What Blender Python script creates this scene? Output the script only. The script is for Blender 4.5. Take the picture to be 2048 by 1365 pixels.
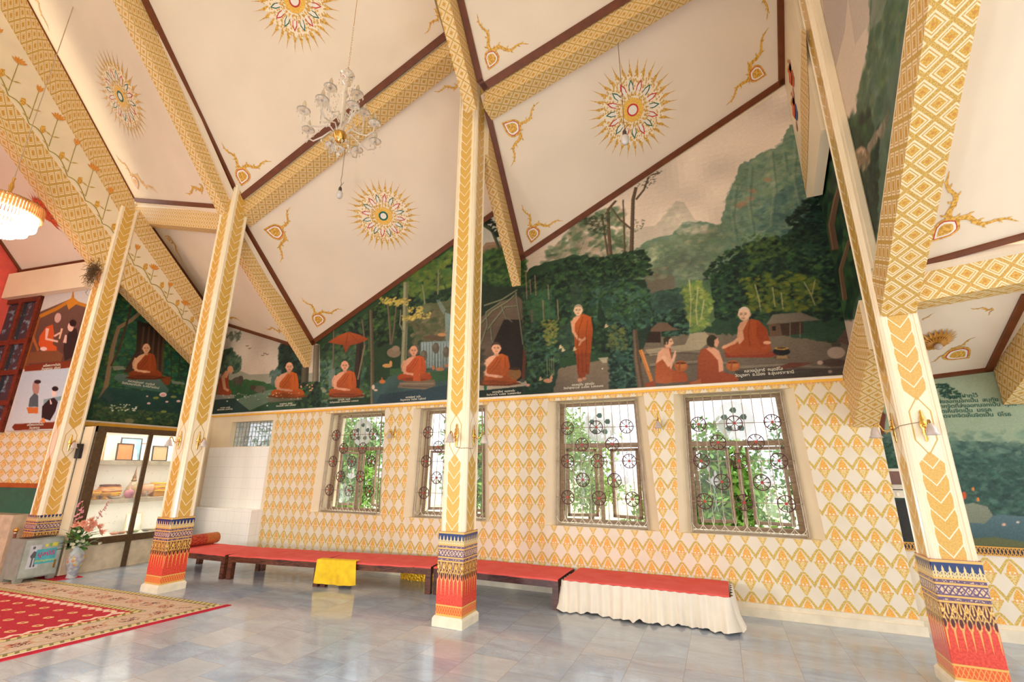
import bpy, math, random
import numpy as np
from mathutils import Vector, Matrix
random.seed(7); RNG = np.random.RandomState(11)
for o in list(bpy.data.objects): bpy.data.objects.remove(o)
SC = bpy.context.scene; COL = SC.collection
PI = math.pi

# ------------------------------------------------------------------ camera
F, PITCH, ROLL, YAW, CAMH = 914.654, math.radians(15.598), math.radians(.314), math.radians(23.758), 1.6
fw = np.array([-math.sin(YAW)*math.cos(PITCH), math.cos(YAW)*math.cos(PITCH), math.sin(PITCH)])
r0 = np.array([math.cos(YAW), math.sin(YAW), 0.]); u0 = np.cross(r0, fw)
rt = r0*math.cos(ROLL)+u0*math.sin(ROLL); up = -r0*math.sin(ROLL)+u0*math.cos(ROLL)
EYE = np.array([0, 0, CAMH])
cam = bpy.data.cameras.new('camera'); cam.lens = F/2048*36; cam.sensor_width = 36; cam.clip_start = .05; cam.clip_end = 300
co = bpy.data.objects.new('camera', cam); COL.objects.link(co)
co.matrix_world = Matrix(((rt[0], up[0], -fw[0], 0), (rt[1], up[1], -fw[1], 0), (rt[2], up[2], -fw[2], CAMH), (0, 0, 0, 1)))
SC.camera = co
# ------------------------------------------------------------------ light
SC.view_settings.view_transform = 'Standard'; SC.view_settings.look = 'None'
SC.view_settings.gamma = 1; SC.view_settings.use_curve_mapping = False
SC.view_settings.exposure = 0.45
wd = bpy.data.worlds.new('sky'); SC.world = wd; wd.use_nodes = True
bg = wd.node_tree.nodes['Background']; bg.inputs[0].default_value = (.93, .95, 1, 1); bg.inputs[1].default_value = 1.75
def light(name, kind, loc, energy, color, size=.3, rot=None):
    d = bpy.data.lights.new(name, kind); d.energy = energy; d.color = color
    if kind == 'POINT': d.shadow_soft_size = size
    if kind == 'AREA': d.size = size
    if kind == 'SUN': d.angle = size
    o = bpy.data.objects.new(name, d); COL.objects.link(o); o.location = loc
    if rot: o.rotation_euler = rot
    return o
sun = light('sun', 'SUN', (8, 12, 20), 3.6, (1, .95, .85), .02)
sun.rotation_euler = Vector((-.40, -.03, -.9)).to_track_quat('-Z', 'Y').to_euler()
WARM = (1, .99, .97)
for l, e_ in (((-1.7, .3, .75), 115), ((-3.6, .2, .8), 175), ((-9.3, 1.6, 2.6), 26), ((2.8, .6, 2.2), 2)):
    light('fill_light', 'POINT', l, e_, WARM, .3)  # added fill lights out of view, balancing ceilings and walls

# ------------------------------------------------------------------ pixel rays (photograph measured -> place)
def ray(px, py):
    v = fw + rt*((px-1024)/F) - up*((py-682.5)/F); return v/np.linalg.norm(v)
def on(px, py, ax, c):
    d = ray(px, py); i = 'xyz'.index(ax); return EYE + d*((c-EYE[i])/d[i])
class Plane:   # z = z0 + sx (x-x0) + sy (yw-y)
    def __init__(s, x0, z0, sx, sy, yw=6.47): s.a = (x0, z0, sx, sy, yw)
    def z(s, x, y): x0, z0, sx, sy, yw = s.a; return z0+sx*(x-x0)+sy*(yw-y)
    def p(s, x, y): return np.array([x, y, s.z(x, y)])
    def hit(s, px, py):
        x0, z0, sx, sy, yw = s.a; d = ray(px, py)
        t = (z0-sx*x0+sy*yw-CAMH)/(d[2]-sx*d[0]+sy*d[1]); return EYE+d*t
    def n(s):      # downward normal
        v = np.array([s.a[2], -s.a[3], -1.]); return v/np.linalg.norm(v)

# ------------------------------------------------------------------ shader expressions
class X:
    def __init__(s, t, k): s.t = t; s.k = k
    def _m(s, op, *a, clamp=False): return mnode(s.t, op, s, *a, clamp=clamp)
    def __add__(s, o): return s._m('ADD', o)
    __radd__ = __add__
    def __sub__(s, o): return s._m('SUBTRACT', o)
    def __rsub__(s, o): return mnode(s.t, 'SUBTRACT', o, s)
    def __mul__(s, o): return s._m('MULTIPLY', o)
    __rmul__ = __mul__
    def __truediv__(s, o): return s._m('DIVIDE', o)
    def __neg__(s): return s*-1
    def abs(s): return s._m('ABSOLUTE')
    def fr(s): return s._m('FRACT')
    def floor(s): return s._m('FLOOR')
    def min(s, o): return s._m('MINIMUM', o)
    def max(s, o): return s._m('MAXIMUM', o)
    def pow(s, o): return s._m('POWER', o)
    def sin(s): return s._m('SINE')
    def sat(s): return s._m('ADD', 0., clamp=True)
    def lt(s, e, w=.02):    # 1 where s<e, soft over w
        return mnode(s.t, 'MULTIPLY_ADD', s, -1./w, (e/w+.5) if not isinstance(e, X) else e*(1./w)+.5, clamp=True)
    def gt(s, e, w=.02): return 1-s.lt(e, w)
    def near(s, c, h, w=.02): return (s-c).abs().lt(h, w)
def mnode(t, op, *a, clamp=False):
    n = t.nodes.new('ShaderNodeMath'); n.operation = op; n.use_clamp = clamp
    for i, v in enumerate(a):
        if isinstance(v, X): t.links.new(v.k, n.inputs[i])
        else: n.inputs[i].default_value = float(v)
    return X(t, n.outputs[0])
def lin(c):
    c = [x/255 for x in c]; return tuple(x/12.92 if x <= .04045 else ((x+.055)/1.055)**2.4 for x in c)+(1,)
class G:
    def __init__(s, t, coord='UV'):
        s.t = t; tc = t.nodes.new('ShaderNodeTexCoord'); s.uvs = tc.outputs[coord]
        sp = t.nodes.new('ShaderNodeSeparateXYZ'); t.links.new(s.uvs, sp.inputs[0])
        s.u = X(t, sp.outputs[0]); s.v = X(t, sp.outputs[1]); s.w = X(t, sp.outputs[2])
    def noise(s, scale, detail=3, coord=None, rough=.5, dist=0):
        n = s.t.nodes.new('ShaderNodeTexNoise'); n.inputs['Scale'].default_value = scale; n.inputs['Detail'].default_value = detail
        n.inputs['Roughness'].default_value = rough; n.inputs['Distortion'].default_value = dist
        s.t.links.new(coord or s.uvs, n.inputs['Vector']); return X(s.t, n.outputs[0])
    def voro(s, scale, out='Distance', coord=None):
        n = s.t.nodes.new('ShaderNodeTexVoronoi'); n.inputs['Scale'].default_value = scale
        s.t.links.new(coord or s.uvs, n.inputs['Vector']); return n.outputs[out]
    def mix(s, a, b, m):
        n = s.t.nodes.new('ShaderNodeMix'); n.data_type = 'RGBA'
        for i, v in ((6, a), (7, b)):
            if isinstance(v, tuple): n.inputs[i].default_value = lin(v[:3])
            else: s.t.links.new(v, n.inputs[i])
        if isinstance(m, X): s.t.links.new(m.k, n.inputs[0])
        else: n.inputs[0].default_value = m
        return n.outputs[2]
MATS = {}
def mat(name, fn=None, col=(200, 200, 200), rough=.6, metal=0, coord='UV', bump=None, spec=.5, coat=0, vary=.06, trans=0, alpha=1, emit=None, nscale=9, ior=1.45):
    if name in MATS: return MATS[name]
    m = bpy.data.materials.new(name); m.use_nodes = True; t = m.node_tree; b = t.nodes['Principled BSDF']
    g = G(t, coord)
    if fn: c = fn(g)
    else:
        k = tuple(max(0, x*(1-2*vary)) for x in col); h = tuple(min(255, x*(1+vary)) for x in col)
        n = g.noise(nscale, 4, coord=t.nodes.new('ShaderNodeTexCoord').outputs['Object'])
        c = g.mix(k, h, n.lt(.5, .5))
    t.links.new(c, b.inputs['Base Color'])
    b.inputs['Roughness'].default_value = rough; b.inputs['Metallic'].default_value = metal
    b.inputs['Specular IOR Level'].default_value = spec; b.inputs['Coat Weight'].default_value = coat; b.inputs['Coat Roughness'].default_value = .15
    b.inputs['Transmission Weight'].default_value = trans; b.inputs['Alpha'].default_value = alpha; b.inputs['IOR'].default_value = ior
    if emit: b.inputs['Emission Color'].default_value = lin(emit[0]); b.inputs['Emission Strength'].default_value = emit[1]
    if bump:
        bn = t.nodes.new('ShaderNodeBump'); bn.inputs['Strength'].default_value = bump[1]; bn.inputs['Distance'].default_value = bump[2]
        t.links.new(g.noise(bump[0], 4, coord=t.nodes.new('ShaderNodeTexCoord').outputs['Object']).k, bn.inputs['Height']); t.links.new(bn.outputs[0], b.inputs['Normal'])
    MATS[name] = m; return m
CREAM = (244, 224, 192)
def f_lattice(su=.183, sv=.25):
    def f(g):
        u = (g.u/su+.5).fr()-.5; v = (g.v/sv).fr()-.5
        n = g.noise(70, 2); au = u.abs()
        c = g.mix((228, 214, 190), (236, 223, 200), g.noise(3).lt(.5, .4))
        gar = mnode(g.t, 'SUBTRACT', .5, au)            # garlands arch from the tip at the top down to the joint
        vv = .5-(au*2).pow(1.2)*.5
        m1 = (v-vv).abs().lt(.055+n*.03+au*.07, .03)
        c = g.mix(c, g.mix((192, 166, 84), (226, 190, 100), n.lt(.5, .2)), m1)
        low = au.lt((v+.5)*.80, .03)*v.lt(-.03, .02)
        c = g.mix(c, g.mix((204, 166, 76), (232, 194, 108), n.lt(.52, .15)), low)
        core = au.lt((v+.42)*.50, .03)*v.lt(-.06, .02)*g.noise(110, 1).lt(.52, .1)
        c = g.mix(c, (238, 212, 156), core)
        w = ((v+.05)/.46).max(0).min(1); top = au.lt((1-w)*(1+1.1*w)*.235, .03)*v.gt(-.05, .02)*v.lt(.41, .02)
        c = g.mix(c, g.mix((232, 160, 66), (240, 190, 98), n.lt(.5, .2)), top)
        dots = ((u.abs()-.10)*(u.abs()-.10)+(v+.02)*(v+.02)).lt(.0022, .0015)
        c = g.mix(c, (253, 236, 205), dots)
        line = v.near(-.055, .014, .01)*au.lt(.28, .02)
        return g.mix(c, (232, 165, 110), line)
    return f
def f_diamond(p=.155):
    def f(g):
        a = ((g.u+g.v)/p).fr()-.5; b = ((g.u-g.v)/p).fr()-.5
        m = a.abs().max(b.abs()); n = g.noise(90, 2); e = mnode(g.t, 'MULTIPLY', a, b).abs()
        c = g.mix((238, 212, 168), (244, 222, 182), g.noise(3).lt(.5, .4))
        gold = g.mix((188, 144, 62), (216, 174, 88), n.lt(.5, .15))
        c = g.mix(c, gold, m.gt(.405, .02)*n.lt(.66, .1))
        c = g.mix(c, (206, 160, 84), m.near(.30, .026, .015)*n.lt(.66, .2))
        c = g.mix(c, g.mix((200, 148, 56), (222, 176, 84), n.lt(.5, .2)), m.lt(.215, .02))
        return g.mix(c, (206, 140, 62), (a*a+b*b).lt(.006, .004))
    return f
def f_chev(g):
    u = g.u; z = g.v; au = u.abs(); n = g.noise(80, 3)
    base = g.mix((244, 222, 184), (250, 232, 200), g.noise(3).lt(.5, .4))
    k = ((z-au*1.25)/.135).fr()
    edge = au.lt(.083-(k-.5).abs()*.016, .004)
    zone = z.lt(1.76-au*1.2, .01)+z.gt(2.18+au*1.2, .01)
    gold = g.mix((208, 158, 66), (222, 178, 88), n.lt(.5, .35))
    m = (edge*zone).sat()*k.near(.5, .452, .03)
    c = g.mix(base, gold, m)
    hx = au+((z-1.97).abs()-.12).max(0)*.6      # long hexagon outline around the wall lamp
    c = g.mix(c, (200, 160, 70), hx.near(.072, .0055, .004)*(z-1.97).abs().lt(.245, .01))
    return g.mix(c, (232, 208, 166), au.near(.093, .002, .002)*.8)
def f_textile(g):
    t = (g.v-.10)/.83; u = g.u; n = g.noise(60, 2)
    gold = (226, 178, 92); G1 = g.mix((206, 150, 62), (238, 196, 120), n.lt(.5, .2))
    c = g.mix((208, 62, 48), (232, 84, 62), n.lt(.5, .3))
    def tri(p, s=.5): return ((u/p+s).fr()-.5).abs()*2        # 0 centre .. 1
    # drips over the red
    d = tri(.05).lt((t-.22)*1.5, .08)*t.lt(.42, .01)*t.gt(.24, .01); c = g.mix(c, (240, 176, 96), d*.9)
    top = t.gt(.42+tri(.05)*.05, .02); c = g.mix(c, (84, 30, 34), top)
    lo = ((tri(.05)*tri(.05)*1.4+((t-.46)*14)*((t-.46)*14)).near(.55, .25, .1))
    c = g.mix(c, G1, lo*t.near(.46, .08, .01)*.8)
    pet = tri(.075); q2 = (t-.50)/.12; lo2 = (pet-(1-q2)*.75).near(.0, .13, .07)+(pet-q2*.6-.1).near(.0, .10, .07)+(pet*pet+(q2-.55)*(q2-.55)*4).lt(.10, .06)
    c = g.mix(c, G1, lo2.sat()*t.near(.56, .063, .01))
    c = g.mix(c, G1, tri(.075, 0).lt(.14, .06)*t.near(.58, .045, .01))
    pur = g.mix((92, 68, 100), (112, 84, 118), n.lt(.5, .2))
    c = g.mix(c, pur, t.gt(.627, .004)); c = g.mix(c, (30, 52, 104), t.gt(.843, .004))
    q1 = (t-.701)/.072; zz = ((tri(.08)-q1).abs().min((1-tri(.08)-q1).abs())).gt(.13, .06); c = g.mix(c, (222, 190, 150), zz*t.near(.737, .033, .004)*n.lt(.6, .1))
    for q in (.66, .812): c = g.mix(c, (216, 184, 138), g.voro(75).__class__ and X(g.t, g.voro(75)).lt(.38, .1)*t.near(q, .008, .004))
    fl = tri(.045).lt((.95-t)*11, .12)*t.near(.895, .055, .004)*(tri(.045)-.45).abs().gt(.12, .1); c = g.mix(c, (232, 204, 142), fl)
    fl2 = (tri(.045)+(t-.87)*30).abs().fr().lt(.4, .2)*t.near(.875, .022, .004); c = g.mix(c, (222, 196, 138), fl2)
    for q, h in ((.985, .012), (.835, .009), (.79, .009), (.683, .008), (.637, .009), (.12, .009), (.012, .012)):
        c = g.mix(c, gold, t.near(q, h, .004))
    b = t.lt(.11, .004)*t.gt(.024, .004); c = g.mix(c, (224, 98, 50), b)
    z2 = (tri(.06)-((t-.025)/.085)).abs().lt(.1, .06)+(1-tri(.06)-((t-.025)/.085)).abs().lt(.1, .06)
    return g.mix(c, (240, 158, 84), (z2.sat())*b)
def f_marble(g):
    S = .44
    a = (g.u+g.v)/1.4142/S; b = (g.u-g.v)/1.4142/S   # unused rotation kept straight below
    a = g.u/S; b = g.v/S; sh = a.floor()*.5
    b = b+sh
    cell = a.floor()*17.3+b.floor()*7.7; rnd = (cell.sin()*43758.5).fr()
    cmb = g.t.nodes.new('ShaderNodeCombineXYZ')
    for i, e in enumerate((g.u+rnd*9, g.v*2.2+rnd*5, rnd)): g.t.links.new(e.k, cmb.inputs[i])
    n = g.noise(1.6, 6, coord=cmb.outputs[0], rough=.62, dist=.8); n2 = g.noise(5, 5, coord=cmb.outputs[0], rough=.6, dist=1.5)
    c = g.mix((184, 202, 220), (146, 163, 186), n.lt(.5, .35)); c = g.mix(c, (158, 152, 148), n2.near(.5, .02, .03)*.4)
    c = g.mix(c, (216, 208, 196), rnd*.4)
    e = (a.fr()-.5).abs().max((b.fr()-.5).abs())
    return g.mix(c, (150, 143, 134), e.gt(.4945, .004)*.7)
def f_wood(c1, c2):
    def f(g):
        t = g.t; mp = t.nodes.new('ShaderNodeMapping'); mp.inputs['Scale'].default_value = (2, 9, 9)
        t.links.new(t.nodes.new('ShaderNodeTexCoord').outputs['Object'], mp.inputs[0])
        return g.mix(c1, c2, g.noise(3, 5, coord=mp.outputs[0], dist=1.2).lt(.52, .3))
    return f
M_lat = mat('ogival lattice wallpaper', f_lattice(), rough=.55)
M_lat2 = mat('ogival lattice wallpaper wide', f_lattice(.245, .155), rough=.55)
M_dia = mat('gold diamond stencil', f_diamond(), rough=.55)
M_dia2 = mat('large gold diamond stencil', f_diamond(.20), rough=.55)
M_chev = mat('gold flame chevrons', f_chev, rough=.22, coat=.4)
M_text = mat('painted textile bands', f_textile, rough=.22, coat=.3)
M_floor = mat('polished marble tiles', f_marble, rough=.13, spec=.6)
M_ceil = mat('ceiling cream paint', col=(236, 217, 192), rough=.85, vary=.015, nscale=1.2)
M_cream = mat('cream wall paint', col=(240, 220, 184), rough=.45, vary=.02, nscale=2)
M_creamg = mat('cream gloss paint', col=(246, 226, 190), rough=.25, vary=.02, nscale=2)
M_trim = mat('dark brown trim paint', col=(112, 56, 22), rough=.5)
M_yel = mat('yellow line paint', col=(250, 186, 62), rough=.5, vary=.02)
M_skirt = mat('skirting cream', col=(238, 224, 196), rough=.4, vary=.03)
M_gold = mat('painted gold ornament', lambda g: g.mix((196, 140, 40), (234, 182, 84), g.noise(45, 3).lt(.5, .15)), rough=.5)
M_olive = mat('olive stem paint', col=(168, 148, 62), rough=.6)
M_red = mat('red outline paint', col=(206, 52, 52), rough=.6)
M_green = mat('green outline paint', col=(28, 104, 84), rough=.6)
M_white = mat('white paint', col=(244, 232, 216), rough=.6, vary=.02)
M_speck = mat('rosette filigree', lambda g: g.mix((246, 226, 196), (214, 168, 84), X(g.t, g.voro(38)).lt(.45, .1)), rough=.6)
M_speck2 = mat('red ornament', lambda g: g.mix((196, 74, 38), (222, 104, 56), g.noise(40, 3).lt(.5, .15)), rough=.6)
M_orng = mat('lotus orange paint', lambda g: g.mix((214, 130, 46), (228, 160, 66), g.noise(45, 3).lt(.5, .15)), rough=.6)
M_tile = mat('white glazed tiles', lambda g: g.mix((252, 248, 240), (222, 214, 202), ((g.u/.2).fr()-.5).abs().max(((g.v/.2).fr()-.5).abs()).gt(.492, .006)), rough=.1)
M_dkwood = mat('dark brown bench wood', f_wood((52, 22, 14), (112, 62, 38)), rough=.4)
M_frame = mat('brown window frame wood', f_wood((130, 106, 80), (166, 140, 112)), rough=.45)
M_cabfr = mat('dark olive cabinet frame', f_wood((70, 52, 32), (94, 72, 46)), rough=.35)
M_redwood = mat('red brown window wood', f_wood((84, 30, 18), (122, 52, 30)), rough=.35)
M_mat = mat('red carpet covering', lambda g: g.mix((228, 84, 74), (234, 104, 96), g.noise(4, 3).lt(.5, .4)), rough=.9, bump=(90, .4, .004))
M_glass = mat('window glass', col=(225, 240, 238), rough=.02, alpha=.16, vary=0)
M_frost = mat('frosted etching', col=(236, 244, 244), rough=.5, alpha=.8, vary=0)
M_steel = mat('grille metal', col=(176, 160, 138), rough=.35, metal=.6)
M_wheel = mat('maroon painted iron', col=(88, 46, 48), rough=.5)
M_hub = mat('red hub paint', col=(190, 60, 44), rough=.5)
M_brass = mat('polished brass', col=(222, 176, 92), rough=.22, metal=1)
M_crys = mat('crystal glass', col=(246, 240, 230), rough=.06, trans=.75, ior=1.4, vary=0)
M_milk = mat('frosted lamp glass', col=(214, 198, 186), rough=.35, trans=.25)
M_black = mat('black plastic', col=(28, 26, 26), rough=.4)
M_cloth = mat('yellow cloth', col=(250, 200, 36), rough=.85, bump=(120, .3, .003))
M_skcl = mat('ivory pleated cloth', col=(236, 224, 204), rough=.9, vary=.01)
M_grey = mat('grey enamel steel', col=(150, 152, 138), rough=.3)

# ------------------------------------------------------------------ mesh helper
def setp(o, label=None, cat=None, group=None, kind=None):
    for k, v in (('label', label), ('category', cat), ('group', group), ('kind', kind)):
        if v: o[k] = v
    return o
class MB:
    def __init__(s): s.v = []; s.f = []; s.uv = []; s.m = []; s.sm = []
    def face(s, pts, m=0, uv=None, smooth=False):
        i = len(s.v); s.v += [tuple(map(float, p)) for p in pts]; s.f.append(tuple(range(i, i+len(pts)))); s.m.append(m); s.sm.append(smooth)
        if uv is None:
            a = np.array(pts, float); n = np.cross(a[1]-a[0], a[2]-a[0]); k = np.abs(n).argmax()
            ix = ((1, 2), (0, 2), (0, 1))[k]; uv = [(p[ix[0]], p[ix[1]]) for p in pts]
        s.uv.append(uv)
    def grid(s, rows, m=0, uvs=None, smooth=True, closed=False):
        # shared vertices; rows: list of lists of points
        i0 = len(s.v); nr, nc = len(rows), len(rows[0])
        for r in rows: s.v += [tuple(map(float, p)) for p in r]
        for a in range(nr-1):
            for b in range(nc if closed else nc-1):
                b2 = (b+1) % nc; q = (a*nc+b, a*nc+b2, (a+1)*nc+b2, (a+1)*nc+b)
                s.f.append(tuple(i0+x for x in q)); s.m.append(m); s.sm.append(smooth)
                if uvs: s.uv.append([uvs[x//nc][x % nc] for x in q])
                else: s.uv.append([(s.v[i0+x][0]+s.v[i0+x][1], s.v[i0+x][2]) for x in q])
    def hexa(s, p, m=0):
        for q in ((0, 3, 2, 1), (4, 5, 6, 7), (0, 1, 5, 4), (1, 2, 6, 5), (2, 3, 7, 6), (3, 0, 4, 7)): s.face([p[i] for i in q], m)
    def box(s, a, b, m=0):
        x0, y0, z0 = a; x1, y1, z1 = b
        s.hexa([(x0, y0, z0), (x1, y0, z0), (x1, y1, z0), (x0, y1, z0), (x0, y0, z1), (x1, y0, z1), (x1, y1, z1), (x0, y1, z1)], m)
    def tube(s, pts, r, m=0, n=8, caps=True, smooth=True):
        pts = [np.array(p, float) for p in pts]; rows = []; prev = None
        for i, p in enumerate(pts):
            d = pts[min(i+1, len(pts)-1)]-pts[max(i-1, 0)]; d = d/(np.linalg.norm(d)+1e-9)
            a = np.cross(d, (0, 0, 1) if abs(d[2]) < .95 else (1, 0, 0)) if prev is None else prev-d*(prev@d)
            a = a/(np.linalg.norm(a)+1e-9); prev = a; b = np.cross(d, a); rr = r[i] if hasattr(r, '__len__') else r
            rows.append([p+(a*math.cos(t)+b*math.sin(t))*rr for t in (2*PI*k/n for k in range(n))])
        s.grid(rows, m, smooth=smooth, closed=True)
        if caps: s.face(rows[0][::-1], m); s.face(rows[-1], m)
    def lathe(s, prof, c=(0, 0, 0), m=0, n=20, wav=None):
        rows = []
        for r, z in prof: rows.append([(c[0]+r*(wav(k/n*2*PI, z) if wav else 1)*math.cos(2*PI*k/n), c[1]+r*(wav(k/n*2*PI, z) if wav else 1)*math.sin(2*PI*k/n), c[2]+z) for k in range(n)])
        s.grid(rows, m, closed=True)
    def ball(s, c, r, m=0, n=10, sz=(1, 1, 1)):
        rows = []
        for i in range(n//2+1):
            t = PI*i/(n//2)
            rows.append([(c[0]+sz[0]*r*(math.sin(t)+1e-4)*math.cos(2*PI*k/n), c[1]+sz[1]*r*(math.sin(t)+1e-4)*math.sin(2*PI*k/n), c[2]-sz[2]*r*math.cos(t)) for k in range(n)])
        s.grid(rows, m, closed=True)
    def build(s, name, mats, parent=None, loc=(0, 0, 0), rot=0):
        me = bpy.data.meshes.new(name); me.from_pydata(s.v, [], s.f)
        for x in (mats if isinstance(mats, (list, tuple)) else [mats]): me.materials.append(x)
        ul = me.uv_layers.new(name='UVMap'); flat = [c for f in s.uv for q in f for c in q]; ul.data.foreach_set('uv', flat)
        me.polygons.foreach_set('material_index', s.m); me.polygons.foreach_set('use_smooth', s.sm); me.update()
        o = bpy.data.objects.new(name, me); COL.objects.link(o); o.location = loc; o.rotation_euler.z = rot
        if parent: o.parent = parent
        return o
def empty(name, loc=(0, 0, 0), rot=0, label=None, cat=None, group=None):
    o = bpy.data.objects.new(name, None); COL.objects.link(o); o.location = loc; o.rotation_euler.z = rot; o.empty_display_size = .1
    return setp(o, label, cat, group)
def struct(mb, name, mats, **k): o = mb.build(name, mats, **k); o['kind'] = 'structure'; return o
def kids(o): return [c for c in bpy.data.objects if c.parent == o]
def dup(src, loc, rz=None, label=None, parent=None, deep=True):
    r = src.copy(); COL.objects.link(r); r.location = loc
    if rz is not None: r.rotation_euler.z = rz
    if label: r['label'] = label
    if parent: r.parent = parent
    def rec(a, b):
        for ch in kids_map.get(a.name, []):
            c = ch.copy(); COL.objects.link(c); c.parent = b; rec(ch, c)
    kids_map = {}
    for o in bpy.data.objects:
        if o.parent and o.parent.name != r.name: kids_map.setdefault(o.parent.name, []).append(o)
    if deep: rec(src, r)
    return r
V = lambda *a: np.array(a, float)

# ================================================================== SETTING
YW = 6.47
P1 = Plane(-7.2, 3.96, .492, .905); P2 = Plane(-2.68, 4.97, .488, .9); P0 = Plane(-9.83, 4.68, -.327, .905)
I1 = Plane(-7.02, 5.91, .477, 1.10, 4.41); I2 = Plane(-2.525, 6.677, .42, 1.0, 4.657); I0 = Plane(-10.2, 6.71, -.306, 1.25, 4.36)
P3 = Plane(2.294, 2.627, .09, .42, 6.6); I3 = Plane(1.786, 3.358, .10, .74, 4.9)
CW = Plane(-10.3, 5.33, 0, 1.1, 4.02)
fl = MB(); fl.face([(-16, -6, 0), (7, -6, 0), (7, 6.75, 0), (-16, 6.75, 0)]); struct(fl, 'floor', M_floor)
fl = MB(); fl.face([(-80, -80, -.35), (80, -80, -.35), (80, 80, -.35), (-80, 80, -.35)]); struct(fl, 'ground', mat('outer paving', col=(168, 158, 140), rough=.9))

# roof panels -------------------------------------------------------
unit_ = lambda v: np.array(v)/np.linalg.norm(v)
def slab(name, pts, n, mats=M_ceil, th=.08):
    m = MB(); up_ = -np.array(n)*th; a = [np.array(p, float) for p in pts]; b = [p+up_ for p in a]
    e1 = a[1]-a[0]; e1 = e1/np.linalg.norm(e1); e2 = np.cross(n, e1); uv = [(float((p-a[0])@e1), float((p-a[0])@e2)) for p in a]
    m.face(a, 0, uv); m.face(b[::-1], 0, uv[::-1])
    for i in range(len(a)): j = (i+1) % len(a); m.face([a[i], b[i], b[j], a[j]])
    o = struct(m, name, mats); return o
TR = [0]
def trim(p, q, inward, n, w=.085, th=.03):
    TR[0] += 1; m = MB(); p, q, n = (np.array(v, float) for v in (p, q, n)); d = q-p; d /= np.linalg.norm(d)
    i = np.array(inward, float); i -= n*(i@n); i -= d*(i@d); i /= np.linalg.norm(i); i = i*w; t = n*th
    m.hexa([p, q, q+i, p+i, p+t, q+t, q+i+t, p+i+t]); struct(m, 'trim_%d' % TR[0], M_trim)
def edge_pts(P, a, b): return P.hit(*a), P.hit(*b)
# panel P1 + its trim
slab('ceiling_outer_west', [P1.p(-7.2, YW), P1.p(-7.2, 4.45), P1.p(-2.8, 4.5), P1.p(-2.8, YW)], P1.n())
a, b = P1.p(-7.2, YW), P1.p(-7.17, 4.6); trim(b, a, (1, 0, 0), P1.n()); trim(a, P1.p(-2.85, YW), (0, -1, 0), P1.n())
slab('ceiling_outer_middle', [P2.p(-2.7, YW), P2.p(-2.55, 4.65), P2.p(1.42, 4.85), P2.p(1.42, YW)], P2.n())
trim(P2.p(-2.7, YW), P2.p(-2.56, 4.75), (1, 0, 0), P2.n()); trim(P2.p(-2.7, YW), P2.p(1.42, YW), (0, -1, 0), P2.n()); trim(P2.p(1.42, YW), P2.p(1.42, 4.2), (-1, 0, 0), P2.n())
slab('ceiling_outer_alcove', [P0.p(-10.2, YW), P0.p(-10.2, 4.36), P0.p(-7.1, 4.3), P0.p(-7.25, YW)], P0.n())
trim(P0.p(-10.2, YW), P0.p(-10.2, 4.4), (1, 0, 0), P0.n(), w=.06); trim(P0.p(-10.2, YW), P0.p(-7.25, YW), (0, -1, 0), P0.n(), w=.07)
def inner(name, P, x0, y0, x1, y1, yb, xa=None):
    slab(name, [P.p(x0, y0), P.p(xa if xa else x0, yb), P.p(x1, yb), P.p(x1, y1)], P.n())
i1l = I1.hit(478, 408); i1t = I1.hit(285, 0); i1r = I1.hit(888, 75)
slab('ceiling_inner_west', [i1l, i1l+(i1t-i1l)*2.2, I1.p(-2.75, -.4), I1.p(-2.75, 4.48), i1r], I1.n())
trim(i1l, i1l+(i1t-i1l)*1.6, (1, 0, 0), I1.n(), w=.09); trim(i1l, I1.p(-2.8, 4.48), (0, -1, 0), I1.n(), w=.09)
i2l = I2.hit(968, 183); i2r = I2.hit(1262, 0); i2t = I2.hit(915, 0); i2c = I2.hit(955, 165)
slab('ceiling_inner_middle', [i2l, i2c, i2c+(i2t-i2c)*5, I2.p(1.5, -.4), I2.p(1.5, 4.9), i2r], I2.n())
trim(i2c, i2c+(i2t-i2c)*3, (1, 0, 0), I2.n()); trim(i2l, i2r+(i2r-i2l)*.9, (0, -1, 0), I2.n(), w=.1)
trim(i2c, i2l, (.3, -1, 0), I2.n(), w=.08)
i0l = I0.hit(270, 403); i0r = I0.hit(440, 417); i0t = I0.hit(53, 0)
slab('ceiling_inner_alcove', [i0l, i0l+(i0t-i0l)*1.7, I0.p(-6.9, .2), I0.p(-6.95, 4.3)], I0.n())
trim(i0l, i0l+(i0t-i0l)*1.5, (1, 0, 0), I0.n(), w=.06); trim(i0l, i0r, (0, -1, 0), I0.n(), w=.07)
m = MB()
for x in (-2.80, -2.72):
    m.face([(x, YW, P2.z(-2.7, YW)), (x, 4.6, P2.z(-2.7, 4.6)), (x, 4.6, P1.z(-2.8, 4.6)+.05), (x, YW, P1.z(-2.8, YW)+.05)]); m.face([(x, 4.7, 6.6), (x, -.4, 11.6), (x, -.4, I1.z(-2.8, -.4)+.1), (x, 4.7, I1.z(-2.8, 4.7)+.1)])
struct(m, 'wall_roof_step', M_cream)
slab('roof_blocker_outer', [P1.p(-2.72, YW+.3)+V(0, 0, .1), P1.p(-2.72, 4.2)+V(0, 0, .1), P1.p(1.6, 4.2)+V(0, 0, .1), P1.p(1.6, YW+.3)+V(0, 0, .1)], P1.n(), M_cream)  # hidden slab added above the panels to stop sun leaking through gaps
slab('roof_blocker_inner', [I1.p(-2.72, 4.9)+V(0, 0, .15), I1.p(-2.72, -.4)+V(0, 0, .15), I1.p(1.6, -.4)+V(0, 0, .15), I1.p(1.6, 4.9)+V(0, 0, .15)], I1.n(), M_cream)  # second unseen slab, added to block sun over the inner panels
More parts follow.
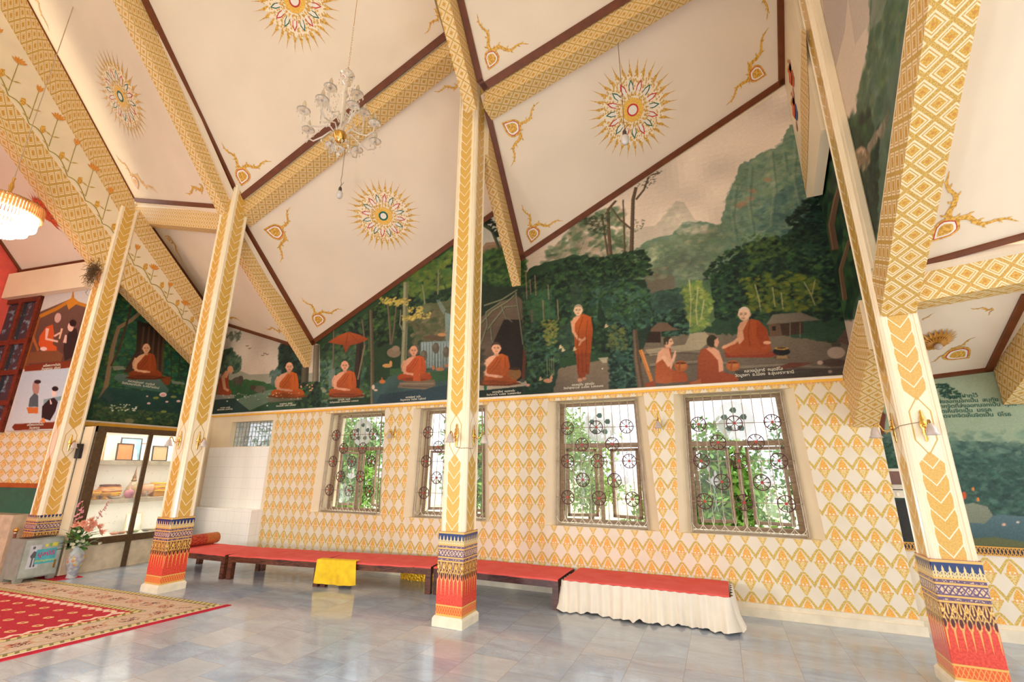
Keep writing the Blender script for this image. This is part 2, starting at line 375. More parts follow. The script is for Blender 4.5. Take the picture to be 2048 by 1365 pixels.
slab('roof_blocker_rear', [(-13, -.3, 14.5), (5.2, -.3, 14.5), (5.2, -8.5, 3.6), (-13, -8.5, 3.6)], unit_((0, .8, -.6)), M_cream)  # unseen slope added behind the camera to cut sky light on inner ceilings
# porch ceilings on the right
slab('ceiling_porch_outer', [P3.p(1.55, 6.6), P3.p(1.55, 4.85), P3.p(2.85, 4.85), P3.p(2.85, 6.6)], P3.n())
trim(P3.p(1.7, 6.6), P3.p(2.83, 6.6), (0, -1, 0), P3.n(), w=.05); trim(P3.p(2.83, 6.6), P3.hit(2060, 585), (-1, 0, 0), P3.n(), w=.06)
i3a = I3.hit(1830, 535); i3b = I3.hit(2100, 461)
slab('ceiling_porch_inner', [i3a+V(-.2, 0, -.02), I3.p(1.6, 0), I3.p(5, 0), i3b+(i3b-i3a)*2], I3.n())
trim(i3a, i3b, (0, -1, 0), I3.n(), w=.05)
# far left wing: wall C, ceiling, red wall
cdir = V(-.991, -.134, 0); c0 = V(-10.25, 4.06, 0); cn = V(.134, -.991, 0)     # cn faces the camera
def onC(px, py, off=0):
    d = ray(px, py); k = ((c0+cn*off)-EYE)@cn/(d@cn); return EYE+d*k
def cw(s, z, off=0): p = c0+cdir*s+cn*off; return V(p[0], p[1], z)
slab('ceiling_wing', [cw(-.2, 5.33), cw(2.3, 5.33), CW.p(-12.53, -1)+V(0, 0, 0), CW.p(-10.15, -1)], CW.n())
trim(cw(0, 5.30), cw(2.2, 5.30), (0, -1, 0), CW.n(), w=.07)
m = MB(); e = cw(2.15, 0)
m.face([(e[0], e[1], 0), (e[0], e[1], 5.4), (e[0], -1, 10.9), (e[0], -1, 0)]); m.face([(e[0]-.15, e[1], 0), (e[0]-.15, e[1], 5.4), (e[0]-.15, -1, 10.9), (e[0]-.15, -1, 0)])
struct(m, 'wall_left', mat('red wall paint', col=(226, 84, 66), rough=.6, vary=.04))
trim((e[0]+.01, e[1], 5.33), (e[0]+.01, 0, 9.8), (1, 0, 0), CW.n(), w=.06)

# ------------------------------------------------------------------ back wall with tapered window openings
WX = (-5.97, -3.97, -1.56, .225); ZS, ZT = .84, 2.575
HOT, HOB, HIT, HIB = .70, .775, .58, .63            # half widths outer/inner, top/bottom
XL, XR = -10.3, 1.70
wb = MB(); top = 2.62
hi = (-9.2, -8.0, 2.0, 2.5)                          # small high window in the alcove
def q(x0, x1, z0, z1, m, x0b=None, x1b=None):        # x at top / bottom may differ
    x0b = x0 if x0b is None else x0b; x1b = x1 if x1b is None else x1b
    wb.face([(x0b, YW, z0), (x1b, YW, z0), (x1, YW, z1), (x0, YW, z1)], m)
LATX = -7.93
q(LATX, XR, .12, ZS, 0)
q(LATX, WX[0]-HOT, ZS, ZT, 0, LATX, WX[0]-HOB)
for a, b in zip(WX[:-1], WX[1:]): q(a+HOT, b-HOT, ZS, ZT, 0, a+HOB, b-HOB)
q(WX[3]+HOT, XR, ZS, ZT, 0, WX[3]+HOB, XR)
q(LATX, XR, ZT, top, 0)
q(-10.3, LATX, .0, hi[2], 1); q(-10.3, hi[0], hi[2], hi[3], 1); q(hi[1], LATX, hi[2], hi[3], 1); q(-10.3, LATX, hi[3], top, 1)
q(LATX, XR, 0, .12, 1)
for x0, x1 in ((XL, XR),): q(x0, x1, top, 2.7, 1)
for c in WX:                                          # splayed reveals and jambs
    o = [(c-HOB, YW, ZS), (c+HOB, YW, ZS), (c+HOT, YW, ZT), (c-HOT, YW, ZT)]
    i = [(c-HIB, 6.62, ZS+.01), (c+HIB, 6.62, ZS+.01), (c+HIT, 6.62, ZT-.005), (c-HIT, 6.62, ZT-.005)]
    k = [(p[0], 6.9, p[2]) for p in i]
    for a in range(4):
        b = (a+1) % 4; wb.face([o[a], i[a], i[b], o[b]], 1); wb.face([i[a], k[a], k[b], i[b]], 1)
o = [(hi[0], YW, hi[2]), (hi[1], YW, hi[2]), (hi[1], YW, hi[3]), (hi[0], YW, hi[3])]; k = [(p[0], 6.75, p[2]) for p in o]
for a in range(4): b = (a+1) % 4; wb.face([o[a], k[a], k[b], o[b]], 1)
# the gable above the windows, following the roof
zt = [(XL, P0.z(XL, YW)), (-7.2, P1.z(-7.2, YW)), (-2.76, P1.z(-2.76, YW)), (-2.69, P2.z(-2.69, YW)), (1.5, P2.z(1.5, YW)), (XR, 6.9)]
for (xa, za), (xb, zb) in zip(zt[:-1], zt[1:]): wb.face([(xa, YW, 2.7), (xb, YW, 2.7), (xb, YW, zb+.05), (xa, YW, za+.05)], 1)
wb.face([(XR, YW, 0), (XR, 6.6, 0), (XR, 6.6, 6.9), (XR, YW, 6.9)], 1)
# outer skin so that the wall has its thickness
def qb(x0, x1, z0, z1): wb.face([(x0, 6.9, z0), (x0, 6.9, z1), (x1, 6.9, z1), (x1, 6.9, z0)], 1)
qb(XL, XR, -.3, ZS); qb(XL, XR, ZT, 3.4); qb(hi[1], WX[0]-HIB, ZS, ZT); qb(XL, hi[0], ZS, ZT); qb(WX[3]+HIB, XR, ZS, ZT)
qb(hi[0], hi[1], ZS, hi[2]); qb(hi[0], hi[1], hi[3], ZT)
for a, b in zip(WX[:-1], WX[1:]): qb(a+HIB, b-HIB, ZS, ZT)
struct(wb, 'wall_back', [M_lat, M_cream])
# mouldings: yellow line under the mural, skirting
def sbox(name, a, b, mt): m = MB(); m.box(a, b); return struct(m, name, mt)
def tbox(a, b, mt): TR[0] += 1; return sbox('trim_%d' % TR[0], a, b, mt)
tbox((-10.2, YW-.022, 2.652), (1.44, YW, 2.685), M_white); tbox((-10.2, YW-.03, 2.622), (1.44, YW, 2.652), M_yel)
m = MB(); m.box((-7.93, YW-.03, .06), (XR+.02, YW, .14)); m.box((-7.93, YW-.05, 0), (XR+.04, YW, .09)); struct(m, 'baseboard_back', M_skirt)
# tiled alcove
m = MB(); m.box((-9.95, YW-.22, 0), (-7.95, YW, .84)); m.box((-9.75, YW-.012, .84), (-7.99, YW, 1.99)); struct(m, 'wall_alcove_tiles', M_tile)
m = MB(); m.box((-10.1, YW-.42, .0), (-9.78, YW, 2.62)); struct(m, 'wall_alcove_pier', M_cream)
# right end: wall D
yd = 6.6
m = MB(); m.face([(1.66, yd, 0), (6, yd, 0), (6, yd, .78), (1.66, yd, .78)], 0); m.face([(1.66, yd, .78), (6, yd, .78), (6, yd, 4.2), (1.66, yd, 4.2)], 1)
m.face([(1.66, yd+.3, -.3), (6, yd+.3, -.3), (6, yd+.3, 4.2), (1.66, yd+.3, 4.2)], 1)
struct(m, 'wall_right', [M_lat, M_cream])
m = MB(); m.box((1.66, yd-.04, 0), (6, yd, .11)); m.box((1.66, yd-.02, .11), (6, yd, .15)); struct(m, 'baseboard_right', M_skirt)
def f_border(g):
    t = (g.v-.775)/.085; a = ((g.u/.06).fr()-.5).abs()*2
    c = g.mix((34, 36, 46), (206, 150, 66), ((a-t).abs().lt(.14, .1)+(1-a-t).abs().lt(.14, .1)).sat()); return g.mix(c, (222, 160, 60), (t-.5).abs().gt(.38, .04))
tbox((1.70, yd-.012, .775), (6, yd, .86), mat('dark blue gold border', f_border, rough=.5))

# side wall S above the porch beams (plane x = 1.5)
XS = 1.575; XG = 1.48
gA = on(1750, 520, 'x', XG); gB = on(1820, 0, 'x', XG); gs = (gB[2]-gA[2])/(gA[1]-gB[1])
fz0 = 2.70; fC = on(1718, 605, 'x', 1.45)
def P2z(y): return P2.z(1.42, y) if y > 4.9 else I2.z(1.5, y)
zg = lambda y: gA[2]+gs*(gA[1]-y)
fs = (fC[2]-fz0)/(YW-fC[1]); zf = lambda y: fz0+fs*(YW-y)
m = MB()
for x in (XS, XS+.14):
    m.face([(x, YW, zf(YW)-.1), (x, 5.0, zf(5.0)-.1), (x, 5.0, 9), (x, YW, 7.6)]); m.face([(x, 5.0, zg(5.0)-.1), (x, -.2, zg(-.2)-.1), (x, -.2, 13), (x, 5.0, 9)])
struct(m, 'wall_side_gable', M_cream)

# ------------------------------------------------------------------ wall C (left wing)
def cquad(m, s0, s1, z0, z1, mi=0, off=0): m.face([cw(s1, z0, off), cw(s0, z0, off), cw(s0, z1, off), cw(s1, z1, off)], mi, [(s1, z0), (s0, z0), (s0, z1), (s1, z1)])
m = MB(); ztop = 5.33
zz = lambda px, py: onC(px, py)[2]
zl1 = zz(60, 864); zl0 = zz(50, 967)
cquad(m, -.3, 2.2, zl0, zl1, 0); cquad(m, -.3, 2.2, zl1, ztop, 1); cquad(m, -.3, 2.2, 0, zl0, 1)
m.face([cw(-.3, 0, -.15), cw(2.3, 0, -.15), cw(2.3, 5.4, -.15), cw(-.3, 5.4, -.15)], 1)
struct(m, 'wall_wing', [M_lat2, M_cream])
m = MB()
def cbox(m, s0, s1, z0, z1, o0, o1, mi=0):
    m.hexa([cw(s0, z0, o0), cw(s1, z0, o0), cw(s1, z0, o1), cw(s0, z0, o1), cw(s0, z1, o0), cw(s1, z1, o0), cw(s1, z1, o1), cw(s0, z1, o1)], mi)
zb0 = zz(100, 592); cbox(m, -.1, 2.15, zb0, 5.22, 0, .16); struct(m, 'wall_wing_lintel', M_cream)
m = MB(); cbox(m, -.1, 2.15, zl0-.07, zl0, 0, .03); TR[0] += 1; struct(m, 'trim_%d' % TR[0], mat('orange brown dado rail', col=(176, 92, 40), rough=.4))
m = MB(); zg0 = zz(40, 1027); cbox(m, -.1, 2.15, zg0, zl0-.07, 0, .02); struct(m, 'wall_wing_dado', mat('dark green dado paint', col=(34, 106, 84), rough=.4))
m = MB(); cbox(m, -.1, 2.15, 0, zg0, 0, .25); cbox(m, .9, 2.15, zg0-.06, zg0-.03, .25, .3); cbox(m, 1.2, 2.15, 0, .35, .25, .6); struct(m, 'wall_wing_plinth', mat('beige marble', col=(214, 192, 160), rough=.25, vary=.06))

# ================================================================== BEAMS
def unit(v): v = np.array(v, float); return v/np.linalg.norm(v)
def beam(name, label, A0, A1, d, w, mats=None, d1=None, side=0, under=0, ext=0., rise=.25):
    """A0-A1: upper edge of the seen face; d: drop; w: vector away from it under the beam"""
    A0, A1, w = V(*A0), V(*A1), V(*w); D0 = V(0, 0, -d); D1 = V(0, 0, -(d1 if d1 is not None else d)); L = np.linalg.norm(A1-A0); W = np.linalg.norm(w)
    m = MB(); up_ = V(0, 0, rise); dh = d; 
    m.face([A0+D0, A1+D1, A1, A0], side, [(0, dh), (L, dh), (L, 0), (0, 0)])
    m.face([A0+D0+w, A1+D1+w, A1+D1, A0+D0], under, [(0, dh+W), (L, dh+W), (L, dh), (0, dh)])
    m.face([A0+D0+w, A0+w+up_, A1+w+up_, A1+D1+w], side, [(0, 0), (0, dh), (L, dh), (L, 0)])
    m.face([A0, A1, A1+up_, A0+up_], 2); m.face([A0+up_, A1+up_, A1+w+up_, A0+w+up_], 2)
    m.face([A0+D0, A0, A0+up_, A0+w+up_, A0+D0+w], 2); m.face([A1+D1, A1+D1+w, A1+w+up_, A1+up_, A1], 2)
    o = m.build(name, mats or [M_dia, M_dia, M_cream]); setp(o, label, 'ceiling beam'); return o
e1 = i1l+V(0, .0, -.0)
tc0 = I1.p(-7.02, 4.42); tc1 = I1.p(-2.9, 4.49)
beam('ceiling_beam', 'gold diamond patterned cross beam climbing behind the crystal chandelier', tc0, tc1, .28, (0, .26, 0))
b0 = i2l; b1 = i2r+(i2r-i2l)*.9
beam('ceiling_beam', 'gold diamond patterned cross beam climbing right from the central column top', b0, b1, .28, (0, .26, 0))
k0 = I0.hit(270, 408)+V(-.02, 0, -.06); k1 = I0.hit(450, 421)+V(.25, 0, -.1)
beam('ceiling_beam', 'short gold diamond patterned beam between the two leftmost column tops', k0, k1, .34, (0, .2, 0))
beam('ceiling_beam', 'gold diamond patterned rib dropping from central column to the forest mural', P2.p(-2.69, YW-.01), P2.p(-2.565, 4.95), .47, (-.155, 0, 0), rise=.9)
beam('ceiling_beam', 'gold diamond patterned rib with cut end just left of the painted umbrella', P1.p(-7.19, YW-.01), P1.p(-7.16, 4.6), .47, (-.155, 0, 0))
beam('ceiling_beam', 'long gold diamond patterned rafter rising up-left from the second column top', i1l+V(0, -.1, .1), i1l+(i1t-i1l)*1.9, .46, (-.19, 0, 0))
beam('ceiling_beam', 'gold diamond patterned rafter rising overhead from the central column top', i2c, i2c+(i2t-i2c)*3.2, .46, (-.17, 0, 0), rise=1.0)
# rib f / rib g / rib e around the right column
fA = V(1.45, YW-.01, fz0); fB = fC; fD = fz0-2.08
fbot = on(1738, 699, 'x', 1.45)
d1 = (fz0+fs*(YW-fC[1]))-(2.08+(fbot[2]-2.08)/(YW-fbot[1])*(YW-fC[1]))
beam('ceiling_beam', 'bulky lattice patterned rib reaching down to the wall behind the right column', fA, fB+(fB-fA)*.0, fD, (.24, 0, 0), d1=max(.3, d1), rise=.02)
gd = .36
beam('ceiling_beam', 'wide brightly lit diamond patterned rafter rising from the right column', V(XG, 4.965, zg(4.965)), V(XG, .6, zg(.6)), gd, (.26, 0, 0), mats=[M_dia2, M_dia2, M_cream], rise=.02)
# the painted hanging rib
x0, x1 = 1.425, 1.53
zt_ = lambda y: P2.z(1.42, y)-.01
ly = [(YW-.01, 5.09), (6.16, 4.93), (5.36, 5.245), (5.32, 5.265)]
m = MB(); A = [V(x0, y, z) for y, z in ly]+[V(x0, 5.32, zt_(5.32)), V(x0, YW-.01, zt_(YW))]; B = [p+V(x1-x0, 0, 0) for p in A]
m.face(A); m.face(B[::-1])
for k in range(len(A)): k2 = (k+1) % len(A); m.face([A[k], B[k], B[k2], A[k2]])
rib_e = m.build('painted_rib', [M_cream]); setp(rib_e, 'deep cream hanging rib painted with small flying angels at upper right', 'ceiling beam')
m = MB(); pp = [on(a, b, 'x', x0)+V(-.004, 0, 0) for a, b in ((1611, 385), (1604.5, 340), (1601, 200), (1604, 60), (1612, 60), (1619, 200), (1615, 340))]
m.face(pp, 0, [(p[1]+p[2]*.3, p[2]) for p in pp]); m.build('diamond_strip', [M_dia], parent=rib_e)
m = MB()                                               # two painted angels as flat paint shapes
def blob(m, c, r, mi, n=7, ex=1.0, ph=0, off=0.006):
    pts = [V(x0-off, c[0]+r*math.cos(t)*(1+.35*math.sin(3*t+ph)), c[1]+ex*r*math.sin(t)*(1+.3*math.cos(2*t+ph))) for t in (2*PI*k/n for k in range(n))]; m.face(pts, mi)
for cz in (0, .42):
    c = on(1582, 150, 'x', x0); y, z = c[1]+cz*.35, c[2]-cz
    blob(m, (y, z), .10, 0, 9, 1.6, 1); blob(m, (y+.07, z+.16), .05, 1); blob(m, (y-.06, z-.12), .08, 2 if cz else 0, 8, 1.3, 2); blob(m, (y-.05, z+.10), .06, 3, 6, 2)
    blob(m, (y+.04, z-.26), .035, 3, 8, 2.6, 1, .007); blob(m, (y+.0, z+.24), .03, 1, 8, 1)
m.build('painted_angels', [M_speck2, M_orng, mat('blue paint', col=(60, 76, 130), rough=.6), mat('pink paint', col=(214, 140, 110), rough=.6)], parent=rib_e)
# dark window seen behind that rib, in the side gable
m = MB()
for (ya, yb, za, zb) in ((5.5, YW-.01, 5.20, 5.34), (5.5, YW-.01, 6.6, 6.7), (5.5, 5.58, 5.34, 6.6), (6.30, YW-.012, 5.34, 6.6), (6.02, 6.10, 5.34, 6.6)): m.box((XS-.03, ya, za), (XS-.008, yb, zb))
wo = struct(m, 'window_6', M_redwood); m = MB(); m.box((XS-.014, 5.55, 5.3), (XS-.009, 6.4, 6.62)); m.build('pane', mat('bluish pane', col=(116, 112, 150), rough=.1), parent=wo)
# porch beams on the right
h0 = on(1815, 549, 'y', 4.9); h1 = on(2048, 501, 'y', 4.9)
beam('ceiling_beam', 'large diamond patterned porch beam running right from the right column', h0, h0+(h1-h0)*2.2, .27, (0, .3, 0), mats=[M_dia2, M_dia2, M_cream], rise=.1)
r0_ = P3.p(2.84, 6.58); r1_ = P3.p(2.84, 4.9)
beam('ceiling_beam', 'porch rib with pointed lower end above the poem mural', r0_, r1_, .40, (.2, 0, 0), mats=[M_dia, M_cream, M_cream], d1=.40)
slab('ceiling_porch_far', [V(2.9, 6.6, 2.75), V(2.9, 4.9, 3.4), V(6, 4.9, 4.6), V(6, 6.6, 4.0)], (0.3, -.4, -.86))

# lotus beams (plane x = XB)
XB = -9.6
def ln(pa, pb): return on(pa[0], pa[1], 'x', XB), on(pb[0], pb[1], 'x', XB)
def lotus_beam(label, L, t0, t1):
    """L: four lines (upper edge, strip edge, lower strip edge, bottom) each as two points; t0,t1 extrapolation"""
    Q = []
    y0 = L[0][0][1] if t0 is None else t0
    def at(l, y): a, b = l; k = (y-a[1])/(b[1]-a[1]); return a+(b-a)*k
    pts = [[at(l, y) for y in (t0, t1)] for l in L]
    root = empty('lotus_beam', pts[3][0], label=label, cat='ceiling beam'); base = pts[3][0]
    def q(i, j, mi, name, mt, mirror=False):
        m = MB(); a, b = pts[i], pts[j]
        LL = np.linalg.norm(a[1]-a[0]); hh = abs(a[0][2]-b[0][2])*.75
        m.face([b[0]-base, b[1]-base, a[1]-base, a[0]-base], 0, [(0, 0), (LL, 0), (LL, hh), (0, hh)])
        if j == 3: m.face([b[0]-base+V(-.25, 0, 0), b[1]-base+V(-.25, 0, 0), b[1]-base, b[0]-base], 0, [(0, 0), (LL, 0), (LL, .25), (0, .25)])
        return m.build(name, mt, parent=root)
    q(0, 1, 0, 'upper_diamond_strip', [M_dia]); q(1, 2, 0, 'plain_band', [M_cream]); q(2, 3, 0, 'lower_diamond_strip', [M_dia2])
    m = MB(); a, b = pts[0], pts[3]; w = V(-.25, 0, 0)
    m.face([p-base for p in (a[0]+w, a[1]+w, b[1]+w, b[0]+w)]); m.face([p-base for p in (a[0], a[0]+w, b[0]+w, b[0])]); m.face([p-base for p in (a[1], a[1]+w, b[1]+w, b[1])]); m.face([p-base for p in (a[0], a[1], a[1]+w, a[0]+w)])
    m.build('back_core', [M_cream], parent=root)
    # vine: wavy stem hugging the lower strip with leaves and lotus flowers
    s0, s1 = pts[2]; L_ = np.linalg.norm(s1-s0); e = (s1-s0)/L_; up_ = V(0, 0, 1.)
    band = abs(at(L[1], (t0+t1)/2)[2]-at(L[2], (t0+t1)/2)[2])
    m = MB(); o = V(.004, 0, 0); o2 = V(.0055, 0, 0)
    def P(s, h): return s0+e*s+up_*h-base
    def rib(pts2, w0, w1, mi, oo=o):
        n = len(pts2)
        for i in range(n-1):
            a, b = pts2[i], pts2[i+1]; d = unit(b-a); nn = np.cross(d, (1, 0, 0)); wa = w0+(w1-w0)*i/(n-1); wb_ = w0+(w1-w0)*(i+1)/(n-1)
            m.face([a-nn*wa+oo, b-nn*wb_+oo, b+nn*wb_+oo, a+nn*wa+oo], mi)
    step = .42; k = 0; s = .1
    sg = 1 if e[2] < 0 else 1
    while s < L_-.1:
        b0 = s; arc = [P(b0+step*t, .02+.10*math.sin(PI*t)-.0*t) for t in np.linspace(0, 1, 9)]; rib(arc, .008, .008, 0)
        # upright stem + flower
        h = band*.62; st = [P(b0+.02, .08)+V(0, 0, h*t) for t in np.linspace(0, 1, 5)]; rib(st, .006, .005, 0)
        f = st[-1]; bud = k % 2
        w_ = .05 if bud else .095
        for ang in ((-20, 0, 20) if bud else (-60, -35, -12, 12, 35, 60)):
            t = math.radians(ang); d = V(0, math.sin(t), math.cos(t)); nn = V(0, math.cos(t), -math.sin(t)); ll = .12 if bud else .11
            o3 = o2+V(.0006*(ang+60)/12, 0, 0); m.face([f+o3-V(0, 0, .02), f+d*ll*.5-nn*.022+o3, f+d*ll+o3, f+d*ll*.5+nn*.022+o3], 1)
        for hh, sd in ((.35, 1), (.35, -1), (.02, -1)):
            c = st[0]+V(0, 0, h*hh); m.face([c+o2, c+V(0, sd*.05, .01)+o2, c+V(0, sd*.10, .045)+o2, c+V(0, sd*.045, .035)+o2], 2)
        c = P(b0+step*.45, .12); d = unit(e*.3+V(0, 0, 1)); 
        m.face([c+o2, c+e*.05+V(0, 0, .02)+o2, c+e*.045+V(0, 0, .10)+o2, c-e*.02+V(0, 0, .17)+o2, c-e*.045+V(0, 0, .09)+o2], 1+2*(k % 2) if False else 3)
        s += step; k += 1
    m.build('lotus_vine', [M_olive, M_orng, mat('leaf ochre paint', col=(196, 160, 62), rough=.6), M_gold], parent=root)
    return root
lotus_beam('deep beam with painted lotus vine rising to the upper left corner', [ln((53, 0), (270, 403)), ln((16, 44), (243, 432)), ln((0, 172), (234, 491)), ln((0, 256), (205, 545))], 4.1, .55)
lotus_beam('deep beam with painted lotus vine sloping down above the seated monk mural', [ln((313, 469), (403, 599)), ln((285, 486), (400, 650)), ln((269.6, 535), (391, 669.6)), ln((254, 582), (381, 713))], 6.1, 4.2)

# ================================================================== COLUMNS
def column(cx, cy, w, ztop, label, zb=.93):
    root = empty('column', (cx, cy, 0), label=label, cat='column')
    pl = w/2+.028; m = MB(); m.box((-pl, -pl, 0), (pl, pl, .075)); 
    p2 = w/2+.012; b = [(-pl, -pl, .075), (pl, -pl, .075), (pl, pl, .075), (-pl, pl, .075)]; t = [(-p2, -p2, .10), (p2, -p2, .10), (p2, p2, .10), (-p2, p2, .10)]
    for i in range(4): j = (i+1) % 4; m.face([b[i], b[j], t[j], t[i]])
    m.face(t); m.build('plinth', [M_skirt], parent=root)
    def sect(h, prof, z0, z1, mt, name):
        m = MB(); pts = []
        for k in range(4):
            ca, sa = [(1, 0), (0, 1), (-1, 0), (0, -1)][k]
            for (u, d) in prof: pts.append((u*ca+(h-d)*sa, u*sa-(h-d)*ca, u))
        n = len(pts)
        for i in range(n):
            a, b = pts[i], pts[(i+1) % n]; ua, ub = a[2], b[2]
            if (i+1) % len(prof) == 0: ub = ua+.03
            m.face([(a[0], a[1], z0), (b[0], b[1], z0), (b[0], b[1], z1), (a[0], a[1], z1)], 0, [(ua, z0), (ub, z0), (ub, z1), (ua, z1)])
        m.face([(p[0], p[1], z1) for p in pts]); m.build(name, [mt], parent=root)
    h = w/2
    sect(h+.006, [(-h, 0), (h, 0)], .10, zb, M_text, 'textile_band')
    sect(h, [(-h+.035, 0), (-.112, 0), (-.108, .007), (.108, .007), (.112, 0), (h-.035, 0), (h-.028, .012), (h-.016, .012)], zb, ztop, M_chev, 'shaft')
    return root
column(-2.77, 4.83, .31, 7.2, 'central column with blue, purple and red painted textile base')
column(-7.05, 4.38, .31, 6.3, 'second column from left standing at the rug corner')
column(-9.72, 4.05, .30, on(262, 420, 'x', -9.6)[2], 'leftmost column behind the donation box with black speaker', zb=.875)
c4 = column(1.605, 5.12, .31, 8.6, 'rightmost column, red painted base leaning in at the right edge')
m = MB(); m.box((-.118, -.168, 3.42), (-.028, -.15, 8.6)); m.box((-.095, -.176, 3.44), (-.045, -.168, 8.6)); m.build('upper_casing', [M_creamg], parent=c4)

# ================================================================== CEILING PAINTINGS
def pframe(P, n=None):
    n = P.n(); e1 = unit(V(1, 0, P.a[2])); e2 = np.cross(e1, n)
    if e2[1] > 0: pass
    return e1, unit(e2), n
def flat(m, pts, mi, n, k): m.face([p+n*(.004+.0012*k) for p in pts], mi)
def rosette(P, cpx, R, label, red=True, host=None, mats=None, sy=1.0):
    c = P.hit(*cpx) if not isinstance(P, tuple) else P[0]; e1, e2, n = pframe(P)
    f = lambda a, r: c+(e1*math.cos(a)+e2*math.sin(a))*r*R
    m = MB()
    for i in range(32):
        a = 2*PI*i/32; flat(m, [f(a, 1.08), f(a-.012, .88), f(a-.062, .74), f(a-.07, .60), f(a+.07, .60), f(a+.062, .74), f(a+.012, .88)], 0, n, 0)
    flat(m, [f(2*PI*(i+.5)/64, .80 if i % 2 else .66) for i in range(64)], 1, n, 1)
    for i in range(16):
        a = 2*PI*i/16; o = 3 if i % 2 == 0 else 4
        flat(m, [f(a, .64), f(a-.11, .52), f(a-.13, .40), f(a+.13, .40), f(a+.11, .52)], o, n, 2)
        flat(m, [f(a, .59), f(a-.075, .50), f(a-.09, .36), f(a+.09, .36), f(a+.075, .50)], 5, n, 3)
    flat(m, [f(2*PI*i/40, .44 if i % 2 else .32) for i in range(40)], 1, n, 4)
    for i in range(24): a = 2*PI*(i+.5)/24; flat(m, [f(a, .40), f(a-.09, .3), f(a+.09, .3)], 0, n, 5)
    flat(m, [f(2*PI*i/32, .255) for i in range(32)], 2, n, 6); flat(m, [f(2*PI*i/32, .135) for i in range(32)], 3 if red else 4, n, 7)
    flat(m, [f(2*PI*i/32, .10 if red else .085) for i in range(32)], 5, n, 8)
    mt = mats or [M_gold, M_speck, mat('rosette disc gold', lambda g: g.mix((232, 172, 62), (244, 196, 90), g.noise(60, 2).lt(.5, .1)), rough=.5), M_red, M_green, M_white]
    o = m.build('painted_rosette', mt); setp(o, label, 'ceiling painting'); return o
rosette(P1, (767, 432), .60, 'sunburst rosette with green centre below the chandelier beam', red=False)
rosette(P2, (1265, 220), .62, 'sunburst rosette with red ringed centre behind a hanging bulb')
rosette(I1, (590, 2), .60, 'sunburst rosette cut by the top edge of the photo')
rosette(I0, (242, 193), .66, 'narrow foreshortened sunburst rosette on the upper left ceiling', red=False)
def corner(P, base, tip, arm1, arm2, label, mats=None, shield=True, host=None):
    e1, e2, n = pframe(P); H = lambda q: P.hit(*q); m = MB(); b, t = H(base), H(tip); ax = unit(t-b); L = np.linalg.norm(t-b); sd = unit(np.cross(n, ax))
    def heart(sc, mi, k):
        pr = [(-.12, 0), (-.02, .22), (.12, .40), (.30, .44), (.5, .40), (.72, .24), (1., 0)]
        pts = [b+ax*L*(.42+(u-.42)*sc)+sd*L*v*sc for u, v in pr]+[b+ax*L*(.42+(u-.42)*sc)-sd*L*v*sc for u, v in pr[::-1][1:-1]]
        flat(m, pts, mi, n, k)
    if shield: heart(1.0, 0, 2); heart(.82, 1, 3); heart(.74, 2, 4); heart(.56, 0, 5)
    for q in (arm1, arm2):
        if q is None: continue
        en = H(q); d = en-b; LL = np.linalg.norm(d); d /= LL; s = unit(np.cross(n, d)); N = 28; pts = []
        amp = .085*LL
        cen = [b+d*LL*i/N+s*amp*math.sin(i/N*PI*3.2)*(1-i/N*.7) for i in range(N+1)]
        wd_ = lambda i: LL*.052*(1-i/N)**.8+LL*.004
        for i in range(N):
            a, c = cen[i], cen[i+1]; flat(m, [a-s*wd_(i), c-s*wd_(i+1), c+s*wd_(i+1), a+s*wd_(i)], 0, n, 0)
            if i % 3 == 1 and i < N-3:
                sg = 1 if (i//3) % 2 else -1; w_ = wd_(i)
                flat(m, [a+s*sg*w_*.6, a+d*LL*.03+s*sg*w_*1.9, a+d*LL*.09+s*sg*w_*2.2, a+d*LL*.05+s*sg*w_*1.3, a+d*LL*.05+s*sg*w_*.4], 0, n, 1)
    o = m.build('painted_corner_ornament', mats or [M_gold, M_red, M_white]); return setp(o, label, 'ceiling painting', None)
corner(P1, (639, 629), (634, 655), (602, 595), (685, 618), 'gold flourish above the painted umbrella, at a panel bottom corner')
corner(P1, (566, 467), (527, 459), (580, 413), (561, 526), 'gold flourish just right of the second column top')
corner(P1, (915, 170), (930, 150), (867, 184), None, 'small gold flourish tip touching the central column, left side', shield=False)
corner(I1, (487, 339), (483, 373), (442, 285), (543, 322), 'gold flourish up-left of the second column, beneath the chandelier panel')
corner(I1, (877, 30), (905, 10), (849, 69), (875, -30), 'gold flourish partly hidden behind the rafter, top centre', shield=False)
corner(I2, (987, 103), (977, 141), (953, 28), (1058, 87), 'large gold flourish right of the central column top')
corner(P2, (1038, 262), (1003, 246), (1078, 202), (1023, 334), 'gold flourish under the beam right of the central column')
corner(P2, (1068, 455), (1062, 487), (1043, 409), (1126, 441), 'gold flourish above the standing monk, at the bottom panel corner')
corner(P2, (1500, 146), (1533, 150), (1536, 54), (1452, 212), 'gold flourish at the right end of the middle ceiling panel')
corner(P2, (1530, -40), (1532, -60), (1534, 40), None, 'small gold tip near the top edge beside the hanging rib', shield=False)
corner(I0, (268, 353), (277, 380), (231, 309), (315, 385), 'narrow gold flourish above the short beam at upper left')
corner(I0, (405, 372), (415, 360), (372, 388), None, 'small gold tip next to the second column rafter, upper left', shield=False)
corner(I0, (70, -5), (60, -30), (99, 63), None, 'gold flourish tip at the top left corner', shield=False)
corner(P0, (345, 483), (330, 472), (366, 525), None, 'gold flourish between the two leftmost column tops, low panel')
corner(P0, (560, 660), (580, 668), (530, 657), None, 'small gold tip left of the cut rib above the wall', shield=False)
corner(P0, (440, 625), (425, 615), (481, 642), None, 'small gold tip right of the second column, low panel', shield=False)
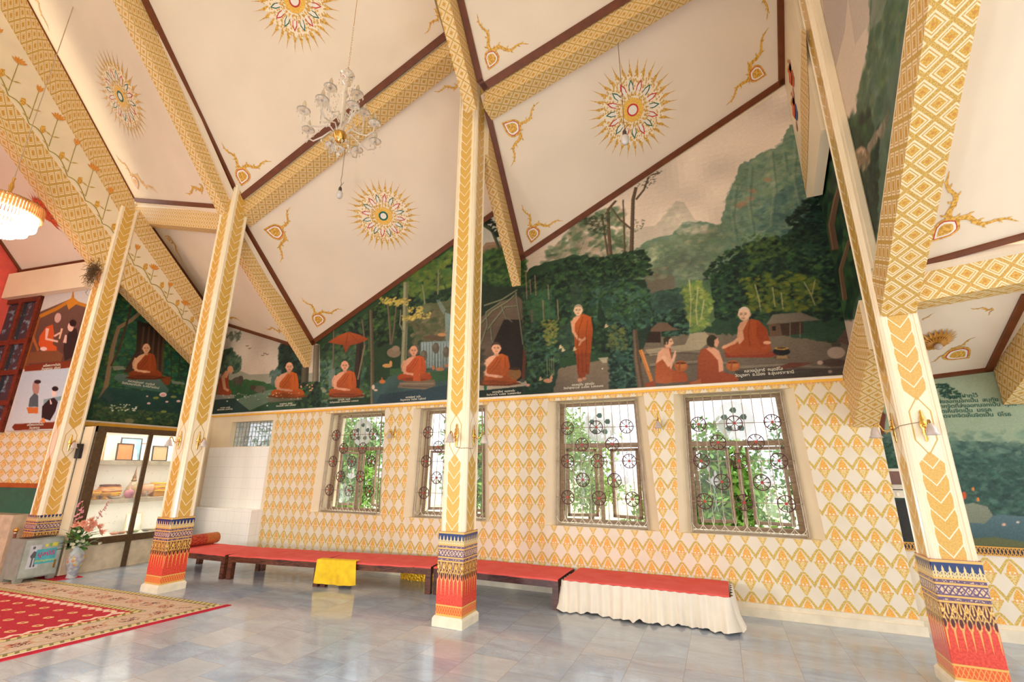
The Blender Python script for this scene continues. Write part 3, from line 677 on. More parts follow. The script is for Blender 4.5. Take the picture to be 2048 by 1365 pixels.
corner(I3, (1909, 442), (1860, 484), (1896, 343), (2038, 441), 'big orange gold flourish on the porch ceiling at the right edge')
corner(P3, (1900, 703), (1938, 716), (1950, 674), (1861, 726), 'flat gold flourish on the low porch panel')
corner(P3, (1845, 640), (1830, 650), (1868, 626), None, 'gold tip beside the right column on the low porch panel', shield=False)
corner(P3, (1985, 618), (1990, 600), (1975, 632), (1940, 617), 'gold tip under the porch beam at far right', shield=False)
corner(CW, (15, 472), (0, 455), (80, 516), None, 'large red flame flourish on the far left ceiling', mats=[M_speck2, M_red, M_speck2], shield=False)
corner(CW, (20, 500), (0, 490), (70, 530), None, 'lower red flame flourish on the far left ceiling corner', mats=[M_speck2, M_red, M_speck2], shield=False)
corner(CW, (170, 492), (185, 488), (142, 498), None, 'small red flame beside the lotus beam, far left ceiling', mats=[M_speck2, M_red, M_speck2], shield=False)
rosette(CW, (86, 432), .42, 'small red rosette beside the lit chandelier', mats=[M_speck2, M_speck2, M_speck2, M_red, M_green, M_speck2])

# ================================================================== WALL PAINTINGS (computed dab by dab, stored as mesh colours)
M_paint = mat('oil mural paint', lambda g: attr(g), rough=.55) if False else None
def paint_material():
    m = bpy.data.materials.new('mural oil paint'); m.use_nodes = True; t = m.node_tree; b = t.nodes['Principled BSDF']
    a = t.nodes.new('ShaderNodeAttribute'); a.attribute_name = 'paint'; t.links.new(a.outputs['Color'], b.inputs['Base Color']); b.inputs['Roughness'].default_value = .5; b.inputs['Specular IOR Level'].default_value = .25
    return m
M_paint = paint_material()
class Canvas:
    def __init__(s, conv, a0, a1, b0, b1, res, base=(60, 80, 60)):
        s.conv = conv; s.a0, s.b0, s.res = a0, b0, res; s.W = int((a1-a0)/res)+1; s.H = int((b1-b0)/res)+1
        s.img = np.empty((s.H, s.W, 3)); s.img[:] = base; s.rng = np.random.RandomState(5)
    def C(s, p):
        a, b = s.conv(*p); return ((a-s.a0)/s.res, (b-s.b0)/s.res)
    def mask(s, q):
        q = np.array(q); x0 = max(0, int(q[:, 0].min())-1); x1 = min(s.W, int(q[:, 0].max())+3); y0 = max(0, int(q[:, 1].min())-1); y1 = min(s.H, int(q[:, 1].max())+3)
        if x1 <= x0 or y1 <= y0: return None
        M = np.zeros((y1-y0, x1-x0)); n = len(q)
        for dx, dy in ((-.25, -.25), (.25, -.25), (-.25, .25), (.25, .25)):
            X_, Y_ = np.meshgrid(np.arange(x0, x1)+dx, np.arange(y0, y1)+dy); ins = np.zeros(X_.shape, bool)
            for i in range(n):
                xa, ya = q[i]; xb, yb = q[(i+1) % n]
                if ya == yb: continue
                c = ((ya > Y_) != (yb > Y_)) & (X_ < (xb-xa)*(Y_-ya)/(yb-ya)+xa); ins ^= c
            M += ins*.25
        return M, x0, x1, y0, y1
    def poly(s, pts, col, alpha=1., top=None, noise=0, raw=False):
        if noise:                       # broken, brushy outline
            out = []
            for i, a in enumerate(pts):
                b = pts[(i+1) % len(pts)]; n = max(1, int(math.hypot(b[0]-a[0], b[1]-a[1])/6))
                for k in range(n): t = k/n; out.append((a[0]+(b[0]-a[0])*t+s.rng.randn()*1.3, a[1]+(b[1]-a[1])*t+s.rng.randn()*1.3))
            pts = out
        q = pts if raw else [s.C(p) for p in pts]; r = s.mask(q)
        if r is None: return
        M, x0, x1, y0, y1 = r; w = (M*alpha)[..., None]; c = np.zeros(M.shape+(3,)); c[:] = col
        if top is not None:
            t = np.linspace(0, 1, M.shape[0])[:, None, None]; c = c*(1-t)+np.array(top)*t
        if noise: 
            hh, ww = M.shape; k = max(2, int(.09/s.res)); N = s.rng.randn(hh//k+2, ww//k+2); N = np.kron(N, np.ones((k, k)))
            for ax in (0, 1): 
                for _ in range(2): N = (N+np.roll(N, k//2, ax))/2
            c = c+N[:hh, :ww, None]*noise
        s.img[y0:y1, x0:x1] = s.img[y0:y1, x0:x1]*(1-w)+c*w
    def ell(s, cx, cy, rx, ry, col, alpha=1., rot=0, top=None):
        pts = []
        for k in range(18):
            t = 2*PI*k/18; x, y = rx*math.cos(t), ry*math.sin(t); pts.append((cx+x*math.cos(rot)-y*math.sin(rot), cy+x*math.sin(rot)+y*math.cos(rot)))
        s.poly(pts, col, alpha, top)
    def stroke(s, pts, w0, w1, col, alpha=1.):
        n = len(pts); L, R_ = [], []
        for i, p in enumerate(pts):
            a, b = pts[max(0, i-1)], pts[min(n-1, i+1)]; dx, dy = b[0]-a[0], b[1]-a[1]; l = math.hypot(dx, dy)+1e-9; w = (w0+(w1-w0)*i/(n-1))/2
            L.append((p[0]-dy/l*w, p[1]+dx/l*w)); R_.append((p[0]+dy/l*w, p[1]-dx/l*w))
        s.poly(L+R_[::-1], col, alpha)
    def leaves(s, reg, n, r, pal, alpha=.7, asp=1.8):
        """n dabs of radius r px inside pixel polygon reg"""
        q = np.array(reg, float); x0, y0 = q.min(0); x1, y1 = q.max(0); k = 0; tries = 0
        m = len(q); pal = np.array(pal, float)
        c = s.C(((x0+x1)/2, (y0+y1)/2)); d = s.C(((x0+x1)/2+1, (y0+y1)/2)); sc = abs(d[0]-c[0])
        while k < n and tries < n*6:
            tries += 1; x, y = s.rng.uniform(x0, x1), s.rng.uniform(y0, y1); ins = False
            for i in range(m):
                xa, ya = q[i]; xb, yb = q[(i+1) % m]
                if (ya > y) != (yb > y) and x < (xb-xa)*(y-ya)/(yb-ya)+xa: ins = not ins
            if not ins: continue
            k += 1; X_, Y_ = s.C((x, y)); rr = max(1.0, r*sc*s.rng.uniform(.5, 1.4)); an = s.rng.uniform(-.9, .9); R2 = int(rr*asp)+2
            xi, yi = int(X_), int(Y_); xa, xb, ya, yb = max(0, xi-R2), min(s.W, xi+R2+1), max(0, yi-R2), min(s.H, yi+R2+1)
            if xb <= xa or yb <= ya: continue
            gx, gy = np.meshgrid(np.arange(xa, xb)-X_, np.arange(ya, yb)-Y_); u = gx*math.cos(an)+gy*math.sin(an); v = -gx*math.sin(an)+gy*math.cos(an)
            w = np.clip((1.15-np.sqrt((u/(rr*asp**.5))**2+(v/(rr/asp**.5))**2))*2.2, 0, 1)[..., None]*alpha
            col = pal[s.rng.randint(len(pal))]*s.rng.uniform(.86, 1.14)
            s.img[ya:yb, xa:xb] = s.img[ya:yb, xa:xb]*(1-w)+col*w
    def mesh(s, name, P3d, keep, parent=None, flip=False):
        """P3d(a,b)->xyz arrays; keep: polygon in (a,b)"""
        H, W = s.H, s.W; A, B = np.meshgrid(s.a0+np.arange(W)*s.res, s.b0+np.arange(H)*s.res)
        Ac, Bc = A[:-1, :-1]+s.res/2, B[:-1, :-1]+s.res/2; ins = np.zeros(Ac.shape, bool); n = len(keep)
        for i in range(n):
            xa, ya = keep[i]; xb, yb = keep[(i+1) % n]
            if ya == yb: continue
            ins ^= ((ya > Bc) != (yb > Bc)) & (Ac < (xb-xa)*(Bc-ya)/(yb-ya)+xa)
        jj, ii = np.nonzero(ins); v00 = jj*W+ii; quads = np.stack([v00, v00+1, v00+W+1, v00+W], 1)
        if flip: quads = quads[:, ::-1]
        used = np.unique(quads); remap = -np.ones(H*W, int); remap[used] = np.arange(len(used)); quads = remap[quads]
        co_ = np.stack(P3d(A.ravel()[used], B.ravel()[used]), 1)
        me = bpy.data.meshes.new(name); nf = len(quads); me.vertices.add(len(used)); me.vertices.foreach_set('co', co_.astype(np.float32).ravel())
        me.loops.add(nf*4); me.loops.foreach_set('vertex_index', quads.astype(np.int32).ravel()); me.polygons.add(nf); me.polygons.foreach_set('loop_start', np.arange(nf, dtype=np.int32)*4)
        me.update(calc_edges=True)
        at = me.color_attributes.new('paint', 'FLOAT_COLOR', 'POINT'); c = np.clip(s.img.reshape(-1, 3)[used], 0, 255)/255
        c = c+s.rng.randn(len(used), 1)*.012; c = np.clip(c, 0, 1); c = np.where(c <= .04045, c/12.92, ((c+.055)/1.055)**2.4)
        at.data.foreach_set('color', np.concatenate([c, np.ones((len(c), 1))], 1).astype(np.float32).ravel())
        me.materials.append(M_paint); o = bpy.data.objects.new(name, me); COL.objects.link(o)
        if parent: o.parent = parent
        return o
SKIN = (226, 160, 120); ROBE = (160, 70, 30)
def sh(c, k): return tuple(max(0, min(255, x*k)) for x in c)
def monk(K, cx, yb, H, f=1, skin=SKIN, robe=ROBE, hair=None, bowl=None, mat_=True, tilt=0, head=None):
    T = lambda x, y: (cx+f*x*H+tilt*y*H, yb-y*H)
    PP = lambda L, c, a=1., top=None: K.poly([T(*p) for p in L], c, a, top)
    if mat_: PP([(-.58, .0), (-.5, .04), (.5, .05), (.6, .01), (.3, -.04), (-.3, -.04)], sh(robe, .62))
    PP([(-.46, .05), (-.47, .13), (-.38, .20), (-.1, .27), (.2, .27), (.4, .21), (.49, .13), (.48, .05), (.25, .0), (-.25, .0)], sh(robe, .84), 1., sh(robe, 1.0))
    PP([(-.44, .06), (-.1, .10), (.1, .07), (.42, .06), (.2, .015), (-.2, .015)], sh(robe, .66), .7)
    PP([(-.30, .20), (-.31, .40), (-.27, .55), (-.17, .64), (-.02, .70), (.1, .70), (.1, .3), (-.1, .2)], skin, 1., sh(skin, 1.03))          # bare shoulder and side
    PP([(-.24, .22), (-.22, .40), (-.08, .56), (.04, .70), (.13, .72), (.27, .66), (.31, .50), (.33, .30), (.30, .20), (0, .18)], robe, 1., sh(robe, 1.1))
    for a, b in (((-.2, .3), (.05, .62)), ((-.16, .24), (.12, .62)), ((.16, .24), (.2, .64))): K.stroke([T(*a), T((a[0]+b[0])/2+.03, (a[1]+b[1])/2), T(*b)], H*.012, H*.02, sh(robe, .72), .8)
    PP([(.10, .2), (.12, .7), (.2, .69), (.2, .2)], sh(robe, 1.14), .55)
    K.stroke([T(-.25, .57), T(-.325, .42), T(-.32, .30), T(-.20, .21), T(.0, .19)], H*.085, H*.055, skin); K.stroke([T(-.29, .5), T(-.35, .38), T(-.32, .29)], H*.02, H*.02, sh(skin, .75), .6)
    K.ell(*T(.0, .185), H*.10, H*.035, sh(skin, 1.04)); K.ell(*T(.09, .175), H*.07, H*.026, sh(skin, .95))
    hx, hy = head or (0, .85); K.stroke([T(hx*.6, .66), T(hx, .80)], H*.11, H*.10, sh(skin, .9))
    face(K, *T(hx, hy), H*.105, H*.135, f, skin, hair)
def face(K, x, y, rx, ry, f=1, skin=SKIN, hair=None, turn=0.):
    if hair: K.ell(x-f*rx*.06, y-ry*.12, rx*1.08, ry*1.0, hair)
    for sgn in (-1, 1): K.ell(x+sgn*rx*.98, y+ry*.08, rx*.16, ry*.24, sh(skin, .88))
    K.ell(x, y, rx, ry, sh(skin, .98), 1., 0, sh(skin, 1.07)); K.ell(x, y+ry*.25, rx*.8, ry*.74, skin)
    K.ell(x-f*rx*.5, y+ry*.1, rx*.42, ry*.7, sh(skin, 1.08), .5)
    if hair: K.poly([(x-rx*.96, y-ry*.28), (x-rx*.8, y-ry*.8), (x, y-ry*1.05), (x+rx*.8, y-ry*.8), (x+rx*.96, y-ry*.28), (x+rx*.6, y-ry*.55), (x, y-ry*.64), (x-rx*.6, y-ry*.55)], hair, .9)
    d = sh(skin, .38); tx = turn*rx
    for sgn in (-1, 1):
        K.stroke([(x+tx+sgn*rx*.62, y-ry*.10), (x+tx+sgn*rx*.38, y-ry*.17), (x+tx+sgn*rx*.14, y-ry*.10)], rx*.12, rx*.10, d, .75)
        K.ell(x+tx+sgn*rx*.38, y+ry*.03, rx*.19, ry*.06, d, .9)
    K.stroke([(x+tx, y), (x+tx-f*rx*.1, y+ry*.30), (x+tx+rx*.06, y+ry*.34)], rx*.10, rx*.14, sh(skin, .72), .8)
    K.stroke([(x+tx-rx*.28, y+ry*.56), (x+tx, y+ry*.60), (x+tx+rx*.28, y+ry*.56)], rx*.12, rx*.12, (150, 66, 50), .9)
GRN = [(34, 60, 40), (46, 78, 46), (58, 94, 52), (28, 46, 36), (72, 104, 56)]
DKG = [(22, 40, 34), (30, 52, 40), (38, 64, 44), (18, 32, 30)]
LTG = [(110, 132, 64), (134, 150, 72), (88, 118, 66), (150, 158, 84)]
BLG = [(52, 88, 74), (66, 104, 84), (44, 76, 68), (84, 116, 90)]
def convA(px, py): p = on(px, py, 'y', YW); return p[0], p[2]
def tree(K, pts, w0, w1, col, br=()):
    K.stroke(pts, w0, w1, col); K.stroke([(p[0]-w0*.22, p[1]) for p in pts], w0*.3, w1*.3, sh(col, 1.3), .5); K.stroke([(p[0]+w0*.3, p[1]) for p in pts], w0*.3, w1*.3, sh(col, .6), .5)
    for b in br: K.stroke(b, w0*.4, w1*.3, sh(col, .85))
def paintA():
    K = Canvas(convA, -10.22, 1.71, 2.685, 7.05, .0085, (44, 62, 46)); S = K.stroke; P = K.poly; Lv = K.leaves; E_ = K.ell
    # ---- sky and mountains at the right
    P([(990, 60), (1700, 60), (1700, 520), (990, 560)], (244, 220, 194), 1, (236, 216, 196), 0)
    P([(1150, 470), (1310, 452), (1340, 420), (1352, 402), (1368, 405), (1390, 440), (1480, 470), (1480, 560), (1150, 560)], (210, 200, 174), .9, (206, 190, 168))
    P([(1240, 520), (1300, 480), (1345, 468), (1365, 445), (1400, 442), (1440, 452), (1452, 400), (1470, 360), (1480, 330), (1530, 305), (1560, 290), (1580, 250), (1640, 240), (1700, 230), (1700, 620), (1240, 620)], (108, 136, 112), 1, (122, 142, 118), 5)
    Lv([(1460, 380), (1490, 335), (1580, 270), (1640, 250), (1640, 470), (1480, 520), (1440, 470)], 700, 7, [(120, 146, 112), (92, 128, 104), (140, 156, 118), (78, 112, 96), (150, 158, 128)], .4)
    Lv([(1500, 440), (1560, 380), (1620, 330), (1640, 460), (1560, 500)], 260, 8, [(66, 100, 96), (84, 116, 112), (120, 144, 110)], .45)
    for x, y in ((1487, 408), (1500, 398), (1505, 383), (1535, 360), (1478, 412)): E_(x, y, 9, 5, (178, 122, 96), .55)
    P([(1258, 520), (1270, 498), (1300, 488), (1345, 480), (1380, 455), (1440, 450), (1440, 560), (1258, 560)], (110, 130, 100), .8, (128, 140, 112), 4)
    P([(1286, 520), (1290, 500), (1304, 494), (1318, 504), (1318, 524), (1306, 532)], (186, 190, 150), .85); Lv([(1282, 500), (1325, 495), (1325, 540), (1282, 535)], 60, 4, [(196, 200, 164), (140, 156, 116), (166, 176, 134)], .5); E_(1390, 486, 22, 7, (184, 170, 136), .8); P([(1320, 520), (1370, 500), (1420, 512), (1420, 590), (1300, 590)], (104, 112, 96), .8)
    P([(1290, 545), (1330, 525), (1350, 560), (1345, 620), (1280, 610)], (106, 96, 80), .9, (118, 108, 90))
    Lv([(1262, 510), (1300, 485), (1370, 460), (1450, 450), (1470, 520), (1400, 560), (1270, 560)], 420, 6, [(112, 136, 104), (130, 148, 118), (96, 122, 96), (148, 156, 122)], .4)
    Lv([(1325, 440), (1352, 405), (1385, 440), (1440, 465), (1310, 470)], 90, 6, [(206, 196, 172), (196, 184, 160)], .35)
    for p_ in ([(1500, 330), (1495, 400), (1505, 470)], [(1540, 300), (1548, 380), (1540, 450)], [(1590, 280), (1585, 350), (1600, 420)], [(1470, 370), (1462, 430), (1470, 480)], [(1565, 300), (1570, 340)]): S(p_, 5, 3, (150, 162, 134), .35); S([(q[0]+6, q[1]+4) for q in p_], 4, 3, (70, 96, 84), .35)
    # pale cliff behind the bare trees
    Lv([(1080, 520), (1160, 440), (1240, 410), (1262, 500), (1200, 560), (1100, 560)], 420, 7, [(110, 130, 96), (158, 150, 122), (84, 110, 76), (196, 170, 146), (70, 98, 66)], .6)
    for pts in ([(1160, 520), (1175, 482), (1196, 470)], [(1175, 500), (1195, 500), (1205, 515)]): S(pts, 12, 5, (204, 176, 150), .6)
    # ---- forest masses
    P([(1040, 575), (1060, 535), (1150, 510), (1250, 520), (1262, 560), (1290, 640), (1250, 775), (1040, 790)], (34, 56, 42), 1, (48, 76, 52), 3)
    P([(1230, 610), (1300, 590), (1420, 560), (1480, 500), (1560, 480), (1610, 430), (1660, 400), (1725, 420), (1730, 660), (1700, 680), (1230, 690)], (46, 72, 50), 1, (36, 70, 56), 3)
    Lv([(1050, 560), (1140, 515), (1250, 530), (1280, 620), (1250, 700), (1040, 740)], 2200, 4.2, DKG+GRN, .75)
    Lv([(1180, 545), (1270, 545), (1300, 580), (1280, 640), (1180, 640)], 500, 4.5, BLG+GRN, .7)
    Lv([(1405, 560), (1430, 520), (1470, 495), (1540, 475), (1600, 470), (1720, 520), (1720, 640), (1420, 640)], 2300, 4.6, DKG+GRN+DKG, .8)
    Lv([(1570, 440), (1610, 402), (1650, 385), (1690, 430), (1690, 500), (1600, 480)], 520, 4.5, DKG, .85)
    Lv([(1480, 560), (1560, 540), (1640, 560), (1640, 620), (1500, 625)], 360, 4.5, [(104, 116, 40), (128, 128, 44), (84, 104, 44)], .6)
    Lv([(1480, 470), (1540, 470), (1580, 500), (1500, 540)], 120, 4, [(70, 100, 50), (90, 112, 52)], .6)
    P([(1355, 560), (1420, 560), (1430, 640), (1400, 668), (1365, 660)], (112, 134, 84), .7, (90, 116, 84))
    Lv([(1360, 575), (1400, 560), (1425, 600), (1418, 650), (1380, 668), (1362, 630)], 460, 4.2, LTG, .65)
    Lv([(1290, 590), (1360, 580), (1372, 640), (1300, 650)], 420, 4.6, [(56, 82, 70), (70, 98, 80), (44, 68, 60)], .6)
    Lv([(1300, 625), (1365, 620), (1380, 668), (1300, 672)], 300, 4.2, DKG+BLG, .8)
    for pts in ([(1378, 560), (1382, 600), (1380, 655)], [(1396, 575), (1392, 620), (1395, 650)], [(1408, 600), (1402, 640)], [(1510, 570), (1518, 600), (1522, 625)], [(1545, 575), (1550, 615)], [(1608, 565), (1622, 590), (1630, 612)], [(1630, 560), (1624, 590)], [(1562, 585), (1566, 620)]): S(pts, 2.6, 2, (196, 186, 136), .8)
    # right end: mossy cliff and trunk
    P([(1655, 380), (1740, 380), (1740, 760), (1700, 760), (1690, 660), (1672, 520)], (40, 62, 40), .9, (52, 84, 52), 4)
    Lv([(1660, 400), (1720, 420), (1715, 640), (1690, 640)], 500, 5, [(44, 84, 52), (60, 92, 40), (34, 66, 50), (72, 66, 40)], .6)
    S([(1672, 470), (1668, 430), (1690, 395), (1712, 380)], 16, 8, (96, 74, 56)); S([(1690, 600), (1684, 560), (1700, 520)], 6, 12, (96, 70, 54), .8)
    P([(1668, 690), (1700, 645), (1725, 600), (1730, 720), (1700, 700)], (92, 66, 56), .95, (104, 80, 64))
    # ---- ground of the clearing
    P([(1245, 690), (1290, 678), (1400, 668), (1440, 668), (1560, 672), (1700, 690), (1700, 770), (1245, 790)], (100, 86, 72), 1, (122, 108, 88), 3)
    P([(1380, 668), (1410, 664), (1424, 680), (1400, 700), (1300, 712), (1290, 700), (1370, 690)], (176, 160, 128), .9)
    for pts in ([(1260, 710), (1330, 700), (1400, 704)], [(1300, 730), (1420, 722), (1460, 728)], [(1480, 735), (1560, 730), (1660, 736)], [(1560, 748), (1620, 742)]): S(pts, 5, 2, (150, 136, 112), .6); S([(p[0], p[1]+5) for p in pts], 3, 2, (66, 56, 48), .5)
    P([(1470, 742), (1700, 736), (1700, 765), (1470, 775)], (62, 54, 48), .8)
    # huts
    P([(1300, 660), (1316, 646), (1334, 646), (1345, 655), (1362, 660), (1300, 666)], (116, 92, 72)); P([(1292, 664), (1322, 664), (1322, 686), (1292, 686)], (52, 36, 30)); S([(1322, 664), (1322, 690)], 1.6, 1.6, (110, 90, 70))
    P([(1532, 650), (1545, 630), (1600, 625), (1642, 641), (1600, 644), (1560, 648)], (122, 110, 92)); P([(1536, 650), (1560, 646), (1564, 672), (1540, 674)], (104, 78, 58)); P([(1560, 648), (1606, 644), (1606, 668), (1564, 672)], (64, 46, 36)); P([(1544, 654), (1551, 653), (1552, 662), (1545, 662)], (34, 24, 22))
    for x in (1580, 1600): S([(x, 646), (x, 676)], 1.6, 1.6, (142, 122, 96))
    # smudged visitors at the right edge
    E_(1672, 690, 10, 6, (70, 66, 52)); E_(1672, 706, 18, 12, (196, 168, 146), .75); E_(1668, 726, 26, 8, (64, 46, 40), .7); E_(1640, 726, 6, 4, (214, 178, 156), .8); E_(1660, 744, 4, 3, (200, 160, 146), .7)
    P([(1546, 738), (1580, 726), (1628, 726), (1600, 734), (1560, 740)], (104, 52, 36), .9)
    # teacher on mat, turned left
    P([(1448, 706), (1545, 704), (1556, 710), (1540, 716), (1452, 716)], (140, 56, 34))
    P([(1446, 700), (1452, 690), (1480, 685), (1500, 690), (1540, 688), (1544, 700), (1530, 710), (1460, 712)], (150, 66, 32), 1, (176, 84, 40))
    P([(1482, 694), (1484, 660), (1492, 645), (1502, 638), (1518, 642), (1534, 660), (1541, 688), (1520, 700)], (160, 68, 28), 1, (176, 80, 34))
    P([(1514, 642), (1532, 655), (1541, 690), (1522, 694), (1512, 668)], (146, 58, 24), .8); S([(1500, 640), (1496, 668), (1500, 692)], 1.5, 2, (124, 48, 20), .8)
    P([(1476, 655), (1480, 646), (1492, 640), (1497, 640), (1486, 662), (1488, 680), (1478, 690), (1474, 674)], SKIN)
    S([(1480, 655), (1481, 674), (1468, 686), (1454, 692)], 9, 5, sh(SKIN, 1.02)); E_(1450, 694, 7, 3.4, SKIN, 1, -.4); E_(1534, 686, 8, 3.6, SKIN)
    S([(1494, 642), (1491, 632)], 10, 10, sh(SKIN, .86)); E_(1500, 630, 2.4, 4, sh(SKIN, .85)); face(K, 1488, 629, 11.5, 13.5, -1, (232, 186, 150), (224, 196, 168), -.12)
    # black bowl on gold stand
    E_(1563, 716, 17, 3.6, (96, 72, 50)); P([(1556, 708), (1572, 708), (1576, 718), (1552, 718)], (150, 120, 80)); E_(1563, 704, 17.5, 8, (26, 24, 26)); E_(1563, 697.5, 14, 3, (196, 146, 66)); E_(1563, 696.8, 10, 1.6, (60, 40, 26))
    # two followers
    P([(1310, 755), (1312, 722), (1320, 702), (1332, 694), (1342, 698), (1344, 740), (1372, 746), (1376, 760), (1330, 768), (1312, 766)], (176, 92, 52), 1, (160, 74, 38))
    P([(1312, 728), (1316, 706), (1326, 696), (1338, 698), (1346, 730), (1342, 740), (1330, 716)], (226, 164, 128)); S([(1326, 712), (1338, 732), (1346, 722), (1350, 708)], 9, 5, (234, 176, 140)); S([(1348, 716), (1351, 702)], 5, 2.6, (238, 184, 150))
    P([(1344, 742), (1360, 742), (1375, 752), (1374, 764), (1345, 766)], (168, 80, 42)); S([(1334, 698), (1334, 688)], 8, 8, sh(SKIN, .92)); E_(1337, 685, 8.5, 11, (234, 178, 140)); P([(1328, 690), (1327, 678), (1334, 673), (1344, 675), (1338, 680), (1336, 690)], (56, 52, 38)); E_(1333, 687, 1.8, 3, sh(SKIN, .85)); P([(1345, 683), (1348, 687), (1345, 689)], (234, 178, 140)); E_(1342, 683, 1.6, .8, (70, 40, 30)); E_(1343, 692, 2, .8, (170, 80, 66))
    P([(1395, 762), (1396, 715), (1402, 700), (1420, 694), (1436, 702), (1444, 720), (1446, 745), (1474, 752), (1478, 764), (1440, 770), (1380, 772), (1376, 764)], (150, 68, 36), 1, (160, 76, 42))
    P([(1412, 698), (1424, 694), (1438, 702), (1446, 725), (1447, 742), (1438, 745), (1436, 722), (1424, 708)], (224, 158, 122)); P([(1380, 766), (1402, 758), (1402, 770), (1384, 774)], (170, 96, 56))
    S([(1421, 698), (1422, 688)], 10, 9, sh(SKIN, .85)); E_(1424, 683, 11, 12.5, (52, 46, 34)); P([(1430, 680), (1436, 676), (1438, 686), (1434, 696), (1428, 692)], (216, 156, 120)); E_(1430, 683, 1.8, 3.2, sh(SKIN, .9))
    for x, y in ((1362, 733), (1466, 732)): E_(x, y, 14, 11, (176, 98, 50)); E_(x+2, y-2, 9, 6, (204, 124, 66), .6); E_(x, y-6, 11, 1.8, (84, 40, 22)); S([(x-2, y-9), (x-4, y+9)], 4, 4, (150, 74, 36), .8)
    # rolled parasol leaning by the trunk
    # ---- middle forest: path and standing monk
    P([(955, 470), (1000, 470), (1045, 560), (1045, 800), (955, 800)], (26, 40, 32), 1, (40, 58, 40), 2)
    P([(958, 430), (1046, 420), (1046, 500), (958, 500)], (206, 204, 190), .95)
    P([(958, 512), (975, 492), (1005, 488), (1045, 500), (1050, 560), (958, 560)], (40, 70, 40)); P([(958, 506), (972, 486), (1010, 482), (1030, 490), (1000, 496), (970, 514)], (150, 118, 92), .9)
    Lv([(958, 510), (1010, 492), (1050, 520), (1050, 570), (958, 570)], 420, 5, [(44, 84, 42), (66, 104, 48), (30, 56, 38), (86, 112, 48)], .7)
    S([(958, 442), (985, 462), (1000, 500)], 9, 5, (58, 74, 54)); S([(962, 450), (975, 442), (995, 450)], 4, 2, (50, 64, 46)); Lv([(965, 440), (1010, 438), (1010, 480), (990, 470)], 60, 3, [(20, 34, 26)], .9)
    P([(955, 640), (990, 612), (1035, 590), (1046, 600), (1046, 700), (960, 780)], (88, 72, 58), 1, (112, 94, 76), 4); P([(985, 690), (1008, 640), (1044, 640), (1050, 760), (1020, 765)], (34, 26, 24), .95)
    for pts in ([(960, 650), (985, 622), (1015, 604), (1030, 590)], [(975, 660), (990, 640), (1010, 615), (1035, 612), (1038, 626)], [(962, 690), (975, 650), (972, 625), (1000, 606)], [(1032, 585), (1040, 640), (1046, 690)], [(982, 655), (984, 680), (990, 690)], [(1003, 610), (1012, 635), (1025, 645)], [(968, 612), (1004, 600), (1035, 580)]): S(pts, 3.6, 2.2, (126, 128, 98), .95); S([(p[0]+1.5, p[1]+1.5) for p in pts], 1.4, 1, (40, 44, 34), .7)
    P([(1150, 560), (1165, 560), (1172, 700), (1100, 720), (1118, 640)], (72, 92, 74), .35)
    Lv([(1046, 575), (1130, 560), (1140, 640), (1050, 700)], 900, 4.4, DKG+GRN, .7); Lv([(1050, 590), (1100, 580), (1110, 640), (1060, 640)], 240, 4.4, [(64, 104, 62), (52, 90, 66)], .55)
    for x, y0, y1 in ((1052, 545, 600), (1070, 550, 592), (1086, 600, 650), (1096, 570, 600), (1064, 640, 690), (1104, 640, 690), (1060, 560, 590), (1115, 600, 640)): S([(x, y0), (x+2, y1)], 2.6, 2, (168, 134, 104), .75)
    S([(1064, 620), (1066, 745)], 5, 6, (96, 92, 72)); S([(1050, 700), (1046, 770)], 7, 6, (100, 52, 34))
    Lv([(1050, 650), (1110, 640), (1120, 720), (1100, 760), (1060, 780)], 900, 3.6, DKG+BLG+GRN, .75); Lv([(1085, 640), (1115, 640), (1115, 690), (1090, 690)], 90, 3, [(150, 140, 66), (120, 128, 60)], .6)
    for x in (1094, 1099, 1103, 1107): S([(x, 715), (x+1, 752)], 1.3, 1.1, (140, 140, 100), .9)
    P([(1105, 790), (1118, 740), (1170, 722), (1222, 716), (1226, 740), (1218, 788), (1105, 796)], (110, 94, 78), 1, (136, 118, 94), 3); P([(1118, 716), (1220, 706), (1220, 718), (1120, 736)], (44, 74, 46), .9); P([(1196, 717), (1218, 715), (1216, 720), (1226, 724), (1206, 727)], (206, 190, 158), .8)
    P([(1100, 790), (1220, 780), (1235, 788), (1100, 800)], (62, 58, 50), .8)
    # big tree right of the path
    P([(1218, 700), (1222, 640), (1195, 640), (1200, 560), (1290, 560), (1310, 640), (1286, 700), (1276, 782), (1222, 790)], (34, 54, 42), .9)
    Lv([(1190, 580), (1240, 556), (1295, 580), (1305, 650), (1270, 660), (1215, 640)], 900, 4, BLG+GRN, .75); Lv([(1215, 640), (1270, 640), (1275, 785), (1222, 790)], 800, 3.4, DKG+BLG, .8); Lv([(1215, 650), (1250, 650), (1255, 700), (1215, 700)], 120, 3, [(120, 124, 66), (96, 110, 60)], .5)
    tree(K, [(1270, 660), (1274, 720), (1284, 782)], 9, 16, (104, 84, 66)); S([(1281, 700), (1296, 742), (1305, 768)], 8, 7, (198, 122, 60)); S([(1283, 700), (1298, 742)], 2, 2, (230, 160, 96), .8); P([(1290, 768), (1308, 762), (1312, 772), (1292, 776)], (150, 70, 44))
    # bare trees in front of the cliff
    for pts, w in (([(1222, 512), (1218, 470), (1216, 420), (1232, 402)], 7), ([(1262, 545), (1264, 470), (1266, 400), (1272, 375)], 9), ([(1264, 460), (1240, 440), (1222, 415)], 4), ([(1272, 400), (1288, 380), (1298, 352), (1320, 346)], 4), ([(1216, 512), (1208, 460), (1204, 430)], 4), ([(1250, 520), (1248, 450), (1246, 400)], 4)): S(pts, w, w*.6, (104, 84, 66)); S([(p[0]+w*.3, p[1]) for p in pts], w*.3, w*.2, (56, 44, 38), .7)
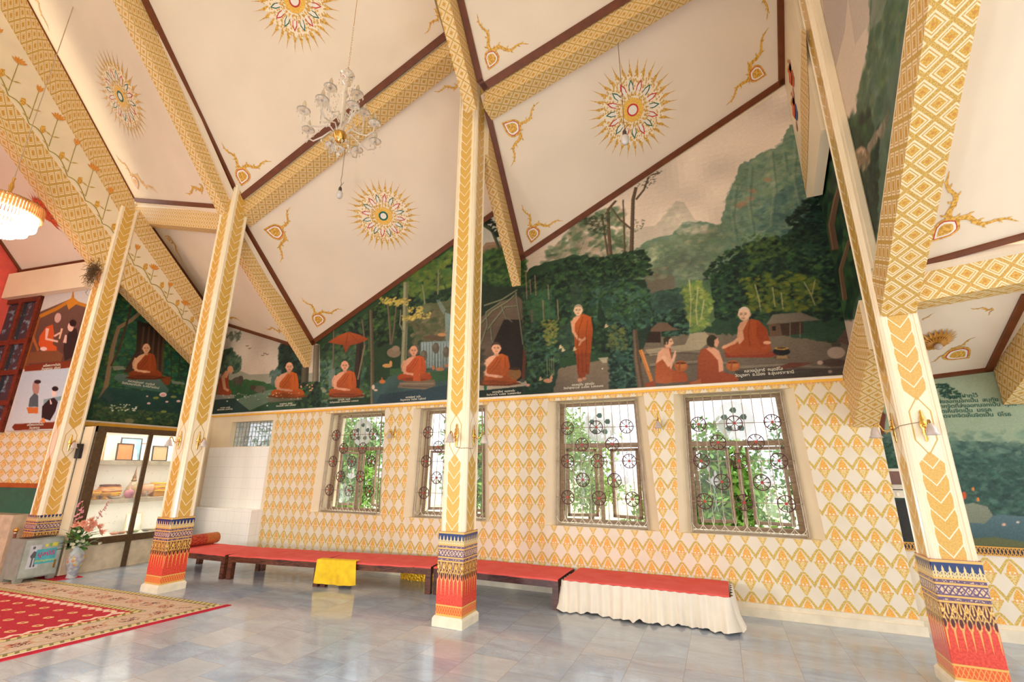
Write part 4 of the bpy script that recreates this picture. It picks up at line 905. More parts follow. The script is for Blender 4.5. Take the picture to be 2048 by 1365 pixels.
    Lv([(1280, 345), (1325, 343), (1300, 380), (1270, 372)], 60, 1.6, [(84, 78, 60)], .8); Lv([(1160, 440), (1220, 425), (1215, 470), (1180, 465)], 120, 2.4, [(60, 70, 50)], .7); Lv([(1268, 440), (1290, 440), (1285, 460), (1268, 466)], 30, 1.4, [(84, 90, 62)], .7)
    Lv([(1170, 520), (1290, 500), (1305, 550), (1190, 560)], 500, 4, DKG+GRN, .8)
    # standing monk
    P([(1151, 702), (1160, 700), (1178, 700), (1182, 705), (1178, 750), (1172, 748), (1170, 756), (1158, 757), (1155, 745)], (132, 58, 28), 1, (150, 66, 30))
    P([(1145, 640), (1156, 632), (1166, 628), (1182, 634), (1186, 660), (1182, 706), (1150, 708), (1148, 670)], (168, 76, 30), 1, (186, 88, 36))
    P([(1143, 645), (1147, 636), (1158, 630), (1162, 632), (1150, 648), (1149, 665), (1144, 660)], SKIN); S([(1145, 642), (1147, 664), (1156, 678), (1166, 683)], 7, 4.6, SKIN); S([(1180, 650), (1178, 668), (1168, 680), (1160, 688)], 5, 5, sh(ROBE, 1.1)); S([(1172, 676), (1162, 684), (1158, 692)], 5, 3, sh(SKIN, .96))
    for a in (1156, 1164, 1172): S([(a, 700), (a+1, 748)], 1.2, 1.6, (104, 42, 20), .7)
    S([(1166, 634), (1158, 660), (1154, 698)], 1.4, 1.4, (120, 50, 20), .8); S([(1176, 640), (1172, 670), (1174, 700)], 1.4, 1.4, (120, 50, 20), .8)
    E_(1160, 761, 5, 3.6, sh(SKIN, .9)); E_(1169, 758, 4, 3, sh(SKIN, .8)); S([(1157, 634), (1157, 624)], 8, 7, sh(SKIN, .88)); face(K, 1156.5, 621, 8.4, 11, -1, (234, 190, 150), (168, 152, 124))
    for x, y in ((1213, 654), (1122, 696), (1127, 702), (1150, 700), (1082, 760)): E_(x, y, 4.5, 1.6, (226, 196, 150), .95, -.4); E_(x-1, y-3, 2, 3, (226, 196, 150), .9, .5)
    E_(1096, 762, 9, 4.4, (214, 150, 112)); E_(1103, 756, 3, 4, (214, 150, 112)); S([(1103, 754), (1106, 748)], 2, 1, (214, 150, 112))
    # seated monk in the cave mouth
    P([(956, 770), (1052, 762), (1056, 772), (1000, 778), (956, 782)], (176, 160, 136)); monk(K, 993, 769, 85, 1, (232, 170, 134), (176, 84, 34), (64, 50, 38))
    E_(1030, 748, 13, 12, (140, 96, 50)); E_(1030, 738, 12, 3, (60, 40, 26)); E_(1045, 762, 5, 4, (70, 80, 66)); E_(971, 776, 3, 6, (40, 90, 60)); E_(1056, 771, 4, 3, (214, 150, 130))
    Lv([(958, 700), (968, 695), (966, 760), (958, 770)], 90, 4, [(84, 76, 60), (60, 56, 46)], .6)
    # ---- waterfall forest
    P([(620, 700), (905, 470), (905, 815), (620, 830)], (38, 62, 44), 1, (52, 84, 52), 3)
    Lv([(640, 700), (905, 500), (905, 620), (700, 720)], 1900, 4.4, GRN+DKG+[(76, 110, 54)], .75); Lv([(800, 560), (905, 500), (905, 570), (830, 600)], 320, 4.6, [(96, 124, 54), (124, 140, 58), (70, 104, 52)], .6)
    Lv([(640, 720), (720, 690), (740, 790), (640, 800)], 800, 4, BLG+GRN+[(110, 140, 96)], .6)
    for x, y0, x1, y1, w in ((742, 620, 745, 810, 8), (812, 565, 806, 770, 12), (776, 610, 782, 690, 5), (793, 612, 784, 690, 4), (845, 570, 850, 610, 3), (877, 540, 876, 590, 3), (720, 680, 712, 780, 14), (668, 660, 664, 800, 4), (725, 640, 730, 700, 4)):
        c = (142, 140, 108) if w in (12, 3) else (104, 94, 74) if w != 14 else (50, 40, 32); tree(K, [(x, y0), ((x+x1)/2+1, (y0+y1)/2), (x1, y1)], w*.8, w, c)
    S([(806, 770), (796, 785), (772, 802)], 6, 2, (150, 152, 118)); S([(802, 620), (800, 650), (808, 665)], 2, 3, (130, 130, 100)); S([(730, 690), (716, 760)], 3, 3, (138, 118, 88))
    P([(830, 620), (850, 608), (905, 600), (905, 680), (850, 684), (826, 660)], (92, 96, 70), .9, (108, 112, 76), 6); Lv([(815, 640), (905, 610), (905, 690), (830, 690)], 260, 5, [(112, 98, 72), (84, 92, 62), (70, 86, 52), (132, 116, 88)], .55)
    P([(872, 600), (880, 600), (892, 620), (888, 630), (880, 618)], (150, 170, 166), .6); P([(890, 625), (903, 630), (903, 690), (892, 690)], (140, 164, 160), .8)
    P([(842, 685), (905, 682), (905, 740), (838, 738)], (84, 100, 90), 1, (150, 168, 164))
    for k in range(34): x = 842+k*1.9; S([(x, 686), (x+K.rng.uniform(-1, 1), 736)], 1.0, 1.5, (198, 212, 210) if k % 3 else (70, 80, 70), .55)
    for x, y in ((822, 708), (833, 700), (848, 712), (872, 697), (893, 705)): E_(x, y, 7, 11, (98, 88, 72), .95); E_(x-2, y-4, 4, 5, (130, 118, 96), .6)
    E_(868, 676, 22, 5, (104, 84, 62)); E_(884, 670, 9, 3.5, (206, 150, 92)); S([(889, 668), (892, 662)], 2, 1, (206, 150, 92))
    E_(788, 706, 14, 10, (140, 122, 98)); E_(792, 698, 8, 6, (156, 138, 112))
    P([(745, 770), (800, 745), (905, 738), (905, 815), (745, 820)], (52, 78, 80), 1, (70, 98, 88), 3); P([(760, 790), (905, 770), (905, 818), (745, 824)], (42, 62, 70), .85)
    P([(780, 738), (838, 736), (838, 746), (780, 752)], (62, 96, 60)); P([(850, 745), (905, 742), (905, 760), (860, 765)], (58, 96, 58))
    E_(775, 732, 10, 4, (206, 152, 92)); E_(782, 727, 3, 5, (206, 152, 92)); E_(867, 736, 3, 5, (190, 120, 80)); E_(880, 739, 9, 3.6, (196, 126, 84)); E_(893, 732, 4, 3, (190, 120, 80))
    E_(765, 764, 6, 4, (204, 116, 62)); S([(765, 762), (764, 755)], 3, 1.4, (204, 116, 62)); E_(747, 775, 3, 5, (224, 196, 166)); E_(752, 781, 4, 2, (224, 196, 166))
    for x, y in ((775, 602), (790, 606), (830, 620), (845, 632), (815, 636), (805, 604)): Lv([(x-14, y-6), (x+16, y-6), (x+18, y+6), (x-16, y+6)], 26, 2.3, [(206, 184, 96), (190, 166, 80)], .85)
    P([(800, 765), (870, 760), (872, 772), (850, 780), (795, 776)], (122, 104, 84)); S([(800, 768), (868, 768)], 2, 2, (160, 140, 112), .8); S([(805, 773), (860, 775)], 1.6, 1.2, (80, 66, 56), .8)
    P([(846, 748), (860, 745), (862, 756), (850, 760)], (176, 110, 50)); monk(K, 829, 763, 72, 1, (228, 160, 124), (186, 80, 34), None, mat_=False, head=(-.02, .85)); P([(826, 762), (828, 740), (836, 738), (842, 763)], (196, 88, 38))
    # umbrella over the next monk
    P([(656, 685), (676, 672), (697, 664), (720, 670), (738, 679), (720, 687), (700, 692), (680, 690)], (150, 66, 28), 1, (172, 82, 34)); P([(686, 690), (701, 690), (692, 708)], (150, 68, 28)); S([(697, 664), (692, 690)], 1, 1, (110, 46, 20)); S([(697, 664), (720, 688)], 1, 1, (110, 46, 20), .7)
    S([(738, 680), (738, 700)], 1.4, 1.4, (90, 100, 70)); E_(736, 722, 6, 8, (44, 82, 46))
    P([(640, 745), (670, 738), (672, 770), (640, 785)], (126, 144, 138), .6); P([(644, 792), (730, 787), (728, 796), (644, 800)], (130, 130, 104), .9); P([(652, 782), (668, 780), (668, 790), (652, 792)], (196, 150, 60)); monk(K, 690, 793, 72, 1, (230, 164, 128), (178, 84, 36))
    Lv([(622, 740), (655, 740), (655, 815), (600, 822)], 420, 3.4, BLG+GRN+[(150, 150, 120)], .7)
    # ---- river plain at the left
    P([(425, 640), (640, 690), (640, 770), (425, 790)], (222, 200, 178), 1, (206, 196, 178))
    P([(425, 745), (470, 738), (500, 750), (540, 748), (570, 752), (640, 745), (640, 770), (425, 775)], (150, 152, 132), .8)
    P([(425, 772), (470, 758), (530, 765), (560, 772), (640, 770), (640, 835), (425, 845)], (52, 82, 60), 1, (60, 104, 58), 3)
    P([(470, 800), (540, 780), (600, 778), (560, 795), (500, 822), (470, 830)], (120, 142, 118), .85); P([(425, 800), (470, 798), (500, 822), (425, 840)], (40, 62, 60), .9)
    Lv([(440, 705), (462, 700), (482, 722), (478, 745), (440, 745)], 260, 3.2, [(74, 98, 76), (92, 112, 88), (54, 80, 64)], .8); Lv([(440, 668), (484, 662), (482, 682), (460, 680)], 60, 2, [(110, 120, 100)], .7); S([(446, 740), (444, 700)], 2, 1.4, (80, 80, 64))
    Lv([(562, 690), (585, 690), (608, 740), (606, 790), (568, 782), (545, 760), (560, 735)], 900, 3.6, DKG+[(36, 66, 54)], .85); Lv([(540, 745), (560, 740), (566, 765), (545, 770)], 120, 3, [(90, 112, 100)], .7)
    tree(K, [(612, 720), (608, 800)], 14, 16, (84, 78, 60)); tree(K, [(634, 690), (630, 810)], 12, 14, (120, 110, 92)); Lv([(598, 770), (640, 765), (640, 822), (590, 826)], 420, 3, GRN+DKG, .85)
    for k in range(9): E_(K.rng.uniform(602, 630), K.rng.uniform(765, 785), 1.6, 1.6, (226, 150, 120))
    for x, y in ((495, 693), (500, 698), (530, 708), (526, 712), (535, 710), (1000, 470)): S([(x-3, y-1), (x, y), (x+3, y-1.5)], 1.2, 1, (60, 50, 46))
    E_(476, 762, 10, 7.5, (96, 84, 72)); E_(482, 757, 5, 5, (84, 72, 62)); S([(485, 758), (486, 768)], 3, 1.6, (84, 72, 62)); S([(470, 764), (470, 774)], 3, 3, (84, 72, 62)); S([(481, 764), (481, 774)], 3, 3, (84, 72, 62))
    E_(520, 779, 12, 7, (110, 98, 84)); E_(506, 776, 6, 5, (84, 66, 56)); S([(526, 780), (527, 788)], 3, 3, (96, 84, 72))
    P([(430, 790), (468, 790), (470, 797), (430, 800)], (150, 142, 128)); P([(434, 790), (438, 760), (448, 744), (458, 745), (458, 775), (464, 785), (460, 791)], (160, 66, 30)); S([(446, 752), (450, 778), (458, 782)], 7, 5, SKIN); P([(443, 755), (452, 742), (460, 744), (454, 757)], SKIN); E_(461, 740, 6, 8, SKIN); S([(465, 738), (467, 744)], 2, 2, SKIN)
    P([(530, 796), (602, 792), (604, 800), (540, 806)], (120, 112, 92), .9); monk(K, 575, 794, 70, 1, (228, 162, 126), (196, 94, 34), None, head=(.06, .85))
    for x, y in ((455, 803), (476, 800), (490, 794), (535, 812), (1205, 738)): E_(x, y, 1.6, 1.4, (236, 226, 200))
    for k in range(40): x = K.rng.uniform(440, 600); E_(x, K.rng.uniform(785, 800), 1.2, .9, (226, 220, 196), .7)
    for _ in range(2):
        B_ = K.img.copy(); B_[1:-1, 1:-1] = (K.img[:-2, 1:-1]+K.img[2:, 1:-1]+K.img[1:-1, :-2]+K.img[1:-1, 2:]+K.img[1:-1, 1:-1]*2)/6; K.img = K.img*.72+B_*.28
    N = K.rng.randn(K.H//40+3, K.W//40+3); N = np.kron(N, np.ones((40, 40)))
    for _ in range(3):
        for ax in (0, 1): N = (N+np.roll(N, 20, ax)+np.roll(N, 9, ax))/3
    K.img *= .93*(1+.07*N[:K.H, :K.W, None]); st = K.rng.randn(K.H, K.W//6+2).repeat(6, 1)[:, :K.W]; K.img += st[..., None]*2.2
    return K
KA = paintA()
zk = [(-10.2, 2.69), (-10.2, P0.z(-10.2, YW)), (-7.2, P1.z(-7.2, YW)), (-2.76, P1.z(-2.76, YW)), (-2.69, P2.z(-2.69, YW)), (1.57, P2.z(1.42, YW)), (1.57, 2.69)]
mural = KA.mesh('mural', lambda a, b: (a, a*0+YW-.006, b), zk)
setp(mural, 'long forest and mountain mural with nine seated or standing monks above the windows', 'mural')
# ---- side gable mural (cliff and sky)
def convS(px, py): p = on(px, py, 'x', XS-.006); return p[1], p[2]
KS = Canvas(convS, 2.4, YW, 2.6, 8.6, .012, (206, 184, 160))
KS.poly([(1560, -200), (1900, -200), (1900, 300), (1560, 300)], (222, 200, 174), 1, (206, 188, 168))
KS.poly([(1640, -60), (1700, -60), (1690, 60), (1668, 150), (1650, 60)], (164, 148, 140), .55); KS.poly([(1690, -40), (1745, -60), (1742, 40), (1710, 90)], (170, 156, 146), .4)
KS.poly([(1752, -120), (1744, 0), (1740, 52), (1737, 92), (1738, 148), (1726, 163), (1715, 191), (1712, 231), (1695, 240), (1690, 320), (1680, 640), (1770, 640), (1900, 200), (1900, -120)], (70, 96, 72), 1, (96, 112, 96), 6)
KS.leaves([(1744, -60), (1740, 90), (1716, 190), (1712, 240), (1750, 260), (1830, -40)], 900, 7, [(60, 92, 66), (84, 112, 84), (50, 80, 62), (110, 126, 108), (96, 110, 70)], .4)
KS.poly([(1744, -60), (1744, 0), (1740, 60), (1762, 40), (1790, -60)], (150, 150, 134), .5)
KS.leaves([(1620, 330), (1690, 250), (1740, 240), (1745, 420), (1700, 640), (1640, 560)], 1500, 5, DKG+GRN, .6)
KS.leaves([(1730, 300), (1760, 250), (1752, 480), (1735, 470)], 260, 4, DKG, .8)
KS.poly([(1708, 318), (1712, 300), (1722, 292), (1731, 296), (1736, 312), (1730, 326), (1718, 330)], (150, 120, 94)); KS.poly([(1714, 304), (1722, 295), (1730, 300), (1726, 312), (1716, 314)], (192, 160, 130)); KS.leaves([(1708, 318), (1740, 296), (1738, 336), (1714, 338)], 60, 3, [(120, 100, 76), (96, 92, 66), (176, 146, 116)], .5); KS.leaves([(1730, 310), (1738, 290), (1775, 235), (1768, 262)], 80, 4, [(130, 116, 96), (104, 104, 80), (150, 136, 116)], .6)
for pts, w in (([(1670, 500), (1662, 450), (1672, 400), (1690, 340)], 16), ([(1690, 600), (1682, 540), (1700, 480)], 10)): KS.stroke(pts, w, w*.6, (104, 78, 58)); KS.stroke([(p[0]-4, p[1]) for p in pts], 3, 2, (150, 120, 92), .7)
ya = 5.28
o = KS.mesh('mural', lambda a, b: (a*0+XS-.006, a, b), [(YW-.007, zf(YW)-.1), (YW-.007, 6.85), (4.97, 8.0), (2.45, 8.4), (2.45, zg(2.45)-.12), (4.93, zg(4.93)-.12), (4.95, zf(4.95)-.1)], flip=True)
setp(o, 'tall cliff and pale sky mural beside the rightmost column', 'mural')
# ---- monk under the tree (left bay)
XM = -10.19
zM = .5*(on(185, 846, 'x', XM)[2]+on(350, 866, 'x', XM)[2])+.075
m = MB(); 
for x in (XM-.03, XM-.2): m.face([(x, 4.2, 0), (x, YW, 0), (x, YW, P0.z(-10.2, YW)), (x, 4.3, P0.z(-10.2, 4.3))])
struct(m, 'wall_left_bay', M_cream)
tbox((XM-.01, 4.3, zM-.03), (XM+.03, YW-.45, zM), M_white); tbox((XM-.01, 4.3, zM-.10), (XM+.035, YW-.45, zM-.03), M_yel)
def convB(px, py): p = on(px, py, 'x', XM); return p[1], p[2]
KB = Canvas(convB, 4.3, YW-.43, zM, 5.3, .010, (36, 66, 48)); S_ = 4.55
b = lambda x, y: (180+x/S_, 570+y/S_); B_ = lambda L: [b(*p) for p in L]
KB.leaves(B_([(100, 50), (500, 100), (900, 600), (900, 1300), (30, 1300)]), 2600, 4, [(44, 90, 60), (60, 110, 60), (34, 70, 52), (90, 120, 50), (30, 90, 76)], .6)
KB.poly(B_([(430, 330), (640, 380), (690, 420), (640, 820), (420, 800), (300, 800), (420, 600)]), (72, 50, 36), 1, (44, 34, 26))
for x in (470, 520, 570, 620, 660): KB.stroke(B_([(x+20, 380), (x, 600), (x-20+(x-560)*.2, 800)]), 4, 5, (112, 72, 46), .6)
KB.stroke(B_([(480, 230), (380, 320), (260, 390), (210, 560), (180, 720), (150, 900), (130, 1000), (200, 1060)]), 7, 11, (140, 116, 84)); KB.stroke(B_([(140, 940), (80, 1050)]), 9, 5, (128, 106, 78)); KB.stroke(B_([(390, 110), (350, 300), (260, 600), (190, 740)]), 4, 4, (76, 56, 42))
for p in ([(740, 600), (740, 860)], [(820, 660), (800, 850)], [(740, 720), (810, 700)]): KB.stroke(B_(p), 3, 2, (50, 60, 44))
KB.poly(B_([(200, 740), (300, 740), (330, 770), (220, 780)]), (150, 140, 116), .8); KB.poly(B_([(740, 870), (860, 890), (860, 910), (750, 900)]), (150, 150, 130), .7)
KB.poly(B_([(250, 810), (640, 860), (720, 960), (700, 985), (330, 930), (210, 850)]), (64, 100, 84), 1, (96, 110, 100)); KB.poly(B_([(160, 930), (860, 1000), (830, 1300), (20, 1260), (60, 1060)]), (30, 54, 46), .85, (36, 70, 66))
KB.leaves(B_([(60, 1070), (500, 1150), (800, 1180), (780, 1300), (30, 1280)]), 700, 3, [(60, 90, 50), (40, 70, 50), (90, 100, 60)], .6)
KB.poly(B_([(650, 830), (735, 840), (730, 900), (700, 920), (655, 880)]), (126, 64, 30)); 
def bm(cx, cy, hh):
    c = b(cx, cy); monk(KB, c[0], c[1], hh/S_, 1, (226, 168, 124), (150, 66, 28), None, tilt=0, head=(.04, .85))
bm(500, 850, 320)
for x, y, r in ((665, 1000, 34), (700, 1065, 14), (535, 1080, 16), (520, 1015, 10), (805, 1060, 18)):
    c = b(x, y); KB.ell(c[0], c[1], r/S_, r/S_*.6, (240, 206, 196)); KB.ell(c[0], c[1]+1, r/S_*.6, r/S_*.3, (224, 160, 150))
for x, y in ((600, 1030), (760, 1020), (670, 1155), (540, 1220)): c = b(x, y); KB.ell(c[0], c[1], 6, 2.6, (130, 140, 66))
for k in range(40): c = b(KB.rng.uniform(180, 440), KB.rng.uniform(1090, 1150)); KB.ell(c[0], c[1], 1.8, 1.1, (226, 226, 196), .85)
c = b(360, 1240); KB.ell(c[0], c[1], 9, 5, (170, 160, 120), .7)
LB = [on(254, 582, 'x', XM), on(381, 713, 'x', XM)]
zl = lambda y: LB[0][2]+(LB[1][2]-LB[0][2])*(y-LB[0][1])/(LB[1][1]-LB[0][1])+.02
muralB = KB.mesh('mural', lambda a, b: (a*0+XM, a, b), [(4.32, zM), (YW-.44, zM), (YW-.44, zl(YW-.44)), (4.32, zl(4.32))])
setp(muralB, 'mural of a monk seated under a big tree above the lit display cabinet', 'mural')
# ---- poem mural on wall D
def convD(px, py): p = on(px, py, 'y', yd-.004); return p[0], p[2]
KD = Canvas(convD, 1.69, 4.2, .86, 3.4, .009, (120, 140, 116))
KD.poly([(1740, 560), (2300, 400), (2300, 900), (1740, 900)], (136, 152, 122), 1, (178, 184, 156), 3)
KD.poly([(1740, 860), (1900, 880), (2300, 900), (2300, 1130), (1740, 1110)], (44, 66, 60), 1, (66, 92, 80), 3)
KD.leaves([(1740, 880), (1900, 890), (1980, 905), (2200, 900), (2200, 1020), (1740, 1040)], 1800, 6, [(44, 76, 66), (62, 96, 80), (34, 60, 54), (78, 108, 92)], .5)
KD.leaves([(1740, 870), (2200, 860), (2200, 910), (1740, 910)], 260, 7, [(110, 134, 112), (92, 120, 100)], .4)
KD.poly([(1930, 1040), (2000, 1030), (2200, 1045), (2200, 1100), (1940, 1092)], (60, 84, 86), 1, (84, 108, 112)); KD.poly([(1900, 1080), (1990, 1075), (2200, 1110), (1900, 1100)], (92, 96, 60))
KD.poly([(1920, 1012), (1945, 1006), (1975, 1014), (1986, 1032), (1970, 1048), (1930, 1046), (1915, 1060)], (110, 116, 96), 1, (130, 134, 112)); KD.ell(1928, 992, 5, 8, (196, 86, 42))
for x, y in ((1956, 1000), (1946, 979)): KD.ell(x, y, 3, 4, (214, 130, 62))
KD.ell(2008, 1050, 4, 3, (214, 170, 140)); KD.ell(2036, 1045, 3, 2, (224, 200, 180))
KD.leaves([(1872, 770), (1890, 768), (1925, 790), (1905, 800), (1880, 792)], 90, 3, [(30, 66, 50)], .9); KD.leaves([(1760, 890), (1785, 885), (1795, 940), (1765, 950)], 160, 3, [(30, 60, 48), (50, 84, 60)], .9)
KD.poly([(1740, 800), (1772, 830), (1768, 870), (1745, 860)], (112, 54, 36)); KD.poly([(1770, 1000), (1830, 1000), (1830, 1082), (1776, 1082)], (50, 44, 42), .85)
muralD = KD.mesh('mural', lambda a, b: (a, a*0+yd-.004, b), [(1.69, .862), (4.15, .862), (4.15, 3.4), (2.85, 2.69), (1.69, 2.61)])
setp(muralD, 'misty green lakeside mural with a Thai verse, behind the rightmost column', 'mural')
# ---- two paintings on the wing wall
def sC(px, py, off=.03): p = onC(px, py, off); return float((p-c0)@cdir), p[2]
KC = Canvas(sC, -.3, 1.6, 1.8, 5.2, .012, (206, 200, 192)); k = 3.79
c_ = lambda x, y: (x/k, 520+y/k); C_ = lambda L: [c_(*p) for p in L]
KC.poly(C_([(290, 400), (550, 290), (700, 380), (600, 790), (190, 800)]), (84, 56, 46), 1, (110, 80, 66)); KC.stroke(C_([(300, 430), (430, 370), (530, 310), (690, 360)]), 7, 7, (196, 124, 36)); KC.stroke(C_([(550, 330), (555, 220)]), 8, 1, (190, 116, 36)); KC.poly(C_([(500, 320), (550, 280), (600, 320), (520, 380)]), (206, 132, 40))
KC.stroke(C_([(300, 430), (180, 830)]), 4, 4, (150, 84, 30)); KC.poly(C_([(230, 700), (430, 680), (480, 720), (460, 770), (200, 790)]), (120, 74, 46)); KC.stroke(C_([(240, 560), (290, 690)]), 6, 5, (170, 96, 46))
KC.poly(C_([(290, 640), (300, 580), (350, 510), (400, 490), (410, 560), (400, 640), (430, 660), (430, 690), (320, 690)]), (206, 84, 36)); KC.stroke(C_([(360, 520), (350, 600), (440, 620)]), 7, 4, (232, 184, 164)); KC.stroke(C_([(410, 580), (470, 545)]), 4, 3, (232, 184, 164)); KC.ell(*c_(438, 440), 6.5, 10, (206, 164, 150), 1, .2); KC.stroke(C_([(450, 600), (470, 520)]), 3, 4, (226, 180, 140)); KC.ell(*c_(330, 675), 7, 4, (232, 196, 184))
KC.poly(C_([(480, 680), (490, 600), (540, 520), (580, 520), (595, 600), (580, 720), (490, 770)]), (40, 34, 30)); KC.ell(*c_(535, 510), 6, 9, (226, 180, 160)); KC.ell(*c_(553, 480), 7, 7, (24, 18, 18)); KC.stroke(C_([(490, 630), (500, 570)]), 7, 4, (226, 180, 160))
KC.poly(C_([(190, 800), (580, 762), (570, 815), (185, 850)]), (122, 48, 22)); KC.poly(C_([(170, 850), (580, 818), (560, 900), (430, 1290), (60, 1290)]), (206, 208, 206), 1, (184, 196, 206))
KC.ell(*c_(272, 970), 7, 15, (176, 130, 116)); KC.ell(*c_(285, 925), 7, 4, (44, 36, 36)); KC.poly(C_([(215, 1115), (225, 1050), (260, 1010), (290, 1030), (290, 1115)]), (78, 92, 96)); KC.poly(C_([(200, 1120), (290, 1118), (288, 1165), (215, 1165)]), (206, 110, 50)); KC.poly(C_([(330, 1060), (480, 1030), (480, 1060), (330, 1100)]), (110, 140, 140), .8)
KC.poly(C_([(315, 1200), (320, 1110), (370, 1060), (410, 1045), (440, 1080), (420, 1150), (380, 1220)]), (34, 28, 30)); KC.ell(*c_(408, 1010), 4.6, 8, (236, 200, 184)); KC.ell(*c_(418, 978), 6.5, 5, (36, 26, 26)); KC.stroke(C_([(380, 1060), (388, 1095)]), 2, 4, (236, 200, 184)); KC.poly(C_([(300, 1230), (330, 1195), (350, 1235)]), (222, 124, 60)); KC.poly(C_([(390, 1240), (450, 1200), (440, 1250)]), (200, 150, 110))
KC.poly(C_([(90, 1270), (110, 1245), (420, 1230), (435, 1250), (420, 1280), (110, 1295)]), (122, 48, 22))
pl_ = [sC(93, 585), sC(210, 560), sC(210, 560)]
s1, z1_ = sC(93, 586); s2, z2_ = sC(22, 862)
muralC = KC.mesh('painting', lambda a, b: (c0[0]+cdir[0]*a+cn[0]*.03, c0[1]+cdir[1]*a+cn[1]*.03, b), [(-.25, zl1+.02), (1.15, zl1+.02), (1.15, zb0-.0), (-.25, zb0)])
setp(muralC, 'tall painted panel with two court scenes beside the dark wooden wing window', 'painting')

# ------------------------------------------------------------------ lettering
def text(s, size, loc, ex, ez, m, name='caption', parent=None, spacing=1.):
    cu = bpy.data.curves.new(name, 'FONT'); cu.body = s; cu.size = size; cu.align_x = 'CENTER'; cu.extrude = .0008; cu.materials.append(m); cu.space_line = .95; cu.offset = size*.012
    o = bpy.data.objects.new(name, cu); COL.objects.link(o); ex = unit(ex); ez = unit(ez); nn = np.cross(ex, ez)
    o.matrix_world = Matrix(((ex[0], ez[0], nn[0], loc[0]), (ex[1], ez[1], nn[1], loc[1]), (ex[2], ez[2], nn[2], loc[2]), (0, 0, 0, 1)))
    bpy.context.view_layer.update(); me = bpy.data.meshes.new_from_object(o.evaluated_get(bpy.context.evaluated_depsgraph_get())); q = bpy.data.objects.new(name, me); q.matrix_world = o.matrix_world.copy()
    bpy.data.objects.remove(o); COL.objects.link(q)
    if parent: q.parent = parent
    return q
M_cap = mat('caption white', col=(222, 214, 190), rough=.6, vary=0)
for s, x, y, sz in (('หลวงปู่เสาร์  กนฺตสีโล\nวัดบูรพา  อ.เมือง  จ.อุบลราชธานี', 1527, 743, .052), ('หลวงปู่มั่น  ภูริทตฺโต\nวัดป่าสุทธาวาส  อ.เมือง  จ.สกลนคร', 1166, 771, .043),
                    ('หลวงปู่สิงห์  ขนฺตยาคโม\nวัดป่าสาลวัน  อ.เมือง  จ.นครราชสีมา', 1007, 785, .042), ('หลวงปู่ดูลย์  อตุโล\nวัดบูรพาราม  อ.เมือง  จ.สุรินทร์', 826, 796, .043),
                    ('หลวงปู่ฝั้น  อาจาโร\nวัดป่าอุดมสมพร  อ.พรรณานิคม  จ.สกลนคร', 688, 801, .040), ('หลวงปู่แหวน  สุจิณฺโณ\nวัดดอยแม่ปั๋ง  อ.พร้าว  จ.เชียงใหม่', 572, 809, .040), ('หลวงปู่ขาว  อนาลโย\nวัดถ้ำกลองเพล  จ.หนองบัวลำภู', 450, 817, .040)):
    p = on(x, y, 'y', YW-.009); text(s, sz, p, (1, 0, 0), (0, 0, 1), M_cap, parent=mural)
p = on(283, 768, 'x', XM+.004); text('หลวงปู่เทสก์  เทสรังสี\nวัดหินหมากเป้ง  อ.ศรีเชียงใหม่', .055, p, (0, 1, 0), (0, 0, 1), M_cap, parent=muralB)
p = on(1922, 796, 'y', yd-.008); text('หลวงปู่ฝากไว้\nจิตที่ส่งออกนอกเป็น  สมุทัย\nผลอันเกิดจากจิตที่ส่งออกนอกเป็น  ทุกข์\nจิตเห็นจิตเป็น  มรรค\nผลอันเกิดจากจิตเห็นจิตเป็น  นิโรธ', .056, p, (1, 0, 0), (0, 0, 1), mat('dark green lettering', col=(40, 92, 72), rough=.6), name='verse', parent=muralD)
p = onC(103, 733, .036); text('เสด็จพระราชดำเนิน\nวัดบูรพาราม  สุรินทร์', .06, p, -cdir, (0, 0, 1), M_cap, parent=muralC)
p = onC(70, 852, .036); text('เสด็จพระราชดำเนิน\nวัดบูรพาราม', .055, p, -cdir, (0, 0, 1), M_cap, parent=muralC)
# window of the wing wall
sa, za = sC(88, 590); sb, zb_ = sC(34, 600)
def band(m, s0, s1, z0, z1, o0, o1, mi=0): cbox(m, s0, s1, z0, z1, o0, o1, mi)
m = MB(); W0, W1, Z0, Z1 = sa+.02, sb+.35, zl1, zb0
for s_ in (W0, (W0+W1)/2-.04, W1-.08): band(m, s_, s_+.08, Z0, Z1, .0, .06)
for t in (0, .33, .56, .78, 1): z = Z1-(Z1-Z0)*t; band(m, W0, W1, max(Z0, z-.09), z, .0, .055)
wo = struct(m, 'window_5', M_redwood); m = MB(); band(m, W0, W1, Z0, Z1, .008, .012); m.build('pane', mat('dark reflecting pane', lambda g: g.mix((40, 54, 62), (110, 140, 150), g.noise(7, 4).gt(.6, .1)), rough=.08), parent=wo)

